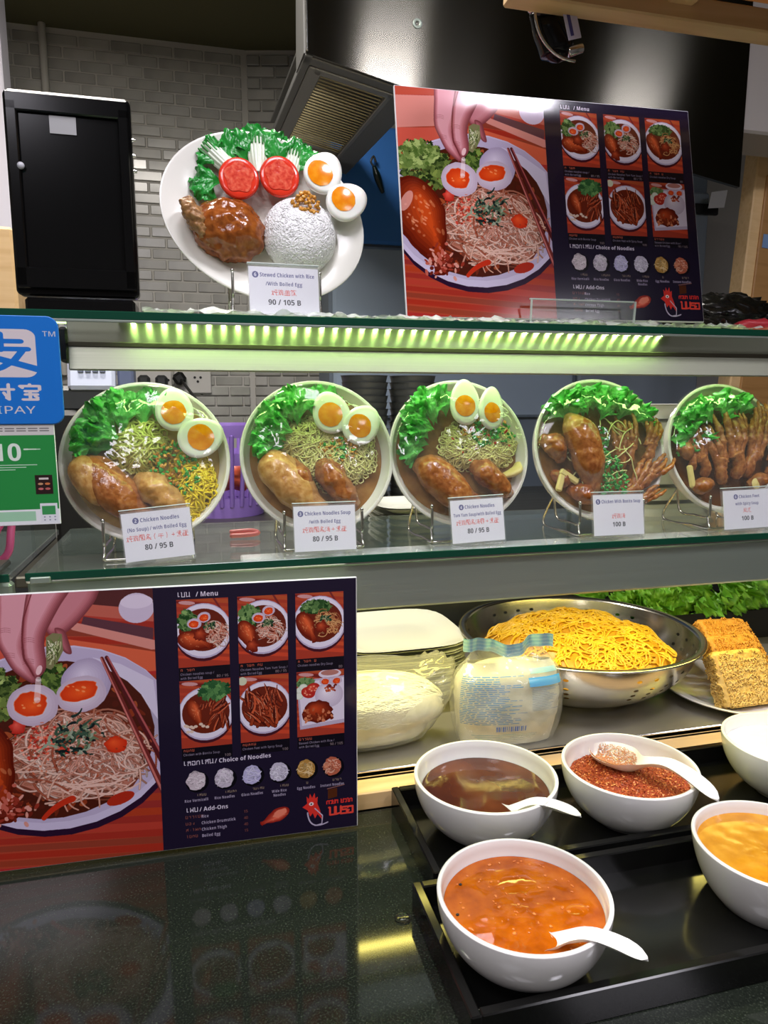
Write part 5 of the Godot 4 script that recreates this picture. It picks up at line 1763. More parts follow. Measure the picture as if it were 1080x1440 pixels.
func build_replica_bowls():
	var shell := bowl_mesh(0.095, 0.062, 0.045)
	var shell_big := bowl_mesh(0.0985, 0.062, 0.046)
	var xs := [-0.0634, 0.1378, 0.3225, 0.5255, 0.7260]
	var labels := [
		"replica bowl with bright yellow noodles at its lower right, leftmost on the lower shelf",
		"replica bowl of thin pale noodles in brown broth, second from left on the shelf",
		"replica bowl with two upright egg halves at its top edge, middle of the five",
		"replica bowl with an upright pale drumstick, chicken feet and chopped greens, no eggs",
		"replica bowl crowded with brown chicken feet under lettuce, rightmost on the lower shelf"]
	for i in 5:
		var R: float = [0.095, 0.095, 0.0945, 0.0985, 0.0955][i]
		var lean: float = [0.31, 0.28, 0.24, 0.28, 0.28][i]
		var b := Basis(Vector3.RIGHT, -lean)
		var c := Vector3(xs[i], [1.3300, 1.3320, 1.3325, 1.3330, 1.3310][i], -0.866)
		var o := thing("replica_noodle_bowl", labels[i], "noodle bowl", c - b.y * R, "replica noodle bowls on the lower shelf")
		o.basis = b
		easel("wire_plate_stand", "bent wire stand under the %s" % ["leftmost noodle bowl", "second noodle bowl from the left", "middle noodle bowl with upright eggs", "bowl with the upright drumstick", "rightmost bowl of chicken feet"][i], Vector3(xs[i], 1.2205, (c - b.y * R).z + 0.006), 0.094, 0.09, (c - b.y * R).y - 1.2205 - 0.0015)
		var L := Vector3(0, R, 0)
		var put := func(called: String, mesh: Mesh, m: Material, label := "") -> MeshInstance3D:
			var q := part(o, called, mesh, m, label)
			q.position = L
			return q
		put.call("bowl", shell_big if i == 3 else shell, M.white_bowl)
		# broth
		var br := MB.new()
		br.grid(40, 6, func(u, v):
			var t: float = -TAU * u
			return Vector3(cos(t) * R * 0.875 * v, sin(t) * R * 0.875 * v, -0.013 + 0.004 * (1 - v)), true, false)
		put.call("broth", br.done(), [M.broth_clear, M.broth, M.broth, M.broth, M.broth_dark][i])
		# point from the photograph's offsets in bowl radii
		var P := func(u: float, v: float, z := 0.0) -> Vector3: return Vector3(u * R, v * R, z)
		# lettuce leaves along the upper left
		var lv: Array = [
			[[-0.35, 0.15, 2.75, 0.5, 0.30], [-0.30, 0.25, 2.35, 0.62, 0.32], [-0.2, 0.35, 2.0, 0.62, 0.32], [-0.02, 0.42, 1.65, 0.52, 0.30], [0.12, 0.5, 1.25, 0.42, 0.26], [-0.5, 0.2, 2.9, 0.4, 0.24], [-0.35, 0.4, 2.3, 0.45, 0.3]],
			[[-0.38, 0.12, 2.85, 0.5, 0.30], [-0.32, 0.28, 2.4, 0.6, 0.32], [-0.2, 0.42, 2.0, 0.55, 0.30], [-0.02, 0.52, 1.7, 0.42, 0.28], [0.1, 0.6, 1.3, 0.34, 0.22], [-0.5, 0.15, 3.0, 0.42, 0.22], [-0.3, 0.45, 2.3, 0.42, 0.28]],
			[[-0.42, 0.12, 2.9, 0.5, 0.28], [-0.38, 0.3, 2.5, 0.55, 0.30], [-0.3, 0.4, 2.15, 0.6, 0.30], [-0.15, 0.5, 1.85, 0.44, 0.26], [-0.5, 0.05, 3.1, 0.42, 0.26], [-0.45, 0.3, 2.7, 0.4, 0.24]],
			[[-0.45, 0.42, 2.3, 0.45, 0.28], [-0.2, 0.45, 1.9, 0.5, 0.30], [0.05, 0.42, 1.55, 0.5, 0.32], [0.32, 0.4, 1.15, 0.48, 0.30], [0.55, 0.36, 0.75, 0.36, 0.24], [-0.05, 0.55, 1.7, 0.38, 0.28], [0.25, 0.55, 1.3, 0.36, 0.28]],
			[[-0.45, 0.25, 2.5, 0.5, 0.30], [-0.25, 0.35, 2.0, 0.55, 0.32], [0.0, 0.4, 1.6, 0.5, 0.32], [0.25, 0.42, 1.25, 0.48, 0.30], [-0.55, 0.1, 2.8, 0.38, 0.28], [-0.3, 0.25, -2.0, 0.22, 0.2]]][i]
		for k in lv.size():
			var q: Array = lv[k]
			put.call("lettuce_leaf", leaf(P.call(q[0], q[1], -0.006 + 0.002 * (k % 3)), q[2], q[3] * R * 0.90, q[4] * R * 1.45, 0.011 + 0.002 * (k % 3), i * 3.7 + k * 1.3, 0.0075), M.lettuce, "ruffled green lettuce leaf" if k == 0 else "")
			if i < 3 and k in [3, 4]:
				continue
			put.call("lettuce_leaf", leaf(P.call(q[0] * 1.06 + 0.05 * sin(k * 2.1), q[1] * 1.06 + 0.06 * cos(k * 1.7), 0.001 + 0.002 * (k % 2)), q[2] + (0.42 if k % 2 else -0.36), q[3] * R * 0.66, q[4] * R * 1.1, 0.013, i * 5.1 + k * 2.9 + 0.7, 0.0085), M.lettuce)
		var st := MB.new()
		var he := MB.new()
		var fr := MB.new()
		match i:
			0:
				strands(st, P.call(-0.08, 0.20, -0.008), Vector2(0.30, 0.30) * R, 0.016, 120, 0.0013, 1.0, 0.9)
				put.call("pale_noodles", st.done(), M.noodle_pale, "pale green-yellow noodles").set_meta("kind", "stuff")
				st = MB.new()
				strands(st, P.call(0.52, -0.30, -0.008), Vector2(0.22, 0.36) * R, 0.012, 150, 0.0012, 1.0, 0.8, 1.3)
				strands(st, P.call(0.38, -0.55, -0.009), Vector2(0.20, 0.20) * R, 0.010, 80, 0.0012, 1.0, 0.8, 0.6)
				put.call("yellow_noodles", st.done(), M.noodle_yellow, "bright yellow noodles").set_meta("kind", "stuff")
				put.call("drumstick", drumstick([P.call(-0.70, 0.02, -0.004), P.call(-0.56, -0.16, 0.004), P.call(-0.30, -0.44, 0.004), P.call(-0.06, -0.66, -0.002), P.call(0.10, -0.74, -0.006)], [0.012, 0.0245, 0.0265, 0.0165, 0.009]), M.chicken, "glossy brown drumstick")
				put.call("drumstick_skin", drumstick([P.call(-0.74, 0.0, 0.0), P.call(-0.66, -0.16, 0.010), P.call(-0.54, -0.38, 0.006), P.call(-0.46, -0.50, 0.0)], [0.012, 0.0215, 0.0185, 0.009], 0.14), M.chicken_pale, "paler tan skin on the drumstick's end")
				put.call("chicken_piece", drumstick([P.call(-0.10, -0.22, 0.0), P.call(0.06, -0.34, 0.006), P.call(0.26, -0.52, 0.003), P.call(0.44, -0.66, -0.004)], [0.010, 0.021, 0.018, 0.007], 0.22, 55.0), M.chicken_pale, "tan chicken piece with loose skin")
				flakes(he, P.call(0.32, -0.14, 0.004), Vector2(0.30, 0.36) * R, 95, 0.0034, 0.0, 0.006)
				flakes(fr, P.call(0.30, -0.06, 0.004), Vector2(0.26, 0.26) * R, 70, 0.0030, 0.0, 0.006)
				egg_half(o, L + P.call(0.35, 0.60, 0.014), 0.0228, 0.0192, 0.12, Vector3(0.05, 0.05, 0), Vector2(-0.001, -0.001))
				egg_half(o, L + P.call(0.66, 0.25, 0.013), 0.0245, 0.0205, -1.15, Vector3(0.05, 0.12, 0), Vector2(0.0, 0.002), 0.0140)
			1:
				strands(st, P.call(-0.06, 0.22, -0.008), Vector2(0.42, 0.26) * R, 0.014, 150, 0.0009, 1.1, 1.1)
				strands(st, P.call(0.20, 0.02, -0.008), Vector2(0.55, 0.40) * R, 0.014, 280, 0.0009, 1.1, 1.3)
				put.call("thin_noodles", st.done(), M.noodle_thin, "thin pale noodles").set_meta("kind", "stuff")
				put.call("drumstick", drumstick([P.call(-0.60, 0.02, -0.004), P.call(-0.54, -0.16, 0.004), P.call(-0.34, -0.42, 0.004), P.call(-0.10, -0.66, -0.002), P.call(0.10, -0.76, -0.008)], [0.013, 0.0260, 0.0270, 0.0185, 0.011]), M.chicken_pale, "tan and brown drumstick")
				put.call("drumstick_skin", drumstick([P.call(-0.36, -0.08, 0.0), P.call(-0.28, -0.30, 0.0095), P.call(-0.16, -0.52, 0.003)], [0.010, 0.017, 0.010], 0.14), M.chicken, "browner skin on the drumstick")
				put.call("chicken_piece", drumstick([P.call(0.04, -0.10, 0.0), P.call(0.12, -0.26, 0.007), P.call(0.30, -0.50, 0.004), P.call(0.46, -0.66, -0.004)], [0.011, 0.020, 0.016, 0.008], 0.22, 55.0), M.chicken, "brown chicken piece with loose skin")
				flakes(he, P.call(0.26, 0.08, 0.006), Vector2(0.20, 0.14) * R, 26, 0.0032, 0.0, 0.004)
				flakes(fr, P.call(0.24, 0.06, 0.006), Vector2(0.26, 0.16) * R, 60, 0.0030, 0.0, 0.004)
				egg_half(o, L + P.call(0.17, 0.53, 0.015), 0.0235, 0.0205, 0.30, Vector3(0.05, 0, 0), Vector2(-0.002, 0.0))
				egg_half(o, L + P.call(0.57, 0.37, 0.014), 0.0240, 0.0200, -0.75, Vector3(0.05, 0.1, 0), Vector2(-0.001, -0.001))
			2:
				strands(st, P.call(0.30, 0.10, -0.008), Vector2(0.52, 0.34) * R, 0.014, 300, 0.0009, 1.0, 1.4)
				put.call("thin_noodles", st.done(), M.noodle_thin, "thin pale noodles").set_meta("kind", "stuff")
				put.call("drumstick", drumstick([P.call(-0.62, -0.14, -0.004), P.call(-0.44, -0.26, 0.005), P.call(-0.20, -0.50, 0.005), P.call(0.10, -0.68, -0.003), P.call(0.28, -0.72, -0.008)], [0.012, 0.0260, 0.0270, 0.0170, 0.010]), M.chicken, "brown drumstick")
				put.call("chicken_piece", drumstick([P.call(0.16, -0.18, 0.0), P.call(0.32, -0.30, 0.008), P.call(0.52, -0.48, 0.004), P.call(0.70, -0.58, -0.006)], [0.010, 0.019, 0.016, 0.008], 0.25, 55.0), M.chicken, "brown chicken piece")
				put.call("bamboo_slice", drumstick([P.call(0.60, -0.34, -0.004), P.call(0.78, -0.28, 0.0), P.call(0.86, -0.16, -0.006)], [0.006, 0.011, 0.005], 0.1, 40.0, 0.5), M.bamboo, "pale yellow slice")
				flakes(he, P.call(0.34, 0.26, 0.008), Vector2(0.20, 0.20) * R, 60, 0.0034, 0.0, 0.004)
				flakes(he, P.call(0.66, 0.24, 0.006), Vector2(0.14, 0.14) * R, 18, 0.0030, 0.0, 0.004)
				flakes(fr, P.call(0.30, 0.34, 0.006), Vector2(0.36, 0.2) * R, 36, 0.0028, 0.0, 0.004)
				var ch := MB.new()
				flakes(ch, P.call(0.36, 0.14, 0.010), Vector2(0.52, 0.36) * R, 10, 0.0026, 0.0, 0.003)
				put.call("chilli_bits", ch.done(), M.chili, "small red chilli bits").set_meta("kind", "stuff")
				egg_half(o, L + P.call(0.06, 0.66, 0.015), 0.0265, 0.0178, 0.0, Vector3(0.03, 0.0, 0), Vector2(-0.0005, -0.002), 0.0125)
				egg_half(o, L + P.call(0.45, 0.58, 0.014), 0.0255, 0.0165, -0.10, Vector3(0.03, 0.25, 0), Vector2(0, -0.003), 0.0118)
			3:
				put.call("drumstick", drumstick([P.call(-0.38, 0.44, -0.002), P.call(-0.34, 0.20, 0.008), P.call(-0.26, -0.14, 0.008), P.call(-0.20, -0.46, 0.0), P.call(-0.20, -0.62, -0.006)], [0.012, 0.0265, 0.0255, 0.0160, 0.012]), M.chicken, "upright drumstick")
				put.call("drumstick_skin", drumstick([P.call(-0.42, 0.46, -0.002), P.call(-0.40, 0.26, 0.0105), P.call(-0.32, 0.02, 0.004)], [0.010, 0.0205, 0.010], 0.12), M.chicken_pale, "tan skin on the drumstick's top")
				put.call("chicken_piece", drumstick([P.call(-0.86, 0.16, -0.008), P.call(-0.70, 0.06, 0.002), P.call(-0.60, -0.12, -0.006)], [0.010, 0.018, 0.010], 0.3, 60.0), M.chicken, "brown chicken piece at left")
				put.call("chicken_piece", drumstick([P.call(-0.50, -0.50, -0.008), P.call(-0.34, -0.62, 0.002), P.call(-0.18, -0.70, -0.006)], [0.009, 0.015, 0.009], 0.3, 60.0), M.chicken_dark)
				put.call("chicken_piece", drumstick([P.call(-0.72, -0.28, -0.010), P.call(-0.60, -0.40, -0.004), P.call(-0.50, -0.30, -0.008)], [0.007, 0.013, 0.007], 0.3, 60.0), M.chicken_dark)
				var ft := [[0.28, -0.30, 1.62, 0.075], [0.46, -0.20, 1.50, 0.070], [0.66, -0.16, 1.22, 0.072], [0.30, -0.74, 0.86, 0.085], [0.54, -0.52, 0.70, 0.072], [0.80, -0.12, 1.5, 0.058], [0.10, -0.66, 0.55, 0.05], [0.44, -0.78, 0.40, 0.055]]
				for k in ft.size():
					put.call("chicken_foot", chicken_foot(P.call(ft[k][0], ft[k][1], -0.004 + 0.002 * (k % 3)), ft[k][2], ft[k][3], k), M.foot_skin, "braised chicken foot" if k == 0 else "")
				flakes(he, P.call(0.08, -0.44, 0.008), Vector2(0.20, 0.34) * R, 120, 0.0032, 0.0, 0.005)
				flakes(he, P.call(0.04, 0.06, 0.002), Vector2(0.07, 0.30) * R, 50, 0.0030, 0.0, 0.004)
				for q in [[-0.56, -0.38, -0.6, 0.030], [-0.70, -0.46, 1.2, 0.024], [-0.42, -0.20, -0.9, 0.02]]:
					var w := MB.new()
					w.box(P.call(q[0], q[1], 0.006), Vector3(q[3], 0.009, 0.006), 0.002, Basis(Vector3(0, 0, 1), q[2]))
					put.call("bamboo_strip", w.done(), M.bamboo, "pale yellow strip")
				strands(st, P.call(0.1, -0.10, 0.002), Vector2(0.62, 0.5) * R, 0.008, 24, 0.0009, 1.1, 0.8)
				put.call("bean_sprouts", st.done(), M.noodle_thin, "thin pale sprouts").set_meta("kind", "stuff")
			4:
				var ft := [[-0.40, -0.40, 1.85, 0.085], [-0.10, -0.50, 1.75, 0.10], [0.10, -0.44, 1.62, 0.105], [0.34, -0.42, 1.20, 0.105], [0.46, -0.14, 1.35, 0.085], [0.26, -0.05, 1.55, 0.07], [0.70, -0.40, 1.25, 0.07], [-0.60, -0.30, 1.5, 0.06], [0.60, 0.1, 1.45, 0.06]]
				for k in ft.size():
					put.call("chicken_foot", chicken_foot(P.call(ft[k][0], ft[k][1], -0.003 + 0.002 * (k % 3)), ft[k][2], ft[k][3], k), M.foot_skin, "braised chicken foot" if k == 0 else "")
				for q in [[-0.52, -0.56, 0.2, 0.020, 0.014], [0.46, -0.52, 0.4, 0.026, 0.013], [-0.72, -0.02, -0.9, 0.017, 0.012], [0.10, -0.74, 0.0, 0.03, 0.011]]:
					var d: Vector3 = Vector3(cos(q[2]), sin(q[2]), 0) * q[3]
					put.call("chicken_piece", drumstick([P.call(q[0], q[1], -0.004) - d * 0.5, P.call(q[0], q[1], 0.004), P.call(q[0], q[1], -0.004) + d * 0.5], [q[4] * 0.7, q[4], q[4] * 0.75], 0.28, 60.0), M.chicken, "short brown chicken piece" if q[0] < -0.5 and q[1] < -0.5 else "")
				var bone := MB.new()
				bone.grid(20, 5, func(u, v):
					var t: float = -TAU * u
					return P.call(0.33, -0.57, 0.012) + Vector3(cos(t) * 0.007 * v, sin(t) * 0.008 * v, 0.002 * (1 - v)), true, false)
				put.call("cut_bone_end", bone.done(), M.bamboo, "pale cut end of a leg bone")
				var w := MB.new()
				w.box(P.call(-0.70, -0.42, 0.004), Vector3(0.009, 0.032, 0.006), 0.002, Basis(Vector3(0, 0, 1), 0.05))
				put.call("bamboo_strip", w.done(), M.bamboo, "pale yellow strip")
				var pk := MB.new()
				pk.ball(P.call(0.22, 0.28, 0.0), Vector3(0.020, 0.012, 0.008), 10, 14, noise, 0.15, 60.0)
				put.call("pickled_slice", pk.done(), mat(c8(160, 130, 24), 0.3), "olive yellow pickled slice")
				flakes(he, P.call(-0.56, 0.02, 0.006), Vector2(0.10, 0.12) * R, 16, 0.0032, 0.0, 0.004)
		if he.v.size():
			put.call("chopped_greens", he.done(), M.herb, "chopped green herbs").set_meta("kind", "stuff")
		if fr.v.size():
			put.call("fried_garlic", fr.done(), M.fried, "golden fried garlic bits").set_meta("kind", "stuff")
		put.call("clear_film", film_mesh(R, [0.021, 0.021, 0.021, 0.023, 0.021][i], i * 2.3), M.film, "clear plastic film stretched over the bowl")


func build_rice_plate():
	var a := 0.1226
	var bb := 0.099
	var lean := 0.20
	var b := Basis(Vector3.RIGHT, -lean)
	var c := Vector3(0.0828, 1.6149, -0.9)
	var drop := 0.105
	var o := thing("replica_rice_plate", "oval white plate with replica rice, chicken thigh, tomatoes and eggs on the upper shelf", "rice plate", c - b.y * drop)
	o.basis = b
	easel("wire_plate_stand", "bent wire stand under the oval plate of rice on the upper shelf", Vector3(0.0905, 1.4885, (c - b.y * drop).z + 0.024), 0.10, 0.10, 0.027)
	var L := Vector3(0, drop, 0)
	var put := func(called: String, mesh: Mesh, m: Material, label := "") -> MeshInstance3D:
		var q := part(o, called, mesh, m, label)
		q.position = L
		return q
	var pm := MB.new()
	var prof := [[0.0, -0.012], [0.55, -0.012], [0.70, -0.010], [0.78, -0.003], [0.97, 0.001], [0.995, 0.002], [1.0, 0.0], [0.99, -0.0025], [0.78, -0.008], [0.68, -0.016], [0.60, -0.019], [0.0, -0.018]]
	var pts := PackedVector3Array()
	for j in 72:
		var t := -TAU * j / 72
		for q in prof:
			pts.append(Vector3(cos(t) * a * q[0], sin(t) * bb * q[0], q[1]).rotated(Vector3(0, 0, 1), -0.35))
	pm.points(pts, 72, prof.size(), true, false)
	put.call("plate", pm.done(), M.white_bowl)
	# offsets in photo pixels from the plate's centre
	var P := func(px: float, py: float, z := 0.0) -> Vector3: return Vector3((px - 372.5) * 0.000848, (305 - py) * 0.000946, z)
	for q in [[335, 252, 2.15, 0.052, 0.05], [352, 240, 1.75, 0.044, 0.05], [392, 244, 1.45, 0.046, 0.055], [412, 246, 0.95, 0.044, 0.05], [318, 262, 3.2, 0.034, 0.034], [306, 258, 4.0, 0.034, 0.03], [372, 240, 1.6, 0.05, 0.06]]:
		put.call("leaf", leaf(P.call(q[0], q[1], -0.006), q[2], q[3], q[4], 0.010, q[0] * 0.37, 0.0038), M.dark_leaf, "glossy dark green leaf" if q[0] == 330 else "")
	for q in [[316, 236, 0.75, 0.026, 0.046], [366, 228, 0.0, 0.025, 0.044], [413, 238, -0.25, 0.022, 0.040]]:
		var m := MB.new()
		var ax := Basis(Vector3(0, 0, 1), q[2])
		var w: float = q[3]
		var h: float = q[4]
		m.grid(24, 12, func(u, v):
			var x: float = (u - 0.5) * w
			var y: float = (v - 0.5) * h
			var wid: float = 1.0 - 0.35 * pow(1.0 - v, 2.0)
			return P.call(q[0], q[1], 0.002) + ax * Vector3(x * wid, y, 0.007 * (1.0 - pow((u - 0.5) * 2.0, 2.0)) - 0.004 * v + 0.0012 * sin(u * 40.0) * v), false, false)
		var cu: MeshInstance3D = put.call("cucumber_slice", m.done(), M.cucumber, "fan-cut pale cucumber slice" if q[0] == 316 else "")
		for k in 6:
			var s := MB.new()
			var x := (k - 2.5) / 5.6 * w
			s.box(P.call(q[0], q[1], 0.0) + ax * Vector3(x, h * 0.44, 0.0015 + 0.004 * (1.0 - pow(x / w * 2.0, 2.0))), Vector3(w / 13.0, h * 0.24, 0.0025), 0.0006, ax * Basis(Vector3(0, 0, 1), -x * 9.0))
			part(cu, "skin_tip", s.done(), M.cucumber_skin)
	for q in [[338, 264, 0.2], [394, 258, -0.15]]:
		var m := MB.new()
		m.grid(36, 12, func(u, v):
			var t: float = -TAU * u
			var r: float = minf(1.0, v / 0.5) if v < 0.5 else cos((v - 0.5) * PI)
			var z: float = 0.014 if v < 0.5 else 0.014 - 0.018 * sin((v - 0.5) * PI)
			return P.call(q[0], q[1], z) + Vector3(cos(t) * 0.0238 * r, sin(t) * 0.0255 * r, 0), true, false)
		var tm: MeshInstance3D = put.call("tomato_half", m.done(), M.tomato, "halved red tomato" if q[0] == 338 else "")
		var fl := MB.new()
		fl.grid(36, 6, func(u, v):
			var t: float = -TAU * u
			var w := 1.0 + 0.1 * sin(t * 5.0)
			return P.call(q[0], q[1], 0.0146 + 0.0008 * (1 - v)) + Vector3(cos(t) * 0.0165 * v * w, sin(t) * 0.018 * v * w, 0), true, false)
		part(tm, "cut_flesh", fl.done(), M.tomato_flesh)
	egg_half(o, L + P.call(456, 251, 0.018), 0.0265, 0.0225, -0.55, Vector3(0.0, 0.1, 0), Vector2(-0.003, -0.002), 0.0155)
	egg_half(o, L + P.call(488, 286, 0.017), 0.0270, 0.0220, -1.05, Vector3(0.0, 0.1, 0), Vector2(-0.004, -0.001), 0.0150)
	# chicken thigh
	var th := MB.new()
	th.ball(P.call(322, 326, 0.002), Vector3(0.043, 0.036, 0.030), 34, 44, noise, 0.16, 34.0, Basis(Vector3(0, 0, 1), -0.25))
	put.call("chicken_thigh", th.done(), M.chicken_dark, "glossy dark brown stewed chicken thigh")
	put.call("meat_end", drumstick([P.call(298, 348, 0.006), P.call(280, 322, 0.016), P.call(266, 298, 0.012)], [0.008, 0.014, 0.010], 0.5, 110.0, 0.8), M.meat, "shredded paler meat at the thigh's end")
	# rice dome with single grains over a core
	var core := MB.new()
	var rc: Vector3 = P.call(420, 328, 0.0)
	core.ball(rc, Vector3(0.0435, 0.0455, 0.0305), 24, 40, noise, 0.05, 60.0)
	var ri: MeshInstance3D = put.call("rice_mound", core.done(), M.rice, "mound of white rice")
	var gr := MB.new()
	for k in 2200:
		var d := Vector3(rng.randfn(), rng.randfn(), absf(rng.randfn())).normalized()
		var along := d.cross(Vector3(rng.randfn(), rng.randfn(), rng.randfn())).normalized()
		var bs := Basis(along.cross(d), along, d)
		gr.ball(rc + Vector3(d.x * 0.0434, d.y * 0.0454, d.z * 0.0304), Vector3(0.0009, 0.0026, 0.0009), 3, 5, null, 0, 1, bs)
	part(ri, "rice_grains", gr.done(), M.rice).set_meta("kind", "stuff")
	var ga := MB.new()
	for k in 70:
		var a2 := rng.randf() * TAU
		var d2 := sqrt(rng.randf())
		ga.ball(P.call(427, 298, 0.0) + Vector3(cos(a2) * 0.017 * d2, sin(a2) * 0.016 * d2, 0.022 + 0.007 * (1 - d2) + rng.randf() * 0.003), Vector3(0.0032, 0.0022, 0.002), 5, 6, noise, 0.5, 300.0, Basis.from_euler(Vector3(rng.randf() * 3, rng.randf() * 3, rng.randf() * 3)))
	put.call("fried_garlic", ga.done(), M.fried, "golden fried garlic on the rice").set_meta("kind", "stuff")


# ---------------------------------------------------------------- food in the lit bay under the lower shelf

func build_prep_area():
	# square plates stacked behind the lower menu board
	var names := ["lowest", "second from the bottom", "third from the bottom", "fourth from the bottom", "fourth from the top", "third from the top", "second from the top", "topmost"]
	for k in 8:
		var q := single("square_plate", M.square_plate, M.cream_glaze, "square cream-white plate beside the lower menu board, %s of the stack" % names[k], "plate", "square plates on the prep table")
		q.position = Vector3(0.292, 0.9335 + k * 0.0108, -1.088)
		q.scale = Vector3(1.16, 1.0, 1.12)
		q.rotation.y = 0.02 * sin(k * 2.0)
	# bag of fresh white noodles
	var o := thing("noodle_bag", "clear plastic bag of fresh white noodles right of the lower menu board", "noodle bag", Vector3(0.205, 0.933, -0.892))
	o.scale = Vector3(1.0, 1.16, 1.0)
	var m := MB.new()
	m.grid(48, 26, func(u, v):
		var t: float = TAU * u
		var ph: float = (v - 0.5) * PI
		var r := Vector3(pow(absf(cos(t)), 0.8) * signf(cos(t)) * 0.105 * cos(ph), 0.043 * sin(ph) + 0.043, pow(absf(sin(t)), 0.8) * signf(sin(t)) * 0.048 * cos(ph))
		r.y += 0.006 * noise.get_noise_3d(r.x * 20, r.y * 20, r.z * 20) * sin(v * PI)
		r.x *= 1.0 - 0.10 * exp(-pow((v - 0.36) / 0.06, 2.0))
		r.z *= 1.0 - 0.14 * exp(-pow((v - 0.36) / 0.06, 2.0))
		return r, true, false)
	part(o, "noodle_block", m.done(), M.noodle_block)
	var st := MB.new()
	for k in 420:
		var pts := PackedVector3Array()
		var ph := rng.randf_range(-0.1, 1.5)
		var x0 := rng.randf_range(-0.1, 0.04)
		var side := signf(rng.randf() - 0.15)
		for i in 8:
			var x := x0 + i * 0.0095
			var w := sqrt(maxf(0.02, 1.0 - pow(x / 0.108, 2.0)))
			var pp := ph + 0.08 * sin(i * 0.9 + k)
			pts.append(Vector3(x, 0.044 + 0.0435 * sin(pp) * w, side * 0.0485 * cos(pp) * w))
		st.tube(pts, 0.00085, 4)
	part(o, "noodle_strands", st.done(), M.noodle_white).set_meta("kind", "stuff")
	var bag := MB.new()
	bag.grid(56, 30, func(u, v):
		var t: float = TAU * u
		var ph: float = (v - 0.5) * PI
		var r := Vector3(cos(t) * 0.125 * pow(cos(ph), 0.7), 0.052 * sin(ph) + 0.0515, sin(t) * 0.056 * pow(cos(ph), 0.7))
		var n := noise.get_noise_3d(r.x * 45, r.y * 45, r.z * 45 + 4.0)
		r += Vector3(0.004, 0.003, 0.004) * n * sin(v * PI)
		if r.x > 0.07:
			r.y += (r.x - 0.07) * 0.55
			r += Vector3(0, 0.010, 0.006) * noise.get_noise_3d(r.x * 90, r.y * 90, r.z * 90)
		return r, true, false)
	part(o, "clear_bag", bag.done(), M.bag_film, "crinkled clear plastic bag")
	# standing bag of vermicelli with blue print
	var vb := thing("vermicelli_bag", "upright clear bag of white rice vermicelli printed in pale blue", "noodle bag", Vector3(0.392, 0.933, -0.856))
	vb.rotation.y = -0.10
	vb.scale = Vector3(1.0, 1.06, 0.95)
	var bodyf := func(u: float, v: float, w: float, d: float, h: float) -> Vector3:
		var t := TAU * u
		var k := pow(pow(absf(cos(t)), 2.6) + pow(absf(sin(t)), 2.6), -1.0 / 2.6)
		var wid := w * (0.86 + 0.22 * sin(PI * clampf(v * 0.9 + 0.08, 0, 1))) * (1.0 - 0.22 * smoothstep(0.72, 1.0, v))
		var dep := d * pow(maxf(0.0, sin(PI * clampf(0.14 + 0.80 * v, 0, 1))), 0.55) * (1.0 - 0.80 * smoothstep(0.66, 1.0, v))
		return Vector3(cos(t) * k * wid, v * h, sin(t) * k * dep)
	var inner := MB.new()
	inner.grid(48, 24, func(u, v):
		var p: Vector3 = bodyf.call(u, v * 0.86, 0.068, 0.030, 0.125)
		p.y += 0.002
		return p + Vector3(1, 0.6, 1) * 0.003 * noise.get_noise_3d(p.x * 30, p.y * 30, p.z * 30), true, false)
	inner.ball(Vector3(0, 0.098, 0), Vector3(0.058, 0.016, 0.014), 8, 20)
	part(vb, "vermicelli", inner.done(), M.noodle_block)
	var outer := MB.new()
	outer.grid(64, 34, func(u, v):
		var p: Vector3 = bodyf.call(u, v, 0.073, 0.034, 0.128)
		return p + Vector3(0.5, 0.3, 1) * 0.003 * noise.get_noise_3d(p.x * 70, p.y * 50, p.z * 70 + 8.0), true, false)
	part(vb, "clear_bag", outer.done(), M.bag_film, "clear bag")
	# its printing: text block, panel, bar code, on a thin sheet that follows the bag's front
	var im := Image.create_empty(512, 512, false, Image.FORMAT_RGBA8)
	im.fill(Color(0.6, 0.85, 0.93, 0.0))
	var cy := Color(0.16, 0.52, 0.76, 0.9)
	for r in 26:
		var w := 120 + rng.randi() % 70
		var x := 90
		while x < 90 + w:
			var l := 8 + rng.randi() % 26
			im.fill_rect(Rect2i(x, 60 + r * 11, l, 4), Color(cy, 0.55 + 0.45 * rng.randf()))
			x += l + 5
	im.fill_rect(Rect2i(300, 74, 120, 8), Color(0.25, 0.62, 0.86, 0.9))
	im.fill_rect(Rect2i(300, 82, 120, 40), Color(0.36, 0.70, 0.90, 0.75))
	im.fill_rect(Rect2i(310, 30, 110, 26), Color(0.5, 0.82, 0.92, 0.45))
	for r in 14:
		im.fill_rect(Rect2i(306, 132 + r * 10, 40 + rng.randi() % 70, 4), Color(cy, 0.4))
	for k in 15:
		im.fill_rect(Rect2i(206 + k * 6, 356, 2 + rng.randi() % 3, 34), Color(0.25, 0.42, 0.75, 0.9))
	for r in 4:
		im.fill_rect(Rect2i(130 + r * 10, 410 + r * 12, 200 - r * 14, 4), Color(0.45, 0.72, 0.72, 0.5))
	var pm := mat(Color.WHITE, 0.2)
	pm.albedo_texture = ImageTexture.create_from_image(im)
	pm.transparency = BaseMaterial3D.TRANSPARENCY_ALPHA
	pm.texture_repeat = false
	var fr := MB.new()
	var nu := 24
	var pts2 := PackedVector3Array()
	for i in nu + 1:
		for j in 20:
			var u := 0.5 - 0.5 * float(i) / nu
			var v := 1.0 - float(j) / 19.0
			var p: Vector3 = bodyf.call(u, v * 0.86, 0.0735, 0.0365, 0.128)
			pts2.append(p + Vector3(0, 0, 0.0012))
	fr.points(pts2, nu + 1, 20, false, false)
	part(vb, "blue_print", fr.done(), pm, "pale blue printing on the bag")
	var seal := MB.new()
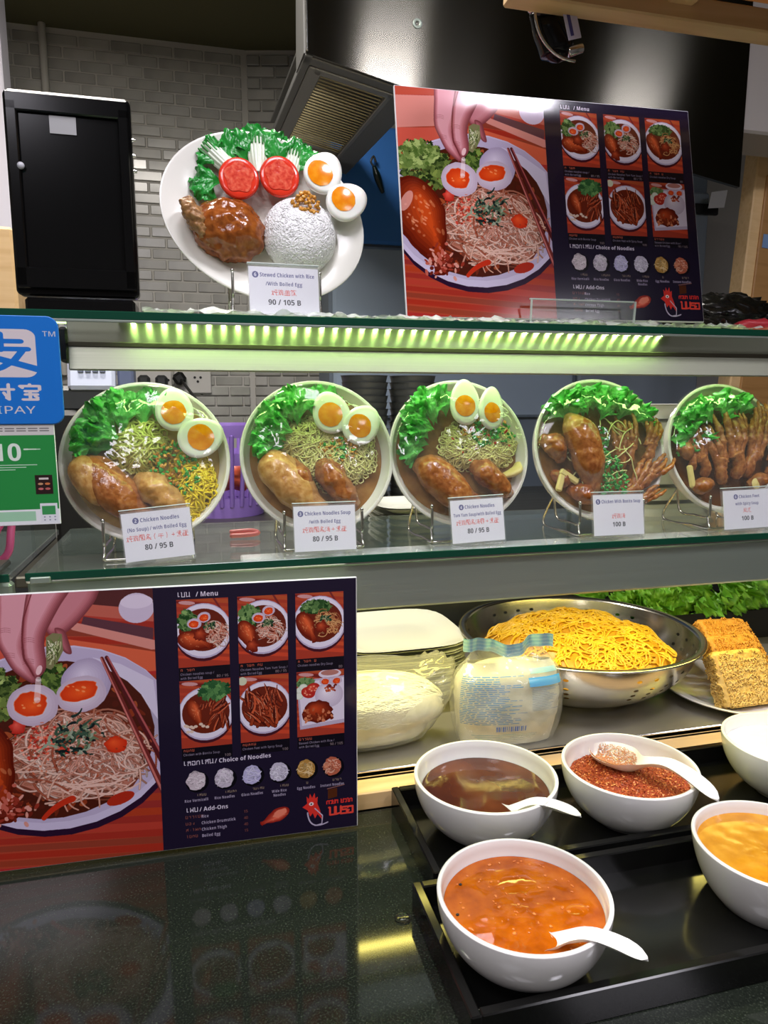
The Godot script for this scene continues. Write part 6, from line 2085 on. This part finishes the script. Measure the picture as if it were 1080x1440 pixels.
	seal.grid(40, 5, func(u, v):
		var x: float = (u - 0.5) * 0.125
		return Vector3(x, 0.124 + v * 0.017 - 0.006 * sin(u * PI) + 0.004 * sin(u * 9.0), 0.006 * sin(u * 14.0) + 0.003 * sin(u * 31.0)), false, false)
	part(vb, "sealed_top", seal.done(), M.bag_seal, "blue striped seal along the bag's top")
	# colander
	var R := 0.182
	var y0 := 0.098
	var co := thing("steel_colander", "round stainless steel colander with groups of holes, full of yellow noodles", "colander", Vector3(0.5806, 0.933, -1.000))
	var cm := MB.new()
	var prof := func(t: float) -> Vector2:
		return Vector2(lerpf(0.098, R, sin(t * PI / 2)), 0.006 + (y0 - 0.006) * (1.0 - cos(t * PI / 2)) * 0.35 + (y0 - 0.006) * t * 0.65)
	var cols := 120
	var rows := 20
	var S := func(i: float, j: float) -> Vector3:
		var q: Vector2 = prof.call(j / rows)
		var a := TAU * i / cols
		return Vector3(q.x * cos(a), q.y, q.x * sin(a))
	for i in cols:
		for j in rows:
			# holes in groups of four columns and three rows, on the upper half and lower down
			var gi := i % 20
			var hole: bool = (gi in [1, 4, 7, 10]) and (j in [9, 11, 13, 16])
			var a: Vector3 = S.call(i, j)
			var b: Vector3 = S.call(i + 1, j)
			var c: Vector3 = S.call(i + 1, j + 1)
			var d: Vector3 = S.call(i, j + 1)
			if not hole:
				_smooth_quad(cm, [a, d, c, b])
			else:
				var ring := []
				var edge := []
				for k in 16:
					var t := TAU * k / 16.0
					var ux := 0.5 + 0.44 * cos(t)
					var uy := 0.5 + 0.44 * sin(t)
					ring.append(S.call(i + ux, j + uy))
					var mx := maxf(absf(cos(t)), absf(sin(t)))
					edge.append(S.call(i + 0.5 + 0.5 * cos(t) / mx, j + 0.5 + 0.5 * sin(t) / mx))
				for k in 16:
					_smooth_quad(cm, [edge[k], ring[k], ring[(k + 1) % 16], edge[(k + 1) % 16]])
	var bs := MB.new()
	bs.lathe(PackedVector2Array([Vector2(0, 0.0062), Vector2(0.098, 0.0062)]), 48)
	bs.lathe(PackedVector2Array([Vector2(0.084, 0.0), Vector2(0.087, 0.0), Vector2(0.088, 0.0065), Vector2(0.085, 0.0065), Vector2(0.084, 0.0)]), 48)
	part(co, "pierced_wall", cm.done(), M.colander)
	part(co, "base", bs.done(), M.colander)
	var rm := MB.new()
	rm.lathe(PackedVector2Array([Vector2(R - 0.001, y0 - 0.001), Vector2(R + 0.009, y0 - 0.001), Vector2(R + 0.0115, y0 + 0.001), Vector2(R + 0.009, y0 + 0.003), Vector2(R + 0.002, y0 + 0.0028), Vector2(R - 0.001, y0 - 0.001)]), 96)
	part(co, "rolled_rim", rm.done(), M.colander)
	var nd := thing("yellow_noodles", "heap of cooked yellow noodles piled in the steel colander", "noodles", Vector3(0.5806, 0.9405, -1.000))
	var core := MB.new()
	core.grid(60, 16, func(u, v):
		var t: float = -TAU * u
		var r: float = 0.150 * (1.0 - v)
		var x := cos(t) * r
		var z := -sin(t) * r
		var h := 0.058 + 0.046 * pow(maxf(0.0, 1.0 - pow(1.0 - v, 2.2)), 0.8) + 0.012 * noise.get_noise_3d(x * 16, 3, z * 16)
		return Vector3(x, h - (0.012 if v < 0.01 else 0.0), z), true, false)
	part(nd, "noodle_mass", core.done(), M.noodle_egg)
	var ns := MB.new()
	for k in 620:
		var a := rng.randf() * TAU
		var d := sqrt(rng.randf()) * 0.146
		var p := Vector2(cos(a) * d, sin(a) * d)
		var dir := rng.randf() * TAU
		var turn := rng.randf_range(-0.5, 0.5)
		var pp := PackedVector3Array()
		for i in 9:
			var f := minf(1.0, p.length() / 0.150)
			var h := 0.058 + 0.046 * pow(maxf(0.0, 1.0 - pow(f, 2.2)), 0.8) + 0.012 * noise.get_noise_3d(p.x * 16, 3, p.y * 16) + rng.randf_range(0.0, 0.0015)
			pp.append(Vector3(p.x, h + 0.001, p.y))
			dir += turn + rng.randf_range(-0.25, 0.25)
			p += Vector2(cos(dir), sin(dir)) * 0.006
			if p.length() > 0.150:
				p = p.normalized() * 0.149
		ns.tube(pp, 0.0016, 5)
	part(nd, "noodle_strands", ns.done(), M.noodle_egg_light).set_meta("kind", "stuff")
	# plate of instant noodle cakes
	var pl := single("round_plate", plate_mesh(0.112), M.white_glaze, "white plate under the instant noodle cakes, behind the sugar bowl", "plate")
	pl.position = Vector3(0.808, 0.933, -0.900)
	var cake := MB.new()
	cake.box(Vector3.ZERO, Vector3(0.100, 0.026, 0.078), 0.006)
	for k in 520:
		var face := rng.randi() % 5
		var pp := PackedVector3Array()
		var u := rng.randf_range(-0.44, 0.44)
		var v := rng.randf_range(-0.44, 0.44)
		var ph := rng.randf() * TAU
		var dir := rng.randf_range(-0.4, 0.4) + (PI / 2 if rng.randf() < 0.7 else 0.0)
		for i in 9:
			u += cos(dir + 1.3 * sin(i * 1.5 + ph)) * 0.022
			v += sin(dir + 1.3 * sin(i * 1.5 + ph)) * 0.030
			u = clampf(u, -0.49, 0.49)
			v = clampf(v, -0.49, 0.49)
			var h := 0.0008 * sin(i * 1.7 + ph) + 0.0008
			match face:
				0, 1: pp.append(Vector3(u * 0.100, 0.013 + h, v * 0.078))
				2: pp.append(Vector3(u * 0.100, v * 0.026, 0.039 + h))
				3: pp.append(Vector3(0.050 + h, v * 0.026, u * 0.078))
				4: pp.append(Vector3(-0.050 - h, v * 0.026, u * 0.078))
		cake.tube(pp, 0.0011, 4)
	var cmesh := cake.done()
	var cw := ["lowest of three on the white plate, standing steeply in front", "middle of three, lying behind the front cake", "topmost and farthest back of the three"]
	var cp := [[Vector3(0.780, 0.981, -0.866), 1.05], [Vector3(0.812, 0.988, -0.912), 0.90], [Vector3(0.832, 1.002, -0.955), 0.72]]
	for k in 3:
		var ck := single("noodle_cake", cmesh, [M.cake_front, M.cake_back, M.cake_back][k], "square dried instant noodle cake, %s" % cw[k], "noodle cake", "instant noodle cakes")
		ck.position = cp[k][0]
		ck.rotation = Vector3(cp[k][1], 0.02, -0.10)
		ck.scale = Vector3(1.0, 1.0, 1.05)
	# lettuce in a black tub
	var tub := thing("black_tub", "low black plastic tub of lettuce behind the colander", "tub", Vector3(1.04, 0.933, -1.200))
	for s in [[Vector3(0, 0.003, 0), Vector3(0.62, 0.006, 0.14)], [Vector3(0, 0.03, 0.07), Vector3(0.62, 0.06, 0.006)], [Vector3(0, 0.03, -0.07), Vector3(0.62, 0.06, 0.006)], [Vector3(0.31, 0.03, 0), Vector3(0.006, 0.06, 0.14)], [Vector3(-0.31, 0.03, 0), Vector3(0.006, 0.06, 0.14)]]:
		part(tub, "side" if s[0].y > 0.01 else "bottom", box_mesh(s[0], s[1], 0.002), M.black_matt)
	var lt := thing("fresh_lettuce", "bunch of fresh curly green lettuce heaped in the black tub", "lettuce", Vector3(1.04, 0.942, -1.200))
	for k in 34:
		var x := -0.27 + (k % 12) * 0.049 + rng.randf_range(-0.015, 0.015)
		var rowz: float = [0.03, 0.0, -0.03][k / 12]
		var lf := part(lt, "lettuce_leaf", leaf(Vector3.ZERO, PI / 2 + rng.randf_range(-0.5, 0.5), rng.randf_range(0.075, 0.10), rng.randf_range(0.075, 0.10), 0.02, k * 1.7, 0.016, 48, 18), M.fresh_lettuce)
		lf.transform = Transform3D(Basis.from_euler(Vector3(rng.randf_range(-0.3, 0.9), rng.randf_range(-0.6, 0.6), rng.randf_range(-0.4, 0.4))), Vector3(x, 0.012 + 0.02 * rng.randf(), rowz))


func _smooth_quad(m: MB, q: Array):
	# quad on a bowl-shaped wall whose normals lean away from the axis
	var k := m.v.size()
	for p: Vector3 in q:
		m.v.append(p)
		var r := Vector3(p.x, 0, p.z).normalized()
		var slope := clampf(1.2 - p.y / 0.12, 0.1, 1.2)
		m.n.append((r - Vector3.UP * slope).normalized())
		m.uv.append(Vector2(atan2(p.z, p.x), p.y))
		m.c.append(Color.WHITE)
	# keep the outside facing outwards
	var n := (q[1] - q[0] as Vector3).cross(q[2] - q[0])
	if n.dot(m.n[k]) > 0:
		m.ix.append_array(PackedInt32Array([k, k + 2, k + 1, k, k + 3, k + 2]))
	else:
		m.ix.append_array(PackedInt32Array([k, k + 1, k + 2, k, k + 2, k + 3]))


func plate_mesh(r: float) -> ArrayMesh:
	var m := MB.new()
	m.lathe(PackedVector2Array([Vector2(0, 0), Vector2(r * 0.6, 0), Vector2(r * 0.64, 0.004), Vector2(r * 0.85, 0.010), Vector2(r, 0.017), Vector2(r * 0.995, 0.0195), Vector2(r * 0.84, 0.0135), Vector2(r * 0.62, 0.007), Vector2(0, 0.006)]), 64)
	return m.done()


# ---------------------------------------------------------------- trays, sauce bowls, spoons

func tray(called: String, label: String, x0: float, x1: float, z0: float, z1: float, h: float) -> Node3D:
	var o := thing(called, label, "tray", Vector3((x0 + x1) / 2, 0.90, (z0 + z1) / 2), "black lacquer trays")
	var w := x1 - x0
	var d := z1 - z0
	part(o, "tray_floor", box_mesh(Vector3(0, 0.004, 0), Vector3(w - 0.006, 0.006, d - 0.006), 0.001), M.black_lacquer)
	for s in [-1, 1]:
		part(o, "side_wall", box_mesh(Vector3(s * (w / 2 - 0.0045), h / 2, 0), Vector3(0.009, h, d), 0.0012), M.black_lacquer)
		part(o, "end_wall", box_mesh(Vector3(0, h / 2, s * (d / 2 - 0.0045)), Vector3(w - 0.018, h, 0.009), 0.0012), M.black_lacquer)
	return o


func sauce_bowl_mesh(R: float, h: float, foot: float, straight := 0.0) -> ArrayMesh:
	var m := MB.new()
	var p := PackedVector2Array([Vector2(0, 0.002), Vector2(foot - 0.004, 0.002), Vector2(foot - 0.002, 0.0), Vector2(foot, 0.0005)])
	var n := 14
	for k in n:
		var t := (k + 1.0) / n
		var r := lerpf(foot, R, lerpf(sin(t * PI / 2), pow(t, 0.55), straight))
		p.append(Vector2(r, 0.003 + (h - 0.004) * lerpf(1.0 - cos(t * PI / 2), t, 0.45 + straight * 0.55)))
	p.append(Vector2(R - 0.0002, h))
	p.append(Vector2(R - 0.0022, h + 0.0008))
	p.append(Vector2(R - 0.0042, h))
	for k in n:
		var t := 1.0 - (k + 1.0) / n
		var r := lerpf(foot - 0.006, R - 0.0045, lerpf(sin(t * PI / 2), pow(t, 0.55), straight))
		p.append(Vector2(r, 0.008 + (h - 0.010) * lerpf(1.0 - cos(t * PI / 2), t, 0.45 + straight * 0.55)))
	p.append(Vector2(0, 0.0078))
	m.lathe(p, 80)
	return m.done()


# level liquid or powder filling a bowl up to radius r
func fill_mesh(r: float, f: Callable, nu := 64, nv := 20) -> ArrayMesh:
	var m := MB.new()
	m.grid(nu, nv, func(u, v):
		var t: float = -TAU * u
		var x: float = cos(t) * r * v
		var z: float = -sin(t) * r * v
		return Vector3(x, f.call(x, z, v), z), true, false)
	return m.done()


func spoon(label: String, at: Vector3, turn: float, pitch: float, long := 0.132, roll := 0.0) -> Node3D:
	# white soup spoon: oval bowl with a curved handle; bowl end at the origin, handle along +x
	var o := thing("soup_spoon", label, "spoon", at, "white porcelain spoons")
	var m := MB.new()
	var k := long / 0.132
	m.grid(34, 15, func(u, v):
		# u along the spoon, v across its channel
		var x: float = u * 0.132
		var half := 0.0
		if x < 0.052:
			half = 0.0215 * sqrt(maxf(0.0, 1.0 - pow((x - 0.028) / 0.0285, 2.0))) if x < 0.034 else lerpf(0.0210, 0.0085, smoothstep(0.034, 0.058, x))
		else:
			half = lerpf(0.0105, 0.0080, smoothstep(0.052, 0.075, x)) + 0.0015 * smoothstep(0.08, 0.115, x)
			half *= sqrt(maxf(0.0, 1.0 - pow(maxf(0.0, (x - 0.118) / 0.0142), 2.0)))
		var s: float = (v - 0.5) * 2.0
		var deep := 0.011 * (1.0 - smoothstep(0.040, 0.070, x)) + 0.0042 * smoothstep(0.05, 0.08, x) * (1.0 - smoothstep(0.11, 0.132, x))
		var base := 0.010 * smoothstep(0.045, 0.085, x) - 0.020 * pow(maxf(0.0, (x - 0.085) / 0.047), 1.7)
		return Vector3(x, base - deep * (1.0 - s * s) + 0.011, s * half) * k, false, false)
	# underside, a wall thickness lower
	m.grid(34, 15, func(u, v):
		var x: float = u * 0.132
		var half := 0.0
		if x < 0.052:
			half = 0.0215 * sqrt(maxf(0.0, 1.0 - pow((x - 0.028) / 0.0285, 2.0))) if x < 0.034 else lerpf(0.0210, 0.0085, smoothstep(0.034, 0.058, x))
		else:
			half = lerpf(0.0105, 0.0080, smoothstep(0.052, 0.075, x)) + 0.0015 * smoothstep(0.08, 0.115, x)
			half *= sqrt(maxf(0.0, 1.0 - pow(maxf(0.0, (x - 0.118) / 0.0142), 2.0)))
		var s: float = (0.5 - v) * 2.0
		var deep := 0.011 * (1.0 - smoothstep(0.040, 0.070, x)) + 0.0042 * smoothstep(0.05, 0.08, x) * (1.0 - smoothstep(0.11, 0.132, x))
		var base := 0.010 * smoothstep(0.045, 0.085, x) - 0.020 * pow(maxf(0.0, (x - 0.085) / 0.047), 1.7)
		return Vector3(x, base - deep * (1.0 - s * s) + 0.011 - 0.0034 * (1.0 - s * s), s * half) * k, false, false)
	part(o, "spoon", m.done(), M.spoon_white)
	o.basis = Basis(Vector3.UP, turn) * Basis(Vector3(0, 0, 1), pitch) * Basis(Vector3.RIGHT, roll)
	return o


func build_trays_and_bowls():
	tray("black_tray", "black lacquer tray at the back holding tea, chilli and sugar bowls", 0.2085, 0.86, -0.782, -0.6165, 0.030)
	tray("black_tray", "black lacquer tray in front holding the orange soup and yellow sauce bowls", 0.1835, 0.66, -0.6085, -0.4475, 0.030)
	var defs := [
		["tea", Vector3(0.2990, 0.9075, -0.7040), 0.0815, 0.0700, 0.040],
		["chilli", Vector3(0.4740, 0.9075, -0.6870), 0.0780, 0.0680, 0.038],
		["sugar", Vector3(0.7060, 0.9075, -0.6900), 0.0795, 0.0680, 0.040],
		["soup", Vector3(0.2595, 0.9075, -0.5195), 0.0765, 0.0640, 0.040],
		["sauce", Vector3(0.5310, 0.9075, -0.5270), 0.0750, 0.0610, 0.050],
	]
	var lab := {"tea": "white bowl of brown broth holding a thin spoon, at the back tray's left end", "chilli": "white bowl heaped with red chilli flakes in the back tray", "sugar": "white bowl of white sugar at the right edge, behind the yellow sauce",
		"soup": "white bowl of orange soup in the front tray, nearest the viewer", "sauce": "straight-sided white bowl of yellow sauce at the right edge of the front tray"}
	for d in defs:
		var R: float = d[2]
		var h: float = d[3]
		var b := single("sauce_bowl", sauce_bowl_mesh(R, h, d[4], 0.55 if d[0] == "sauce" else 0.0), M.white_glaze, lab[d[0]], "bowl", "white condiment bowls")
		b.position = d[1]
		var at: Vector3 = d[1]
		match d[0]:
			"tea":
				var q := single("brown_broth", fill_mesh(0.0725, func(x, z, v): return 0.0, 64, 6), M.tea, "clear brown broth filling the back left bowl", "broth")
				q.position = at + Vector3(0, 0.051, 0)
			"chilli":
				var q := thing("chilli_flakes", "heap of coarse red-brown chilli flakes in the back tray's middle bowl", "chilli flakes", at + Vector3(0, 0.046, 0))
				part(q, "flake_heap", fill_mesh(0.0690, func(x, z, v): return 0.006 * (1.0 - v * v) + 0.0035 * noise.get_noise_3d(x * 40, 2, z * 40) + 0.0012 * noise.get_noise_3d(x * 220, 7, z * 220), 90, 30), M.chilli_heap)
				var fm := MB.new()
				for k in 2600:
					var a := rng.randf() * TAU
					var r := sqrt(rng.randf())
					var x := cos(a) * r * 0.068
					var z := sin(a) * r * 0.068
					var y := 0.006 * (1.0 - r * r) + 0.0035 * noise.get_noise_3d(x * 40, 2, z * 40) + 0.0012
					var bs := Basis.from_euler(Vector3(rng.randf() * TAU, rng.randf() * TAU, rng.randf() * TAU)) * rng.randf_range(0.0007, 0.0021)
					fm.col = [Color(0.42, 0.08, 0.02), Color(0.62, 0.16, 0.04), Color(0.30, 0.05, 0.015), Color(0.75, 0.30, 0.10)][k % 4]
					fm.face3(Vector3(x, y, z) + bs.x, Vector3(x, y, z) + bs.y, Vector3(x, y, z) - bs.x - bs.y * 0.5, Vector3(x, y - 1, z))
				fm.colored = true
				var fl := mat(Color.WHITE, 0.5)
				fl.vertex_color_use_as_albedo = true
				part(q, "loose_flakes", fm.done(), fl).set_meta("kind", "stuff")
			"sugar":
				var q := single("white_sugar", fill_mesh(0.0730, func(x, z, v): return 0.010 * (1.0 - v * v) + 0.002 * noise.get_noise_3d(x * 40, 5, z * 40), 64, 16), M.sugar, "mound of fine white sugar in the bowl at the right edge", "sugar")
				q.position = at + Vector3(0, 0.052, 0)
			"soup":
				var q := thing("orange_soup", "opaque orange soup with floating bits in the nearest bowl", "soup", at + Vector3(0, 0.0490, 0))
				part(q, "soup", fill_mesh(0.0700, func(x, z, v): return 0.0005 * noise.get_noise_3d(x * 70, 1, z * 70) * (1 - v * v), 80, 26), M.soup)
				var bits := MB.new()
				for k in 70:
					var a := rng.randf() * TAU
					var r := sqrt(rng.randf()) * 0.064
					bits.ball(Vector3(cos(a) * r, 0.0002, sin(a) * r), Vector3(rng.randf_range(0.0008, 0.0026), 0.0006, rng.randf_range(0.0007, 0.0018)), 4, 6, noise, 0.4, 400.0, Basis(Vector3.UP, rng.randf() * 3))
				part(q, "floating_bits", bits.done(), mat(c8(214, 120, 54), 0.2)).set_meta("kind", "stuff")
				for s in [[Vector3(0.006, -0.0008, -0.028), Vector3(0.022, 0.0018, 0.015)], [Vector3(0.044, -0.0008, 0.016), Vector3(0.012, 0.0018, 0.009)]]:
					var sl := MB.new()
					sl.ball(s[0], s[1], 8, 16, noise, 0.15, 90.0)
					part(q, "vegetable_slice", sl.done(), M.soup, "slice of vegetable just under the surface")
				var pep := MB.new()
				for s in [[-0.060, -0.004], [-0.044, -0.040]]:
					pep.ball(Vector3(s[0], 0.0006, s[1]), Vector3(0.0016, 0.001, 0.0014), 5, 7)
				part(q, "dark_speck", pep.done(), M.black_matt)
			"sauce":
				var q := single("yellow_sauce", fill_mesh(0.0700, func(x, z, v): return 0.0008 * noise.get_noise_3d(x * 50, 3, z * 50) * (1 - v * v), 64, 16), M.sauce, "thick yellow-orange sauce in the straight-sided bowl", "sauce")
				q.position = at + Vector3(0, 0.0500, 0)
	# spoons
	spoon("white spoon lying in the brown broth with its handle over the bowl's right rim", Vector3(0.2660, 0.9385, -0.6770), -0.55, 0.25, 0.125)
	var cs := spoon("white spoon dusted with chilli, resting across the chilli flakes", Vector3(0.4600, 0.9590, -0.7440), -1.12, 0.07, 0.158, 0.1)
	var dust := MB.new()
	for k in 2400:
		var x := rng.randf_range(0.004, 0.056)
		var s := rng.randf_range(-0.95, 0.95)
		var half := 0.021 * sqrt(maxf(0.0, 1.0 - pow((x - 0.030) / 0.030, 2.0)))
		var y := 0.0125 - 0.0125 * (1.0 - s * s) + 0.0006
		dust.ball(Vector3(x, y, s * half) , Vector3(0.0011, 0.0003, 0.0008) * rng.randf_range(0.3, 1.0), 3, 5)
	part(cs, "chilli_dust", dust.done(), mat(c8(196, 128, 92), 0.6)).set_meta("kind", "stuff")
	spoon("white spoon standing in the orange soup with its handle over the right rim", Vector3(0.2260, 0.9345, -0.5020), -0.63, 0.25, 0.125)


func build_small_things():
	# tablet kiosk seen from behind
	var o := thing("tablet_kiosk", "black tablet kiosk seen from behind at upper left, with a small grey label", "tablet kiosk", Vector3(-0.1325, 1.488, -0.935))
	var t := Basis(Vector3.RIGHT, -0.02)
	var L := Vector3(0, 0.135, 0)
	var bm := MB.new()
	bm.prism(round_rect(0.134, 0.222, 0.007), -0.016, 0.0, Transform3D(t, L + Vector3(0, 0.006, 0.012)), 0.002)
	part(o, "shell", bm.done(), M.black_gloss)
	var fm := MB.new()
	for s in [[Vector3(-0.0585, 0, 0), Vector3(0.012, 0.200, 0.006)], [Vector3(0.0585, 0, 0), Vector3(0.012, 0.200, 0.006)], [Vector3(0, 0.099, 0), Vector3(0.129, 0.020, 0.006)], [Vector3(0, -0.090, 0), Vector3(0.129, 0.024, 0.006)]]:
		fm.box(L + t * (Vector3(0, 0.004, 0.0145) + s[0]), s[1], 0.0015, t)
	part(o, "raised_frame", fm.done(), M.black_gloss)
	part(o, "grey_label", box_mesh(L + t * Vector3(-0.006, 0.082, 0.0135), Vector3(0.028, 0.019, 0.0006), 0.0, t), mat(c8(160, 160, 160), 0.6), "small grey paper label")
	var sc := MB.new()
	for y in [0.075, 0.058, 0.041]:
		sc.lathe(PackedVector2Array([Vector2(0, 0.004), Vector2(0.0018, 0.0036), Vector2(0.002, 0)]), 10, L + Vector3(0.067, y, 0.004), Basis(Vector3(0, 0, 1), -PI / 2))
	part(o, "side_screw", sc.done(), M.chrome)
	part(o, "foot", box_mesh(Vector3(0.004, 0.013, 0.004), Vector3(0.118, 0.026, 0.06), 0.003), M.black_gloss)
	part(o, "foot_plate", box_mesh(Vector3(0.004, 0.002, 0.010), Vector3(0.122, 0.0035, 0.085), 0.001), M.black_gloss)
	var knob := MB.new()
	knob.ball(L + Vector3(-0.052, 0.035, 0.016), Vector3(0.004, 0.004, 0.003), 8, 12)
	part(o, "pale_button", knob.done(), mat(c8(190, 190, 195), 0.3))
	# crinkled film lying along the front of the upper glass
	var cf := MB.new()
	cf.grid(160, 7, func(u, v):
		var x: float = lerpf(-0.055, 0.71, u)
		var z: float = lerpf(-0.796, -0.826, v)
		var y := 1.4890 + 0.0120 * absf(noise.get_noise_3d(x * 26.0, v * 2.2, 1.0)) + 0.003 * sin(v * PI) * (0.6 + 0.4 * sin(x * 60.0)) + 0.002 * absf(noise.get_noise_3d(x * 120.0, v * 5.0, 2.0))
		return Vector3(x, y, z), false, false)
	single("crinkled_film", cf.done(), M.crinkle, "crinkled clear plastic film lying along the front edge of the upper glass shelf", "plastic film")
	# black bags right of the upper board
	var words := ["largest black plastic bag heaped right of the upper menu board", "flat black plastic bag at the far right of the upper shelf", "small dark bag folded in front of the larger black bags"]
	for k in 3:
		var m := MB.new()
		var r: Vector3 = [Vector3(0.085, 0.040, 0.07), Vector3(0.10, 0.030, 0.06), Vector3(0.06, 0.018, 0.035)][k]
		m.grid(44, 26, func(u, v):
			var t2: float = TAU * u
			var ph: float = (v - 0.5) * PI
			var d := Vector3(cos(t2) * cos(ph), sin(ph), sin(t2) * cos(ph))
			var q := d * r
			var n := absf(noise.get_noise_3d(q.x * 26 + k * 9, q.y * 40, q.z * 26)) * 0.7 - 0.2
			q *= 1.0 + 0.55 * n
			q.y = maxf(q.y + r.y * 0.9, 0.001)
			return q, true, false)
		var bg := single("black_bag", m.done(), M.bag_black, words[k], "plastic bag", "black bags on the upper shelf")
		bg.position = [Vector3(0.792, 1.488, -0.985), Vector3(0.915, 1.488, -0.945), Vector3(0.735, 1.488, -0.925)][k]
	var rp := MB.new()
	rp.ball(Vector3(0, 0.010, 0), Vector3(0.035, 0.010, 0.02), 8, 14, noise, 0.4, 60.0)
	single("red_pouch", rp.done(), mat(c8(196, 50, 62), 0.4), "small red pouch lying before the black bags at far right", "pouch").position = Vector3(0.735, 1.4885, -0.842)
	# overhead wooden frame
	var w := thing("overhead_wood_frame", "pale wooden frame hanging over the right side of the counter", "wood frame", Vector3(1.0, 1.84, -0.7))
	var i := -w.position
	part(w, "rear_beam", box_mesh(i + Vector3(1.0, 1.8525, -0.8125), Vector3(1.3, 0.027, 0.030), 0.002), M.wood)
	for x in [0.560, 1.10, 1.62]:
		part(w, "cross_beam", box_mesh(i + Vector3(x, 1.868, -0.685), Vector3(0.034, 0.026, 0.23), 0.002), M.wood)
	part(w, "top_board", box_mesh(i + Vector3(1.0, 1.889, -0.69), Vector3(1.3, 0.014, 0.26), 0.002), M.wood_dark)
	for x in [0.42, 1.58]:
		part(w, "hanger_rod", box_mesh(i + Vector3(x, 2.355, -0.64), Vector3(0.012, 0.92, 0.012), 0.002), M.black_matt)
	# clip lamp on the beam
	var cl := thing("clip_lamp", "black clip lamp with a chrome ring hanging from the overhead wooden beam", "lamp", Vector3(0.4185, 1.80, -0.842))
	var bd := MB.new()
	bd.tube(curve([Vector3(-0.020, 0.050, 0), Vector3(-0.004, 0.030, 0), Vector3(0.008, 0.010, 0), Vector3(0.010, 0.0, 0)], 16), spread([0.010, 0.018, 0.020, 0.010], 16), 16)
	part(cl, "lamp_body", bd.done(), M.black_gloss)
	var cp2 := MB.new()
	cp2.box(Vector3(-0.014, 0.054, 0.004), Vector3(0.022, 0.03, 0.03), 0.004)
	part(cl, "clip", cp2.done(), M.black_matt)
	var ar := MB.new()
	var arc := PackedVector3Array()
	for k in 22:
		var a := lerpf(PI * 1.0, PI * 1.52, k / 21.0)
		arc.append(Vector3(0.022 + 0.050 * cos(a), 0.044 + 0.050 * sin(a), 0.014))
	ar.tube(arc, 0.0018, 8)
	part(cl, "chrome_ring", ar.done(), M.chrome)
	part(cl, "white_sticker", box_mesh(Vector3(0.0155, 0.032, 0.020), Vector3(0.017, 0.036, 0.0012), 0.0003, Basis(Vector3(0, 0, 1), 0.30)), mat(c8(214, 212, 236), 0.4), "white sticker with a blue stripe")
	part(cl, "sticker_stripe", box_mesh(Vector3(0.0130, 0.031, 0.0208), Vector3(0.004, 0.028, 0.0008), 0.0, Basis(Vector3(0, 0, 1), 0.30)), mat(c8(70, 70, 140), 0.4))
	var kn := MB.new()
	kn.lathe(PackedVector2Array([Vector2(0, -0.009), Vector2(0.0055, -0.009), Vector2(0.0055, 0.009), Vector2(0, 0.009)]), 16, Vector3(0.0245, 0.006, 0.014), Basis(Vector3(0, 0, 1), -1.2))
	part(cl, "silver_knob", kn.done(), M.chrome)
	var kb := MB.new()
	kb.ball(Vector3(-0.032, 0.044, 0.012), Vector3.ONE * 0.0045, 8, 10)
	part(cl, "silver_bolt", kb.done(), M.chrome)
	# pink handles behind the green card
	var pk := MB.new()
	pk.tube(curve([Vector3(0.0, 0.058, 0), Vector3(-0.008, 0.035, 0.002), Vector3(-0.010, 0.012, 0.002), Vector3(0.0, 0.004, 0.002), Vector3(0.008, 0.015, 0.002), Vector3(0.006, 0.04, 0.0), Vector3(0.003, 0.075, -0.004)], 28), 0.0042, 8)
	var ps := single("pink_scissors", pk.done(), mat(c8(214, 92, 140), 0.3), "pink looped scissor handle on the glass below the green card", "scissors")
	ps.transform = Transform3D(Basis.from_euler(Vector3(-0.35, 0, -0.15)), Vector3(-0.222, 1.2205, -0.845))
	var pc := MB.new()
	pc.tube(curve([Vector3(-0.014, 0.004, 0), Vector3(0.012, 0.0045, 0.0), Vector3(0.022, 0.006, -0.004), Vector3(0.012, 0.009, -0.006), Vector3(-0.014, 0.008, -0.006)], 24), 0.0030, 8)
	single("pink_clip", pc.done(), mat(c8(220, 130, 130), 0.3), "small pink clip lying behind the leftmost noodle bowl", "clip").position = Vector3(0.045, 1.2205, -0.93)
	# water drop on the counter
	var wd := MB.new()
	wd.ball(Vector3.ZERO, Vector3(0.0085, 0.0036, 0.0065), 10, 20)
	single("water_drop", wd.done(), M.water, "single water drop on the black counter left of the front tray", "water drop").position = Vector3(0.1715, 0.9012, -0.5985)
